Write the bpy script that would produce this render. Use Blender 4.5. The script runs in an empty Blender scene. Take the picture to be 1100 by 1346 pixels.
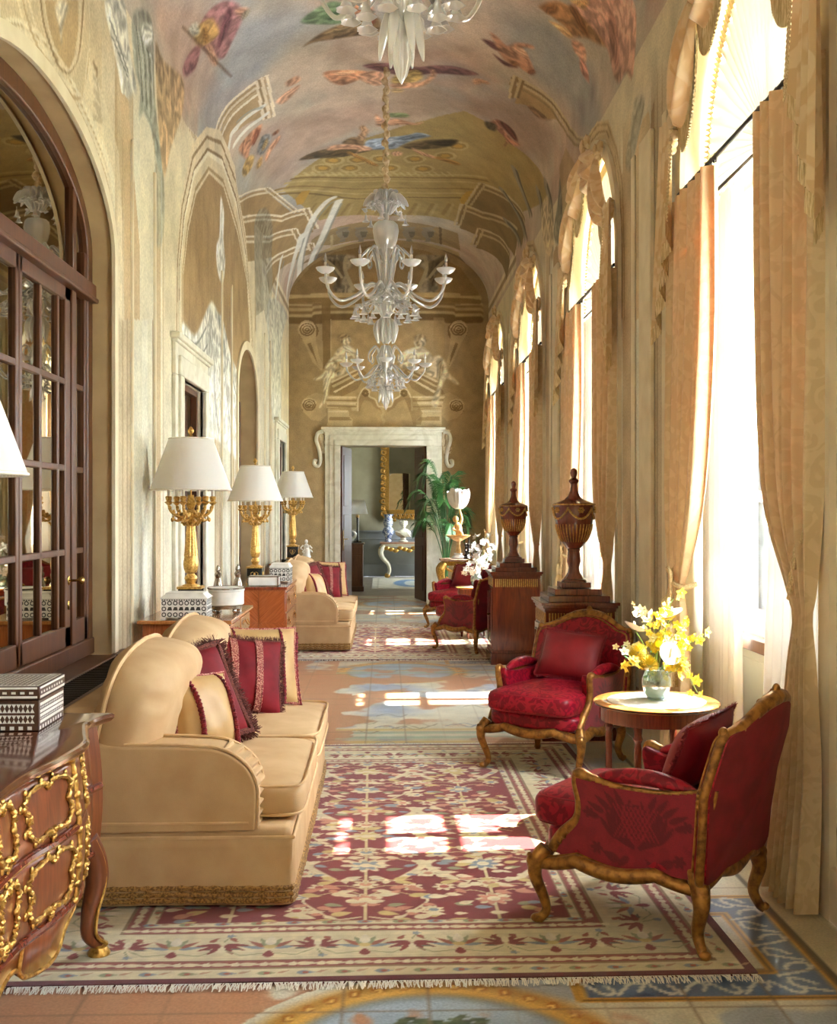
import bpy, math, random
import numpy as np
from mathutils import Vector, Matrix
random.seed(7); RNG = np.random.default_rng(11)
pi = math.pi; sin = math.sin; cos = math.cos
SC = bpy.context.scene
COL = SC.collection
H = 1.65                                   # camera height
XL, XR, YE = -1.69, 1.80, 19.7             # left wall, right wall, end wall
ZS, VR = 5.25, 1.10                        # vault springing and rise
VC, VX = (XL + XR) / 2, (XR - XL) / 2
BAYS = [5.65, 9.75, 13.85, 17.95]

def lin(c):
    return tuple(((x / 255) / 12.92 if x / 255 <= .04045 else ((x / 255 + .055) / 1.055) ** 2.4) for x in c[:3])

# ---------------------------------------------------------------- materials
def _nt(name):
    m = bpy.data.materials.new(name); m.use_nodes = True
    nt = m.node_tree; nt.nodes.clear()
    out = nt.nodes.new('ShaderNodeOutputMaterial')
    return m, nt, out
def _n(nt, t, **kw):
    n = nt.nodes.new(t)
    for k, v in kw.items():
        if hasattr(n, k): setattr(n, k, v)
        else: n.inputs[k].default_value = v
    return n
def _coords(nt, scale=(1, 1, 1), rot=(0, 0, 0)):
    tc = _n(nt, 'ShaderNodeTexCoord'); mp = _n(nt, 'ShaderNodeMapping')
    mp.inputs['Scale'].default_value = scale; mp.inputs['Rotation'].default_value = rot
    nt.links.new(tc.outputs['Object'], mp.inputs['Vector'])
    return mp.outputs['Vector']
def _ramp(nt, stops, interp='LINEAR'):
    r = _n(nt, 'ShaderNodeValToRGB'); r.color_ramp.interpolation = interp
    e = r.color_ramp.elements
    while len(e) < len(stops): e.new(.5)
    for k, (p, c) in enumerate(stops):
        e[k].position = p; e[k].color = (*lin(c), 1)
    return r
def _bump(nt, bs, src, strength, dist=.01):
    b = _n(nt, 'ShaderNodeBump'); b.inputs['Strength'].default_value = strength; b.inputs['Distance'].default_value = dist
    nt.links.new(src, b.inputs['Height']); nt.links.new(b.outputs['Normal'], bs.inputs['Normal'])

def P(name, c, c2=None, rough=.5, metal=0., scale=12., bump=0., stretch=(1, 1, 1), coat=0., sheen=0., spec=.5, detail=4., lo=.35, hi=.65, dist=0., bscale=None):
    m, nt, out = _nt(name); L = nt.links
    b = _n(nt, 'ShaderNodeBsdfPrincipled')
    b.inputs['Roughness'].default_value = rough; b.inputs['Metallic'].default_value = metal
    b.inputs['Coat Weight'].default_value = coat; b.inputs['Coat Roughness'].default_value = .12
    b.inputs['Sheen Weight'].default_value = sheen; b.inputs['Specular IOR Level'].default_value = spec
    if sheen: b.inputs['Sheen Tint'].default_value = (*lin(c2 or c), 1)
    v = _coords(nt, stretch)
    nz = _n(nt, 'ShaderNodeTexNoise'); nz.inputs['Scale'].default_value = scale; nz.inputs['Detail'].default_value = detail
    nz.inputs['Distortion'].default_value = dist
    L.new(v, nz.inputs['Vector'])
    if c2 is None: c2 = tuple(x * .86 for x in c)
    r = _ramp(nt, [(lo, c2), (hi, c)]); L.new(nz.outputs['Fac'], r.inputs['Fac'])
    L.new(r.outputs['Color'], b.inputs['Base Color'])
    if bump:
        src = nz.outputs['Fac']
        if bscale:
            n2 = _n(nt, 'ShaderNodeTexNoise'); n2.inputs['Scale'].default_value = bscale; L.new(v, n2.inputs['Vector']); src = n2.outputs['Fac']
        _bump(nt, b, src, bump)
    L.new(b.outputs['BSDF'], out.inputs['Surface'])
    return m

def PAINTED(name, rough=.8, bump=0., bscale=150., sheen=0., coat=0., spec=.3):
    m, nt, out = _nt(name); L = nt.links
    b = _n(nt, 'ShaderNodeBsdfPrincipled'); b.inputs['Roughness'].default_value = rough
    b.inputs['Sheen Weight'].default_value = sheen; b.inputs['Coat Weight'].default_value = coat; b.inputs['Specular IOR Level'].default_value = spec
    a = _n(nt, 'ShaderNodeVertexColor'); a.layer_name = 'Col'
    v = _coords(nt)
    nz = _n(nt, 'ShaderNodeTexNoise'); nz.inputs['Scale'].default_value = bscale; L.new(v, nz.inputs['Vector'])
    mx = _n(nt, 'ShaderNodeMix', data_type='RGBA', blend_type='MULTIPLY'); mx.inputs[0].default_value = 1
    r = _ramp(nt, [(.3, (226, 226, 226)), (.7, (255, 255, 255))]); L.new(nz.outputs['Fac'], r.inputs['Fac'])
    L.new(a.outputs['Color'], mx.inputs[6]); L.new(r.outputs['Color'], mx.inputs[7])
    L.new(mx.outputs[2], b.inputs['Base Color'])
    if bump: _bump(nt, b, nz.outputs['Fac'], bump)
    L.new(b.outputs['BSDF'], out.inputs['Surface'])
    return m

def WOOD(name, c, c2, rough=.25, coat=.5, scale=3., stretch=(14, 14, 1), dist=1.5):
    return P(name, c, c2, rough=rough, coat=coat, scale=scale, stretch=stretch, dist=dist, lo=.3, hi=.7, detail=6)

def DAMASK(name, c, c2, scale=16., rough=.5, sheen=.25):
    m, nt, out = _nt(name); L = nt.links
    b = _n(nt, 'ShaderNodeBsdfPrincipled')
    b.inputs['Sheen Weight'].default_value = sheen; b.inputs['Sheen Tint'].default_value = (*lin(c), 1); b.inputs['Sheen Roughness'].default_value = .35; b.inputs['Specular IOR Level'].default_value = .25
    v = _coords(nt)
    nz = _n(nt, 'ShaderNodeTexNoise'); nz.inputs['Scale'].default_value = scale; nz.inputs['Detail'].default_value = 1.2; nz.inputs['Distortion'].default_value = 2.2
    wv = _n(nt, 'ShaderNodeTexNoise'); wv.inputs['Scale'].default_value = 260
    L.new(v, nz.inputs['Vector']); L.new(v, wv.inputs['Vector'])
    r = _ramp(nt, [(.47, c2), (.53, c)]); L.new(nz.outputs['Fac'], r.inputs['Fac'])
    L.new(r.outputs['Color'], b.inputs['Base Color'])
    r2 = _ramp(nt, [(.47, (rough * 255 * 1.08,) * 3), (.53, (rough * 255,) * 3)]); L.new(nz.outputs['Fac'], r2.inputs['Fac'])
    L.new(r2.outputs['Color'], b.inputs['Roughness'])
    _bump(nt, b, wv.outputs['Fac'], .15, .003)
    L.new(b.outputs['BSDF'], out.inputs['Surface'])
    return m

def CLOTH(name, c, trans, tc, transp=0., c2=None, pscale=9.):
    """woven cloth that lets light through"""
    m, nt, out = _nt(name); L = nt.links
    d = _n(nt, 'ShaderNodeBsdfPrincipled'); d.inputs['Roughness'].default_value = .6; d.inputs['Sheen Weight'].default_value = .2
    v = _coords(nt)
    nz = _n(nt, 'ShaderNodeTexNoise'); nz.inputs['Scale'].default_value = pscale; nz.inputs['Detail'].default_value = 1.5; nz.inputs['Distortion'].default_value = 1.8
    L.new(v, nz.inputs['Vector'])
    r = _ramp(nt, [(.47, c2 or c), (.54, c)]); L.new(nz.outputs['Fac'], r.inputs['Fac']); L.new(r.outputs['Color'], d.inputs['Base Color'])
    t = _n(nt, 'ShaderNodeBsdfTranslucent'); t.inputs['Color'].default_value = (*lin(tc), 1)
    mx = _n(nt, 'ShaderNodeMixShader'); mx.inputs[0].default_value = trans
    L.new(d.outputs[0], mx.inputs[1]); L.new(t.outputs[0], mx.inputs[2])
    o = mx.outputs[0]
    if transp:
        tp = _n(nt, 'ShaderNodeBsdfTransparent'); m2 = _n(nt, 'ShaderNodeMixShader'); m2.inputs[0].default_value = transp
        L.new(o, m2.inputs[1]); L.new(tp.outputs[0], m2.inputs[2]); o = m2.outputs[0]
    L.new(o, out.inputs['Surface'])
    return m

def GLASS(name, c=(235, 240, 238), clear=.6, rough=.05, body=(240, 240, 235), gloss=.6, edge=.15):
    m, nt, out = _nt(name); L = nt.links
    d = _n(nt, 'ShaderNodeBsdfDiffuse'); d.inputs['Color'].default_value = (*lin(body), 1); gl = _n(nt, 'ShaderNodeBsdfGlossy'); gl.inputs['Roughness'].default_value = rough
    g = _n(nt, 'ShaderNodeMixShader'); g.inputs[0].default_value = gloss; L.new(d.outputs[0], g.inputs[1]); L.new(gl.outputs[0], g.inputs[2])
    t = _n(nt, 'ShaderNodeBsdfTransparent'); t.inputs['Color'].default_value = (*lin(c), 1)
    lw = _n(nt, 'ShaderNodeLayerWeight'); lw.inputs['Blend'].default_value = .35
    mr = _n(nt, 'ShaderNodeMapRange'); mr.inputs['From Min'].default_value = 0; mr.inputs['From Max'].default_value = 1
    mr.inputs['To Min'].default_value = clear; mr.inputs['To Max'].default_value = edge
    L.new(lw.outputs['Facing'], mr.inputs['Value'])
    mx = _n(nt, 'ShaderNodeMixShader'); L.new(mr.outputs[0], mx.inputs[0]); L.new(g.outputs[0], mx.inputs[1]); L.new(t.outputs[0], mx.inputs[2])
    L.new(mx.outputs[0], out.inputs['Surface'])
    return m

# ---------------------------------------------------------------- mesh builder
class MB:
    def __init__(s): s.v = []; s.f = []
    def add(s, vs, fs):
        o = len(s.v); s.v += [tuple(p) for p in vs]; s.f += [tuple(i + o for i in f) for f in fs]; return s
    def xf(s, M):
        s.v = [tuple(M @ Vector(p)) for p in s.v]; return s
    def join(s, o, M=None):
        vs = [tuple(M @ Vector(p)) for p in o.v] if M else o.v
        return s.add(vs, o.f)
    def box(s, c, d, rz=0, taper=1.):
        x, y, z = d[0] / 2, d[1] / 2, d[2] / 2
        vs = []
        for k, (a, b, e) in enumerate([(-1, -1, -1), (1, -1, -1), (1, 1, -1), (-1, 1, -1), (-1, -1, 1), (1, -1, 1), (1, 1, 1), (-1, 1, 1)]):
            t = taper if e > 0 else 1
            px, py = a * x * t, b * y * t
            vs.append((c[0] + px * cos(rz) - py * sin(rz), c[1] + px * sin(rz) + py * cos(rz), c[2] + e * z))
        return s.add(vs, [(0, 3, 2, 1), (4, 5, 6, 7), (0, 1, 5, 4), (1, 2, 6, 5), (2, 3, 7, 6), (3, 0, 4, 7)])
    def lathe(s, prof, c=(0, 0, 0), n=24, flute=0, famp=0., M=None, sx=1., sy=1.):
        vs = []; fs = []
        for r, z in prof:
            for k in range(n):
                a = 2 * pi * k / n
                rr = r * (1 + famp * cos(flute * a)) if flute else r
                vs.append(Vector((rr * cos(a) * sx, rr * sin(a) * sy, z)))
        m = len(prof)
        for j in range(m - 1):
            for k in range(n):
                k2 = (k + 1) % n
                fs.append((j * n + k, j * n + k2, (j + 1) * n + k2, (j + 1) * n + k))
        if prof[0][0] > 1e-4: fs.append(tuple(range(n - 1, -1, -1)))
        if prof[-1][0] > 1e-4: fs.append(tuple((m - 1) * n + k for k in range(n)))
        C = Vector(c)
        vs = [((M @ v) if M else v) + C for v in vs]
        return s.add(vs, fs)
    def tube(s, pts, r, n=8, closed=False, sq=1., caps=True):
        pts = [Vector(p) for p in pts]; N = len(pts)
        rs = r if isinstance(r, (list, tuple)) else [r] * N
        T = []
        for k in range(N):
            a = pts[(k - 1) % N] if closed else pts[max(k - 1, 0)]
            b = pts[(k + 1) % N] if closed else pts[min(k + 1, N - 1)]
            t = (b - a); T.append(t.normalized() if t.length > 1e-9 else Vector((0, 0, 1)))
        up = Vector((0, 0, 1)) if abs(T[0].z) < .9 else Vector((1, 0, 0))
        nrm = (up - T[0] * up.dot(T[0])).normalized()
        vs = []; fs = []
        for k in range(N):
            nrm = (nrm - T[k] * nrm.dot(T[k]))
            nrm = nrm.normalized() if nrm.length > 1e-6 else T[k].orthogonal().normalized()
            bn = T[k].cross(nrm)
            for j in range(n):
                a = 2 * pi * j / n
                vs.append(pts[k] + nrm * cos(a) * rs[k] + bn * sin(a) * rs[k] * sq)
        for k in range(N if closed else N - 1):
            k2 = (k + 1) % N
            for j in range(n):
                j2 = (j + 1) % n
                fs.append((k * n + j, k * n + j2, k2 * n + j2, k2 * n + j))
        if caps and not closed:
            fs.append(tuple(range(n - 1, -1, -1))); fs.append(tuple((N - 1) * n + j for j in range(n)))
        return s.add(vs, fs)
    def grid(s, fn, nu, nv, cu=False, cv=False):
        vs = [fn(i / (nu if cu else nu - 1), j / (nv if cv else nv - 1)) for i in range(nu) for j in range(nv)]
        fs = []
        for i in range(nu if cu else nu - 1):
            for j in range(nv if cv else nv - 1):
                a, b = i * nv + j, ((i + 1) % nu) * nv + j
                j2 = (j + 1) % nv
                fs.append((a, b, ((i + 1) % nu) * nv + j2, i * nv + j2))
        return s.add(vs, fs)
    def prism(s, outline, f0, f1):
        """outline: list of 2-D points; f0, f1 map a point to the two faces"""
        n = len(outline)
        vs = [f0(*p) for p in outline] + [f1(*p) for p in outline]
        fs = [tuple(range(n - 1, -1, -1)), tuple(range(n, 2 * n))]
        for k in range(n):
            k2 = (k + 1) % n; fs.append((k, k2, n + k2, n + k))
        return s.add(vs, fs)
    def ell(s, c, r, nu=16, nv=10, e=1., M=None):
        def sp(x, e): return math.copysign(abs(x) ** e, x)
        C = Vector(c); pr = []
        vs = []; fs = []
        for j in range(nv + 1):
            ph = -pi / 2 + pi * j / nv
            for k in range(nu):
                th = 2 * pi * k / nu
                p = Vector((r[0] * sp(cos(ph), e) * sp(cos(th), e), r[1] * sp(cos(ph), e) * sp(sin(th), e), r[2] * sp(sin(ph), e)))
                vs.append(((M @ p) if M else p) + C)
        for j in range(nv):
            for k in range(nu):
                k2 = (k + 1) % nu
                fs.append((j * nu + k, j * nu + k2, (j + 1) * nu + k2, (j + 1) * nu + k))
        return s.add(vs, fs)
    def build(s, name, mat, parent=None, loc=None, rot=None, angle=40, bevel=0., sub=0, solid=0., seg=2):
        me = bpy.data.meshes.new(name); me.from_pydata([tuple(p) for p in s.v], [], s.f); me.validate()
        me.materials.append(mat)
        for p in me.polygons: p.use_smooth = True
        if angle < 180: me.set_sharp_from_angle(angle=math.radians(angle))
        o = bpy.data.objects.new(name, me); COL.objects.link(o)
        if parent: o.parent = parent
        if loc: o.location = loc
        if rot: o.rotation_euler = rot
        if solid:
            md = o.modifiers.new('Solidify', 'SOLIDIFY'); md.thickness = solid; md.offset = 0
        if bevel:
            md = o.modifiers.new('Bevel', 'BEVEL'); md.width = bevel; md.segments = seg; md.limit_method = 'ANGLE'; md.angle_limit = math.radians(35)
        if sub:
            md = o.modifiers.new('Subd', 'SUBSURF'); md.levels = sub; md.render_levels = sub
        return o

def tag(o, label, cat, group=None, kind=None):
    o['label'] = label; o['category'] = cat
    if group: o['group'] = group
    if kind: o['kind'] = kind
    return o
def struct(o, label=None, cat=None):
    o['kind'] = 'structure'
    if label: o['label'] = label
    if cat: o['category'] = cat
    return o
def thing(name, label, cat, loc=(0, 0, 0), rz=0., group=None, scale=None):
    o = bpy.data.objects.new(name, None); COL.objects.link(o); o.empty_display_size = .1
    o.location = loc; o.rotation_euler = (0, 0, rz)
    if scale: o.scale = scale
    return tag(o, label, cat, group)
def kids(o): return [c for c in bpy.data.objects if c.parent == o]
def dup(o, label=None, loc=None, rz=None, parent=None, group=None):
    c = o.copy(); COL.objects.link(c)
    if parent: c.parent = parent
    if loc is not None: c.location = loc
    if rz is not None: c.rotation_euler = (0, 0, rz)
    if label: c['label'] = label
    if group: c['group'] = group
    for ch in kids(o): dup(ch, parent=c)
    return c
def cr(pts, n=8, closed=False):
    """Catmull-Rom through points"""
    P_ = [Vector(p) for p in pts]; N = len(P_); out = []
    for k in range(N if closed else N - 1):
        if closed: a, b, c, d = P_[(k - 1) % N], P_[k], P_[(k + 1) % N], P_[(k + 2) % N]
        else: a, b, c, d = P_[max(k - 1, 0)], P_[k], P_[k + 1], P_[min(k + 2, N - 1)]
        for j in range(n):
            t = j / n
            out.append(.5 * ((2 * b) + (c - a) * t + (2 * a - 5 * b + 4 * c - d) * t * t + (3 * b - a - 3 * c + d) * t ** 3))
    if not closed: out.append(P_[-1])
    return out
def cr2(pts, n=8, closed=False):
    return [(p.x, p.y) for p in cr([(a, b, 0) for a, b in pts], n, closed)]
def interp(x, xs, ys): return float(np.interp(x, xs, ys))

# ---------------------------------------------------------------- painting on a canvas of surface coordinates
class Canvas:
    """colours on a grid of true surface coordinates (metres)"""
    def __init__(s, xs, ys, base):
        s.xs = np.asarray(xs, float); s.ys = np.asarray(ys, float)
        s.c = np.ones((len(xs), len(ys), 3), np.float32) * np.array(base, np.float32)
        s.X, s.Y = np.meshgrid(s.xs, s.ys, indexing='ij')
    def noise(s, scale, seed=0, oct=4):
        out = np.zeros(s.X.shape); amp = 1.; tot = 0
        for o in range(oct):
            r = np.random.default_rng(seed * 31 + o); n = 64; g = r.random((n, n))
            u = (s.X / scale * 2 ** o) % n; v = (s.Y / scale * 2 ** o) % n
            i = np.floor(u).astype(int); j = np.floor(v).astype(int); fu = u - i; fv = v - j
            i %= n; j %= n
            fu = fu * fu * (3 - 2 * fu); fv = fv * fv * (3 - 2 * fv); i2 = (i + 1) % n; j2 = (j + 1) % n
            out += amp * ((g[i, j] * (1 - fu) + g[i2, j] * fu) * (1 - fv) + (g[i, j2] * (1 - fu) + g[i2, j2] * fu) * fv)
            tot += amp; amp *= .5
        return out / tot
    def blend(s, mask, col):
        a = np.clip(mask, 0, 1)[..., None].astype(np.float32)
        s.c = s.c * (1 - a) + np.array(col, np.float32) * a
    def _bb(s, x0, x1, y0, y1):
        i0, i1 = np.searchsorted(s.xs, [x0, x1]); j0, j1 = np.searchsorted(s.ys, [y0, y1])
        return slice(max(i0 - 1, 0), i1 + 1), slice(max(j0 - 1, 0), j1 + 1)
    def put(s, sl, mask, col):
        a = np.clip(mask, 0, 1)[..., None].astype(np.float32)
        s.c[sl] = s.c[sl] * (1 - a) + np.array(col, np.float32) * a
    def poly(s, pts, col, alpha=1., jit=0.):
        p = np.array(pts, float)
        sl = s._bb(p[:, 0].min(), p[:, 0].max(), p[:, 1].min(), p[:, 1].max())
        X, Y = s.X[sl], s.Y[sl]
        if X.size == 0: return
        ins = np.zeros(X.shape, bool); n = len(p)
        for k in range(n):
            x0, y0 = p[k]; x1, y1 = p[(k + 1) % n]
            if y0 == y1: continue
            c = (y0 > Y) != (y1 > Y)
            ins ^= c & (X < (x1 - x0) * (Y - y0) / (y1 - y0) + x0)
        s.put(sl, ins * alpha, col)
    def shape(s, pts, col, alpha=1., seed=0, soft=.022, folds=1.):
        """rounded brushed shape with soft edge and folds of paint"""
        pts = cr2(pts, 4, True); p = np.array(pts, float)
        sl = s._bb(p[:, 0].min() - soft * 2, p[:, 0].max() + soft * 2, p[:, 1].min() - soft * 2, p[:, 1].max() + soft * 2)
        X, Y = s.X[sl], s.Y[sl]
        if X.size < 4: return
        ins = np.zeros(X.shape, bool); n = len(p); dist = np.full(X.shape, 9.)
        for k in range(n):
            x0, y0 = p[k]; x1, y1 = p[(k + 1) % n]; dx, dy = x1 - x0, y1 - y0
            t = np.clip(((X - x0) * dx + (Y - y0) * dy) / (dx * dx + dy * dy + 1e-12), 0, 1)
            dist = np.minimum(dist, np.hypot(X - x0 - t * dx, Y - y0 - t * dy))
            if y0 != y1: ins ^= ((y0 > Y) != (y1 > Y)) & (X < (x1 - x0) * (Y - y0) / (y1 - y0) + x0)
        m = np.clip(.5 + np.where(ins, dist, -dist) / (2 * soft), 0, 1)
        c = p.mean(0); u, sv, vt = np.linalg.svd(p - c, full_matrices=False); ax = vt[1]; minor = max(sv[1] / math.sqrt(n), .02)
        q = ((X - c[0]) * ax[0] + (Y - c[1]) * ax[1]) / minor; l_ = ((X - c[0]) * vt[0][0] + (Y - c[1]) * vt[0][1]) / minor
        if not hasattr(s, '_fz'): s._fz = s.noise(.16, 77, 3); s._fy = s.noise(.07, 78, 2)
        nz, ny = s._fz[sl] - .5, s._fy[sl] - .5
        f = 1 + folds * (.17 * np.sin(4.6 * q + 14 * nz + seed) + .28 * ny - .12 * np.clip(q, -1, 1))
        a = (np.clip(m, 0, 1) * alpha)[..., None]
        s.c[sl] = s.c[sl] * (1 - a) + np.clip(np.array(col, np.float32) * f[..., None], 0, 252) * a
    def line(s, pts, w, col, alpha=1., soft=.35):
        """stroke; w one width or one per point"""
        p = np.array(pts, float); n = len(p)
        ws = np.ones(n) * w if np.isscalar(w) else np.array(w, float)
        wm = ws.max()
        sl = s._bb(p[:, 0].min() - wm, p[:, 0].max() + wm, p[:, 1].min() - wm, p[:, 1].max() + wm)
        X, Y = s.X[sl], s.Y[sl]
        if X.size == 0: return
        best = np.full(X.shape, -9.)
        for k in range(n - 1):
            ax, ay = p[k]; bx, by = p[k + 1]; dx, dy = bx - ax, by - ay
            t = np.clip(((X - ax) * dx + (Y - ay) * dy) / (dx * dx + dy * dy + 1e-12), 0, 1)
            d = np.hypot(X - ax - t * dx, Y - ay - t * dy); ww = (ws[k] * (1 - t) + ws[k + 1] * t) / 2
            best = np.maximum(best, (ww - d) / (ww + 1e-6))
        s.put(sl, np.clip(best / soft, 0, 1) * alpha, col)
    def ell(s, c, r, col, alpha=1., rot=0., soft=.1, ring=0.):
        R = max(r) * 1.05
        sl = s._bb(c[0] - R, c[0] + R, c[1] - R, c[1] + R)
        x, y = s.X[sl] - c[0], s.Y[sl] - c[1]
        u = (x * cos(rot) + y * sin(rot)) / r[0]; v = (-x * sin(rot) + y * cos(rot)) / r[1]
        q = np.sqrt(u * u + v * v)
        m = np.clip((1 - q) / soft, 0, 1)
        if ring: m = m * np.clip((q - (1 - ring)) / soft, 0, 1)
        s.put(sl, m * alpha, col)
    def rose(s, c, r, n, col, rot=0., alpha=1., inner=.55):
        sl = s._bb(c[0] - r, c[0] + r, c[1] - r, c[1] + r)
        x, y = s.X[sl] - c[0], s.Y[sl] - c[1]
        q = np.hypot(x, y); a = np.arctan2(y, x) + rot
        lim = r * (inner + (1 - inner) * np.abs(np.cos(a * n / 2)))
        s.put(sl, np.clip((lim - q) / (.12 * r), 0, 1) * alpha, col)
    def leaf(s, c, L, w, rot, col, alpha=1.):
        R = L
        sl = s._bb(c[0] - R, c[0] + R, c[1] - R, c[1] + R)
        x, y = s.X[sl] - c[0], s.Y[sl] - c[1]
        u = (x * cos(rot) + y * sin(rot)) / L; v = (-x * sin(rot) + y * cos(rot)) / w
        s.put(sl, np.clip((1 - (u * u) * 1.0 - np.abs(v) * (1 + .6 * u)) / .2, 0, 1) * alpha, col)

def lin_arr(c):
    c = np.clip(c, 0, 255) / 255
    return np.where(c <= .04045, c / 12.92, ((c + .055) / 1.055) ** 2.4)
def painted_mesh(name, mat, xs, ys, cols, fn, mask=None):
    """a dense sheet carrying its painted colours in 'Col'"""
    nx, ny = len(xs), len(ys)
    X, Y = np.meshgrid(xs, ys, indexing='ij')
    co = np.stack(fn(X, Y), -1).reshape(-1, 3).astype(np.float32)
    idx = np.arange(nx * ny).reshape(nx, ny)
    q = np.stack([idx[:-1, :-1], idx[1:, :-1], idx[1:, 1:], idx[:-1, 1:]], -1)
    if mask is not None: q = q[mask]
    q = q.reshape(-1, 4)
    used = np.zeros(nx * ny, bool); used[q.ravel()] = True
    remap = np.cumsum(used) - 1
    q = remap[q]; co = co[used]; cl = cols.reshape(-1, 3)[used]
    me = bpy.data.meshes.new(name)
    me.vertices.add(len(co)); me.vertices.foreach_set('co', co.ravel())
    me.loops.add(q.size); me.loops.foreach_set('vertex_index', q.ravel().astype(np.int32))
    me.polygons.add(len(q)); me.polygons.foreach_set('loop_start', (np.arange(len(q)) * 4).astype(np.int32))
    me.update(calc_edges=True)
    ca = me.color_attributes.new('Col', 'FLOAT_COLOR', 'POINT')
    rgba = np.ones((len(co), 4), np.float32); rgba[:, :3] = lin_arr(cl)
    ca.data.foreach_set('color', rgba.ravel())
    me.polygons.foreach_set('use_smooth', np.ones(len(q), bool))
    me.materials.append(mat); me.validate()
    o = bpy.data.objects.new(name, me); COL.objects.link(o)
    return o
WORLD, SUN, EXPO = 27.0, 26.0, 1.12
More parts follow.
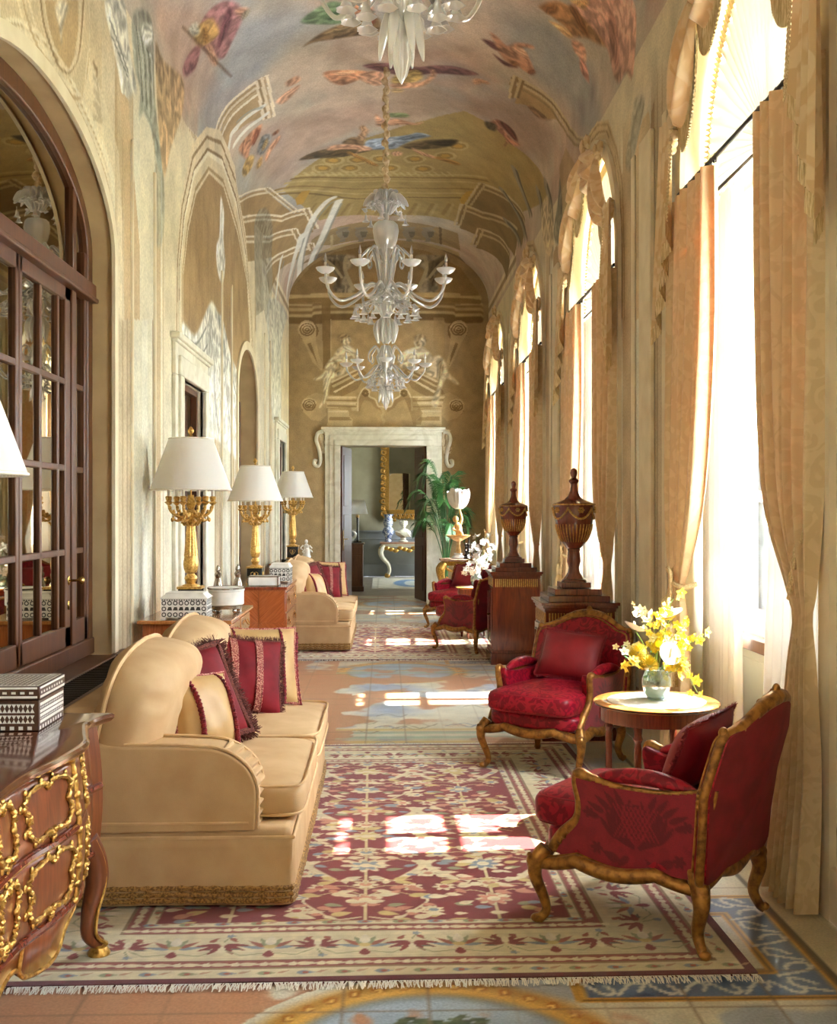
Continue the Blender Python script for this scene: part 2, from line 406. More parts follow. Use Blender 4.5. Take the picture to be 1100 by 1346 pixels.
# painted shapes in surface coordinates (centimetres along the wall or vault)
PAINT = []
for _l in '''
Sc 150 158 168 0.7 0 623 1011 670 1034 667 1077 601 1131 548 1187 505 1133 501 1027 561 1050
Sc 140 150 155 0.8 0 790 1215 821 1177 868 1217 866 1291 910 1228 908 1152 865 1197 842 1180
Sc 138 148 152 0.75 0 858 1053 882 993 936 982 1026 937 998 1028 937 1091 890 1102
Sc 185 170 145 0.5 0 649 1098 718 1102 724 1179 656 1224 574 1286 579 1195
Sc 176 142 120 0.8 0 580 1419 581 1250 668 1306 740 1303 730 1379 661 1423 610 1492
Sc 190 148 122 0.9 0 537 829 588 926 563 968 537 973 487 942 510 902 514 853
Sc 178 140 112 0.6 0 788 1174 740 1142 771 1113 832 1111 851 1141
Sc 172 140 118 1 0 859 1223 900 1167 935 1161 955 1177 936 1289 900 1327 866 1291 828 1283
Sc 168 140 116 0.8 0 757 1262 807 1239 840 1271 820 1314 758 1367
Sp 172 146 84 0.95 0 599 1502 636 1475 680 1449 739 1411 794 1351 837 1289 876 1296 902 1309 936 1289 994 1247 928 1582 859 1756 746 1812 640 1747
Sp 190 165 105 1 0 675 1520 673 1527 669 1530 662 1527 655 1519 649 1507 646 1495 645 1485 647 1479 651 1478 658 1482 664 1490 670 1499 674 1510
Sp 160 130 66 1 0 671 1516 670 1520 666 1522 662 1519 657 1514 652 1506 650 1497 649 1491 650 1487 654 1486 658 1489 663 1495 667 1502 670 1509
Sp 196 150 62 1 0 666 1511 665 1513 663 1514 661 1512 658 1509 656 1505 654 1501 654 1497 655 1495 656 1494 659 1496 662 1499 664 1503 666 1507
Sp 190 165 105 1 0 712 1545 711 1553 706 1558 700 1559 693 1554 686 1546 682 1535 681 1525 683 1518 688 1515 694 1515 701 1519 707 1527 711 1536
Sp 160 130 66 1 0 708 1543 707 1549 704 1552 699 1552 694 1548 689 1542 686 1535 685 1529 687 1524 690 1522 695 1522 700 1525 704 1530 707 1537
Sp 196 150 62 1 0 703 1540 702 1543 700 1545 698 1545 695 1543 693 1540 691 1536 690 1533 691 1530 693 1528 696 1529 698 1530 701 1533 702 1537
Sp 190 165 105 1 0 767 1551 765 1561 761 1569 755 1574 748 1574 741 1569 737 1561 735 1552 737 1543 741 1537 748 1533 754 1533 761 1536 765 1543
Sp 160 130 66 1 0 763 1552 762 1558 758 1564 754 1567 748 1567 744 1564 741 1559 740 1553 741 1547 744 1542 748 1540 754 1540 758 1542 761 1546
Sp 196 150 62 1 0 757 1553 757 1556 755 1559 752 1561 750 1561 747 1559 745 1556 745 1553 745 1550 747 1547 750 1546 752 1546 755 1547 757 1550
Sp 190 165 105 1 0 813 1532 812 1542 807 1552 801 1561 794 1565 788 1564 783 1559 782 1550 783 1541 787 1532 793 1525 800 1521 806 1521 811 1525
Sp 160 130 66 1 0 809 1535 808 1542 805 1549 800 1554 795 1557 790 1557 787 1554 786 1549 787 1542 790 1536 794 1531 799 1528 804 1528 807 1530
Sp 196 150 62 1 0 803 1539 803 1542 801 1546 799 1549 796 1551 793 1551 792 1549 791 1546 791 1543 793 1539 796 1536 798 1535 801 1535 803 1536
Sp 190 165 105 1 0 691 1499 689 1507 684 1510 678 1509 671 1502 666 1493 662 1482 661 1472 663 1466 667 1464 673 1466 680 1472 686 1480 690 1490
Sp 160 130 66 1 0 687 1496 685 1501 682 1503 678 1502 673 1497 668 1490 665 1483 665 1477 666 1472 669 1471 674 1473 679 1477 683 1483 686 1490
Sp 196 150 62 1 0 682 1492 681 1495 679 1496 677 1495 674 1493 672 1489 670 1485 670 1482 670 1479 672 1478 675 1479 677 1482 680 1485 681 1489
Sp 190 165 105 1 0 723 1512 722 1520 717 1526 711 1527 704 1524 698 1516 694 1507 693 1497 695 1490 699 1486 705 1486 712 1489 718 1495 722 1503
Sp 160 130 66 1 0 719 1511 718 1516 715 1520 710 1520 705 1518 701 1513 698 1506 697 1500 698 1495 701 1493 706 1492 711 1495 715 1499 718 1505
Sp 196 150 62 1 0 714 1509 714 1512 712 1514 709 1514 706 1513 704 1510 702 1506 702 1503 703 1500 704 1499 707 1499 710 1500 712 1502 714 1506
Sp 190 165 105 1 0 754 1513 752 1521 748 1528 742 1532 735 1531 729 1526 725 1518 723 1509 725 1501 729 1495 735 1493 742 1493 748 1497 752 1504
Sp 160 130 66 1 0 750 1513 749 1518 746 1523 741 1525 736 1525 732 1521 728 1516 728 1510 729 1505 732 1501 736 1499 741 1500 746 1502 749 1507
Sp 196 150 62 1 0 745 1513 744 1516 742 1518 740 1519 737 1519 735 1517 733 1514 733 1511 733 1508 735 1506 737 1505 740 1505 742 1507 744 1509
Sp 190 165 105 1 0 800 1498 798 1507 794 1516 788 1523 782 1526 775 1524 771 1518 769 1510 771 1501 775 1494 781 1488 787 1485 794 1486 798 1490
Sp 160 130 66 1 0 796 1500 795 1506 792 1512 787 1517 782 1519 778 1518 775 1515 773 1509 774 1503 777 1498 782 1494 787 1492 791 1492 794 1495
Sp 196 150 62 1 0 791 1502 790 1506 788 1509 786 1512 783 1513 781 1512 779 1510 778 1508 779 1504 781 1501 783 1499 786 1498 788 1498 790 1500
Sp 190 165 105 1 0 839 1452 838 1461 834 1472 828 1481 822 1487 815 1489 811 1485 809 1478 810 1469 814 1460 820 1452 826 1446 832 1444 837 1446
Sp 160 130 66 1 0 835 1456 834 1462 831 1469 827 1476 822 1480 818 1482 814 1480 813 1475 814 1469 817 1463 821 1457 826 1453 830 1451 833 1452
Sp 196 150 62 1 0 830 1461 830 1464 828 1468 826 1472 823 1474 821 1475 819 1474 818 1472 819 1468 820 1464 822 1461 825 1459 827 1458 829 1459
Sp 190 165 105 1 0 852 1396 851 1405 848 1416 843 1426 836 1432 830 1435 826 1433 824 1427 825 1418 828 1408 834 1400 840 1393 846 1390 850 1391
Sp 160 130 66 1 0 848 1401 848 1407 845 1414 841 1421 837 1426 832 1428 829 1427 828 1423 828 1417 831 1411 835 1404 840 1400 844 1397 847 1398
Sp 196 150 62 1 0 844 1406 844 1410 842 1414 840 1417 837 1420 835 1421 833 1421 832 1419 833 1415 834 1412 836 1408 839 1405 841 1404 843 1405
Sl 196 172 110 0.9 0.05 621 1484 685 1560 746 1581 813 1560 885 1477
Sl 140 112 60 0.9 0.05 614 1484 685 1574 746 1596 813 1574 887 1488
Sl 192 166 104 0.9 0.05 604 1483 684 1591 746 1614 814 1591 888 1503
Sl 150 122 66 0.9 0.05 587 1474 683 1624 746 1649 816 1624 891 1529
Sl 196 170 110 0.9 0.05 575 1462 682 1647 746 1673 817 1647 893 1547
Sl 130 105 58 0.9 0.05 562 1445 681 1670 746 1697 818 1670 895 1566
Sl 198 176 116 0.8 0.05 634 1489 639 1511
Sl 198 176 116 0.8 0.05 644 1502 649 1524
Sl 198 176 116 0.8 0.05 653 1514 658 1536
Sl 198 176 116 0.8 0.05 662 1525 667 1547
Sl 198 176 116 0.8 0.05 671 1535 677 1556
Sl 198 176 116 0.8 0.05 680 1544 686 1564
Sl 198 176 116 0.8 0.05 690 1551 696 1571
Sl 198 176 116 0.8 0.05 699 1557 705 1577
Sl 198 176 116 0.8 0.05 709 1563 715 1581
Sl 198 176 116 0.8 0.05 718 1567 724 1585
Sl 198 176 116 0.8 0.05 728 1570 734 1587
Sl 198 176 116 0.8 0.05 737 1572 744 1589
Sl 198 176 116 0.8 0.05 747 1572 753 1589
Sl 198 176 116 0.8 0.05 756 1572 763 1587
Sl 198 176 116 0.8 0.05 766 1571 773 1585
Sl 198 176 116 0.8 0.05 776 1568 782 1582
Sl 198 176 116 0.8 0.05 785 1565 792 1577
Sl 198 176 116 0.8 0.05 794 1560 801 1572
Sl 198 176 116 0.8 0.05 804 1554 811 1565
Sl 198 176 116 0.8 0.05 813 1547 820 1557
Sl 198 176 116 0.8 0.05 823 1539 830 1548
Sl 198 176 116 0.8 0.05 832 1530 839 1538
Sp 196 152 60 0.95 0 612 1576 624 1560 637 1576 630 1596 621 1618 612 1606
Sp 196 152 60 0.95 0 719 1704 729 1666 742 1660 738 1692 731 1733 721 1739
Sp 196 152 60 0.95 0 856 1632 862 1584 874 1556 872 1589 868 1636 860 1658
Sl 150 122 66 0.7 0.07 640 1651 625 1683
Sl 190 166 108 0.6 0.05 646 1660 632 1706
Sl 150 122 66 0.7 0.07 665 1686 650 1727
Sl 190 166 108 0.6 0.05 670 1693 658 1747
Sl 150 122 66 0.7 0.07 690 1711 676 1760
Sl 190 166 108 0.6 0.05 696 1716 684 1777
Sl 150 122 66 0.7 0.07 715 1728 702 1783
Sl 190 166 108 0.6 0.05 721 1730 710 1797
Sl 150 122 66 0.7 0.07 741 1735 729 1795
Sl 190 166 108 0.6 0.05 747 1735 737 1806
Sl 150 122 66 0.7 0.07 767 1733 756 1798
Sl 190 166 108 0.6 0.05 773 1732 764 1806
Sl 150 122 66 0.7 0.07 792 1723 782 1791
Sl 190 166 108 0.6 0.05 798 1719 791 1795
Sl 150 122 66 0.7 0.07 818 1703 809 1773
Sl 190 166 108 0.6 0.05 824 1698 817 1775
Sl 150 122 66 0.7 0.07 843 1675 835 1746
Sl 190 166 108 0.6 0.05 848 1667 843 1744
Sp 160 134 88 0.95 0 613 1865 620 1828 662 1826 707 1833 745 1835 782 1838 827 1831 866 1816 878 1911 832 1935 744 1963 656 1936
Sp 190 164 112 0.95 0 612 1931 656 1944 704 1964 744 1969 792 1965 841 1947 877 1930 879 1953 793 1991 744 1991 696 1983 655 1971
Sp 128 102 64 0.8 0 587 1926 612 1931 655 1971 696 1983 744 1991 793 1991 879 1953 898 1975 845 2020 744 2032 652 2017
Sp 148 136 112 1 0 664 1828 686 1846 682 1861 685 1873 681 1910 676 1916 676 1938 665 1928 668 1907 663 1881 662 1852 667 1846
Sp 105 92 70 0.7 0 672 1865 684 1878 680 1910 674 1907
Sp 148 136 112 1 0 693 1860 716 1868 713 1884 716 1895 712 1936 707 1944 708 1967 697 1962 699 1939 694 1915 693 1886 697 1877
Sp 105 92 70 0.7 0 702 1893 715 1901 711 1935 705 1936
Sp 148 136 112 1 0 773 1879 796 1860 793 1880 796 1887 794 1931 790 1945 792 1966 781 1975 782 1950 776 1933 774 1905 777 1891
Sp 105 92 70 0.7 0 784 1901 796 1894 794 1932 788 1940
Sp 148 136 112 1 0 804 1861 827 1832 824 1852 828 1857 826 1901 822 1917 825 1936 814 1951 815 1925 809 1912 805 1886 809 1871
Sp 105 92 70 0.7 0 815 1877 827 1864 826 1902 820 1914
Sp 195 172 125 0.9 0 652 1864 657 1864 652 1954 647 1957
Sp 105 84 54 0.8 0 833 1824 838 1825 844 1933 840 1933
Sf 150 95 95 0.92 0 530 941 564 966 550 984 533 962
Sf 165 108 106 0.92 0 578 940 604 950 614 989 594 1024 579 1030 564 964
Sf 120 70 74 0.92 0 602 962 604 979 584 1009 582 999
Sf 184 142 74 0.92 0 564 940 584 954 586 988 569 980 561 958
Sf 140 98 46 0.92 0 572 953 577 959 574 980 569 973
Sf 176 170 150 0.92 0 559 926 569 934 568 953 559 941
Sf 205 150 115 0.92 0 568 985 575 992 575 1029 569 1024
Sf 205 150 115 0.92 0 607 974 616 979 620 990 612 993
Sf 150 138 110 0.92 0 613 988 621 988 618 997 611 998
Sf 88 60 36 0.92 0 556 927 557 928 581 1064 580 1063
Sf 112 142 98 0.92 0 665 1056 678 1042 699 1033 718 1062 719 1082 697 1081 675 1069
Sf 80 106 70 0.92 0 683 1058 705 1055 697 1071
Sf 120 92 58 0.92 0 664 1111 685 1092 713 1080 737 1075 739 1109 703 1115 674 1110
Sf 150 122 82 0.92 0 685 1096 713 1087 733 1085 711 1104
Sf 190 130 96 0.92 0 704 1045 727 1045 734 1062 719 1072
Sf 150 80 60 0.92 0 725 1070 734 1068 735 1088 729 1091
Sf 208 140 98 0.92 0 680 1190 704 1197 725 1208 718 1227 698 1237 684 1216
Sf 230 170 125 0.92 0 688 1197 712 1206 699 1211
Sf 206 152 116 0.92 0 715 1218 732 1207 745 1219 740 1249 726 1242
Sf 120 78 78 0.92 0 722 1190 750 1187 776 1194 800 1181 820 1173 844 1173 828 1190 797 1205 769 1221 738 1208
Sf 86 52 56 0.92 0 756 1197 779 1201 789 1198 773 1214
Sf 178 148 80 0.92 0 752 1232 763 1213 781 1201 785 1225 770 1242 755 1245
Sf 205 150 112 0.92 0 783 1234 794 1209 794 1194 799 1198 798 1218 784 1248 757 1258 753 1245
Sf 210 155 118 0.92 0 849 1188 849 1192 848 1196 846 1199 844 1201 842 1202 841 1200 840 1197 840 1193 841 1189 843 1186 845 1184 847 1184 849 1185
Sf 205 150 112 0.92 0 848 1183 857 1182 856 1188 847 1192
Sf 190 160 110 0.92 0 766 1264 765 1267 763 1270 760 1271 757 1272 754 1270 752 1268 752 1265 752 1262 754 1260 757 1258 760 1258 763 1259 765 1261
Sf 205 148 112 0.92 0 734 1340 743 1362 758 1356 781 1367 791 1358 784 1371 763 1377 739 1383 734 1371
Sf 120 140 92 0.92 0 750 1338 770 1336 772 1348 753 1351
Sf 92 74 46 0.92 0 632 1432 652 1428 680 1438 713 1452 729 1472 690 1483 658 1460
Sf 96 78 50 0.92 0 766 1457 786 1433 816 1407 837 1391 829 1422 802 1455 779 1466
Sf 62 50 34 0.92 0 797 1433 835 1393 825 1426
Sf 142 160 184 0.92 0 717 1453 724 1431 744 1426 773 1414 785 1399 802 1404 783 1428 768 1451 755 1471 723 1470
Sf 176 190 206 0.92 0 729 1451 749 1432 758 1434 744 1462
Sf 104 116 132 0.92 0 758 1428 783 1405 796 1408 774 1431
Sf 182 138 96 0.92 0 704 1430 715 1399 713 1382 719 1376 724 1397 720 1424 714 1446
Sf 120 92 60 0.92 0 690 1427 706 1413 719 1448 702 1446
Sf 206 150 114 0.92 0 670 1441 682 1428 721 1455 727 1472 709 1474 706 1492 702 1484 709 1465
Sf 205 150 114 0.92 0 753 1487 759 1480 767 1482 766 1495 757 1499
Sf 206 150 114 0.92 0 780 1462 795 1472 814 1481 808 1489 789 1481
Sf 176 124 56 0.92 0 814 1478 844 1474 841 1488 814 1488
Sf 176 124 56 0.92 0 699 1469 734 1535 726 1536 699 1479
Sf 98 56 56 0.92 0 841 1089 852 1085 863 1096 853 1099
Sf 98 56 56 0.92 0 855 1111 867 1114 882 1110 869 1123
Sf 190 132 98 0.92 0 848 1071 853 1069 866 1079 875 1061 890 1047 891 1053 882 1065 894 1081 900 1097 891 1108 881 1107 866 1111
Sf 220 165 128 0.92 0 870 1077 884 1066 890 1079 878 1082
Sf 140 92 62 0.92 0 871 1106 882 1101 879 1114
Sf 140 88 66 0.92 0 901 1093 901 1096 900 1100 899 1103 897 1106 895 1107 894 1107 893 1105 893 1102 894 1098 895 1094 897 1092 898 1090 900 1091
Sf 96 52 48 0.92 0 876 1272 887 1264 901 1269 908 1286 897 1288
Sf 178 116 90 0.92 0 870 1291 878 1269 885 1282 900 1293 912 1288 906 1306 898 1312 894 1332 893 1306
Sf 70 62 48 0.92 0 864 1293 877 1285 878 1305 868 1309
Sf 150 112 80 0.92 0 901 1174 914 1158 932 1140 937 1147 924 1176 911 1181
Sf 206 140 100 0.92 0 560 1237 573 1236 590 1240 599 1246 591 1266 577 1271 567 1289 562 1269
Sf 190 150 80 0.92 0 551 1293 568 1286 576 1307 566 1325 553 1316
Sf 150 84 56 0.92 0 590 1244 595 1258 582 1277 579 1264
Sf 122 124 120 0.92 0 582 1305 594 1278 604 1287 604 1307 589 1326
Sf 168 136 84 0.92 0 590 1306 599 1293 599 1309 590 1318
Sf 214 152 112 0.92 0 590 1339 602 1320 616 1314 612 1329 599 1342 590 1357
Sf 120 76 50 0.92 0 608 1294 616 1293 615 1302 609 1301
Sf 196 150 86 0.92 0 577 1332 586 1330 582 1351 574 1348
Sf 206 154 118 0.92 0 622 1214 632 1206 643 1202 652 1203 643 1220 629 1230
Sf 190 140 106 0.92 0 638 1179 651 1176 653 1191 640 1194
Sf 180 124 74 0.92 0 885 972 896 947 908 936 924 926 951 912 966 900 952 927 937 948 921 977 918 970 895 973
Sf 144 93 52 0.92 0 902 954 902 958 901 963 899 968 896 972 894 974 891 973 890 971 890 966 891 961 893 956 896 953 898 951 901 951
Sf 235 180 115 0.92 0 898 983 912 971 924 971 918 982 906 984
Sf 211 153 127 0.92 0 912 922 968 812 1021 815 1010 841 1009 863 994 886 962 908 939 924
Sf 180 124 103 0.92 0 947 871 968 866 996 869 967 895
Sf 134 84 48 0.92 0 911 934 920 927 940 940 926 947
Sf 216 153 120 0.92 0 925 976 940 961 948 975 933 988
Sf 220 148 124 0.92 0 940 984 949 977 963 984 948 998
Sf 240 180 108 0.92 0 910 924 925 900 925 916 916 924
Sp 182 150 104 1 0 542 1145 561 1130 589 1140 614 1148 609 1236 588 1215 560 1190 543 1198
Sp 234 218 184 1 0 491 964 494 987 501 1027 518 1079 539 1114 551 1115 567 1119 589 1129 619 1136 619 1142 589 1135 567 1125 551 1121 538 1119 517 1084 500 1031 494 990 490 968
Sp 176 148 104 1 0 491 970 494 992 501 1033 518 1086 539 1121 551 1123 567 1126 590 1136 619 1143 619 1149 590 1142 567 1132 551 1128 538 1126 517 1091 500 1037 494 996 490 973
Sp 226 206 168 1 0 491 975 494 998 501 1039 518 1093 539 1128 552 1130 568 1133 590 1143 620 1149 620 1156 590 1149 567 1139 551 1136 539 1134 517 1098 500 1044 494 1002 490 979
Sp 196 170 126 1 0 491 983 494 1006 501 1048 518 1103 539 1138 552 1140 568 1143 590 1153 620 1159 621 1165 590 1159 568 1149 552 1146 539 1144 517 1108 500 1052 494 1010 490 987
Sp 236 222 190 1 0 490 989 494 1012 501 1055 518 1110 540 1146 552 1147 568 1150 591 1160 621 1166 621 1172 591 1166 568 1156 552 1153 539 1151 517 1115 500 1059 494 1016 490 992
Sp 234 218 184 1 0 619 1136 622 1138 618 1251 614 1250
Sp 188 160 118 1 0 615 1135 618 1138 614 1248 610 1246
Sp 228 208 170 1 0 612 1135 616 1138 612 1246 608 1244
Sp 160 132 92 1 0 609 1134 612 1137 608 1242 604 1240
Sp 232 214 178 1 0 606 1133 609 1137 605 1239 601 1237
Sl 226 222 206 1 0.1 558 1182 577 1191 597 1200 607 1204
Sl 226 222 206 1 0.1 556 1212 577 1219 597 1228 608 1229
Sl 226 222 206 1 0.1 543 1198 558 1185 569 1191
Sl 160 160 146 0.8 0.05 572 1179 592 1190 605 1205
Sp 168 136 88 1 0 453 1108 537 1350 576 1458 607 1657 580 1621 439 1127
Sp 236 222 190 1 0 462 1108 533 1325 579 1439 578 1445 532 1327 460 1108
Sp 170 140 96 1 0 460 1108 531 1328 578 1447 577 1453 529 1329 457 1108
Sp 228 210 172 1 0 457 1108 528 1329 577 1454 576 1460 526 1329 455 1108
Sp 236 222 190 1 0 579 1439 582 1447 617 1664 614 1656
Sp 170 140 96 1 0 575 1430 578 1439 612 1654 609 1646
Sp 228 210 172 1 0 571 1422 574 1432 609 1646 606 1638
Sp 168 136 88 1 0 451 1159 588 1616 624 1677 626 1792 599 1766 436 1180
Sp 236 222 190 1 0 460 1159 584 1591 626 1648 626 1657 583 1599 458 1159
Sp 170 140 96 1 0 458 1159 583 1602 625 1661 624 1670 582 1609 455 1159
Sp 228 210 172 1 0 455 1159 582 1610 624 1672 624 1681 581 1618 453 1159
Sp 236 222 190 1 0 626 1648 630 1654 637 1794 633 1787
Sp 170 140 96 1 0 622 1644 625 1650 632 1785 628 1778
Sp 228 210 172 1 0 618 1640 621 1647 628 1778 625 1770
Sp 168 136 88 1 0 448 1214 554 1625 596 1734 597 1849 566 1789 432 1238
Sp 236 222 190 1 0 458 1214 551 1595 599 1705 598 1714 550 1600 456 1214
Sp 170 140 96 1 0 455 1214 549 1602 597 1717 596 1726 547 1607 453 1214
Sp 228 210 172 1 0 453 1214 547 1608 596 1728 595 1737 545 1613 450 1214
Sp 236 222 190 1 0 599 1705 602 1714 609 1860 605 1850
Sp 170 140 96 1 0 594 1696 597 1706 603 1846 600 1836
Sp 228 210 172 1 0 590 1689 593 1699 600 1836 596 1825
Sp 168 136 88 1 0 496 1599 574 1792 616 1884 611 1910 580 1864 476 1641
Sp 236 222 190 1 0 508 1599 571 1759 619 1848 618 1859 569 1767 505 1599
Sp 170 140 96 1 0 505 1599 569 1771 618 1863 617 1875 568 1779 501 1599
Sp 228 210 172 1 0 501 1599 567 1780 616 1877 616 1889 566 1789 498 1599
Sp 236 222 190 1 0 619 1848 622 1856 623 1916 619 1907
Sp 170 140 96 1 0 613 1841 617 1850 617 1904 614 1895
Sp 228 210 172 1 0 609 1835 613 1845 614 1895 610 1885
Sl 232 230 216 0.95 0.16 567 2035 596 1858 624 1736 653 1669 667 1656
Sl 150 150 138 0.8 0.05 570 2076 599 1887 627 1760 656 1689 670 1675
Sl 232 230 216 0.95 0.16 576 2187 605 1971 637 1854 675 1680
Sl 150 150 138 0.8 0.05 579 2231 608 2004 640 1880 678 1699
Sl 232 230 216 0.95 0.16 590 2307 613 2203 652 2080 703 2003
Sl 150 150 138 0.8 0.05 594 2354 617 2242 656 2111 708 2028
Sl 232 230 216 0.95 0.16 525 1933 559 1900 590 1820 605 1765
Sl 150 150 138 0.8 0.05 529 1984 562 1936 593 1849 608 1791
Sl 232 230 216 0.95 0.16 626 3667 668 3255 721 3005 744 2919
Sl 150 150 138 0.8 0.05 632 3773 674 3329 728 3059 751 2966
Sl 232 230 216 0.95 0.16 487 1732 532 1775 556 1757
Sl 150 150 138 0.8 0.05 490 1773 535 1814 558 1788
Sp 180 146 98 1 0 891 1145 910 1131 928 1124 946 1126 933 1155 911 1168 890 1197
Sp 205 184 140 1 0 880 1133 894 1127 910 1118 929 1108 949 1102 967 1087 988 1049 1007 1001 1012 964 1013 968 1007 1005 989 1053 967 1092 949 1108 929 1114 910 1124 894 1134 880 1139
Sp 150 124 84 1 0 879 1139 894 1134 910 1125 929 1115 949 1108 967 1092 989 1054 1007 1005 1013 969 1014 972 1008 1009 989 1058 968 1097 949 1114 929 1120 910 1131 894 1140 879 1145
Sp 200 176 130 1 0 879 1145 893 1140 910 1131 929 1121 949 1115 967 1098 989 1059 1008 1010 1013 973 1014 976 1009 1014 990 1063 968 1103 949 1120 929 1127 910 1137 893 1146 879 1152
Sp 160 134 92 1 0 879 1154 893 1149 910 1140 929 1129 949 1123 968 1106 990 1066 1009 1016 1014 979 1015 982 1009 1020 991 1070 968 1111 949 1129 929 1135 910 1146 893 1155 879 1161
Sp 205 184 140 1 0 880 1133 883 1130 885 1192 881 1194
Sp 150 124 84 1 0 883 1132 886 1130 888 1187 884 1189
Sp 196 172 126 1 0 887 1132 890 1129 891 1182 887 1184
Sp 140 114 76 1 0 890 1131 894 1128 894 1177 891 1179
Sp 140 114 72 1 0 974 1451 915 1481 882 1534 875 1649 900 1628 990 1484
Sp 200 178 134 1 0 963 1439 909 1481 879 1510 880 1517 910 1487 965 1443
Sp 140 114 74 1 0 965 1443 910 1490 880 1520 881 1528 911 1497 968 1446
Sp 190 166 120 1 0 968 1446 912 1498 881 1529 882 1537 912 1505 970 1448
Sp 200 178 134 1 0 879 1510 876 1515 864 1650 868 1645
Sp 140 114 74 1 0 884 1506 880 1511 869 1643 872 1637
Sp 190 166 120 1 0 887 1502 884 1508 872 1637 876 1630
Sp 140 114 72 1 0 969 1532 900 1628 864 1677 867 1781 893 1762 985 1572
Sp 200 178 134 1 0 959 1514 894 1625 862 1647 862 1656 894 1634 961 1519
Sp 140 114 74 1 0 961 1519 895 1637 863 1660 863 1669 896 1646 963 1523
Sp 190 166 120 1 0 963 1523 896 1647 864 1671 864 1680 897 1656 966 1527
Sp 200 178 134 1 0 862 1647 858 1652 856 1781 859 1775
Sp 140 114 74 1 0 866 1644 863 1649 861 1773 864 1766
Sp 190 166 120 1 0 870 1641 867 1647 864 1766 868 1760
Sp 140 114 72 1 0 979 1631 940 1646 901 1743 903 1827 933 1772 997 1672
Sp 200 178 134 1 0 965 1621 933 1653 897 1713 898 1723 934 1660 968 1624
Sp 140 114 74 1 0 968 1625 935 1663 899 1726 900 1736 936 1670 971 1628
Sp 190 166 120 1 0 971 1628 936 1671 900 1737 901 1747 938 1678 974 1630
Sp 200 178 134 1 0 897 1713 894 1722 891 1838 895 1828
Sp 140 114 74 1 0 902 1706 899 1715 896 1824 900 1814
Sp 190 166 120 1 0 906 1699 903 1709 900 1814 904 1804
Sl 150 142 118 0.9 0.16 917 1370 930 1392 949 1406 968 1401
Sl 92 86 70 0.8 0.07 921 1369 934 1389 954 1398 976 1383
Sl 150 142 118 0.9 0.16 911 1476 931 1484 958 1478 986 1452
Sl 92 86 70 0.8 0.07 915 1475 936 1481 964 1465 995 1428
Sl 150 142 118 0.9 0.16 933 1567 951 1546 978 1518
Sl 92 86 70 0.8 0.07 938 1562 956 1536 988 1493
Sl 150 142 118 0.9 0.16 969 1267 997 1235 1023 1223
Sl 92 86 70 0.8 0.07 976 1252 1004 1218 1030 1207
Sl 150 142 118 0.9 0.16 962 1322 996 1295 1028 1270
Sl 92 86 70 0.8 0.07 968 1310 1004 1277 1035 1252
Sp 206 176 126 0.5 0 388 499 493 731 378 758 355 731 376 700 392 660 396 610 392 568 378 524 365 499
Sl 240 226 190 0.9 0.05 376 499 385 514 392 535 396 560 398 588 393 624 384 660 373 688 357 703
Sl 190 160 112 0.9 0.04 374 499 383 514 390 535 394 560 396 588 390 624 381 660 370 688 354 703
Sl 236 220 182 0.9 0.06 372 499 381 514 388 535 392 560 394 588 388 624 379 660 368 688 352 703
Sl 200 170 122 0.9 0.03 369 499 378 514 385 535 389 560 390 588 385 624 375 660 364 688 348 703
Sp 196 164 112 1 0 417 562 445 624 429 624 412 617 400 606 398 594 401 576 409 566
Sl 230 210 168 0.9 0.035 417 562 408 568 401 578 398 594 399 607 413 621 432 627 446 628
Sl 150 120 76 0.9 0.035 414 557 405 562 399 572 394 588 397 607 413 625 434 632 450 635
Sl 226 204 160 0.9 0.035 413 554 404 559 397 569 392 584 396 607 414 627 435 635 451 639
Sf 215 205 180 0.9 0 423 582 431 593 433 604 427 601 417 594 408 592 415 588 418 583
Sl 236 218 178 0.8 0.03 406 538 398 549 391 568 390 597 390 615 395 634 414 645 435 648 455 647
Sl 188 156 106 0.8 0.03 402 530 394 540 388 561 387 597 388 615 395 634 413 643 435 648 455 647
Sl 232 214 174 0.8 0.03 399 523 391 533 386 556 385 597 385 615 395 634 412 641 435 648 455 647
Sl 150 120 78 0.8 0.04 423 657 422 663
Sl 150 120 78 0.8 0.04 422 665 419 664
Sl 150 120 78 0.8 0.04 415 657 415 666
Sl 150 120 78 0.8 0.04 414 665 412 667
Sl 150 120 78 0.8 0.04 407 657 409 669
Sl 150 120 78 0.8 0.04 406 665 406 671
Sl 150 120 78 0.8 0.04 400 657 402 672
Sl 150 120 78 0.8 0.04 398 665 399 674
Sl 150 120 78 0.8 0.04 392 657 396 676
Sf 216 212 194 0.92 0 471 682 493 731 469 748 451 769 443 758 429 731 446 712
Sl 120 120 108 0.8 0.03 465 695 452 744
Sl 120 120 108 0.8 0.02 457 700 448 744
Sp 206 176 130 1 0 431 721 434 744 380 765 344 780 295 780 288 734 386 732
Sp 236 222 186 0.55 0 422 649 411 682 391 718 354 728 287 732 284 712 335 706 360 694 378 676 394 634
Sf 140 146 130 0.7 0 496 758 518 819 465 830 426 856 417 843 437 819 442 792 432 776 453 780 463 763
Sl 84 86 72 0.8 0.03 491 769 473 780 449 788
Sl 205 206 192 0.8 0.03 491 777 476 788 449 795
Sl 84 86 72 0.8 0.03 491 785 479 795 449 802
Sl 205 206 192 0.8 0.03 491 794 482 803 448 809
Sl 84 86 72 0.8 0.03 490 802 485 811 447 816
Sl 205 206 192 0.8 0.03 490 811 488 819 447 824
Sf 228 226 208 0.92 0 502 788 514 819 504 819 492 799 492 788
Sp 226 216 184 1 0 433 780 439 791 440 807 433 824 413 832 304 830 295 779
Sf 150 160 146 0.5 0 441 832 415 863 372 861 364 832
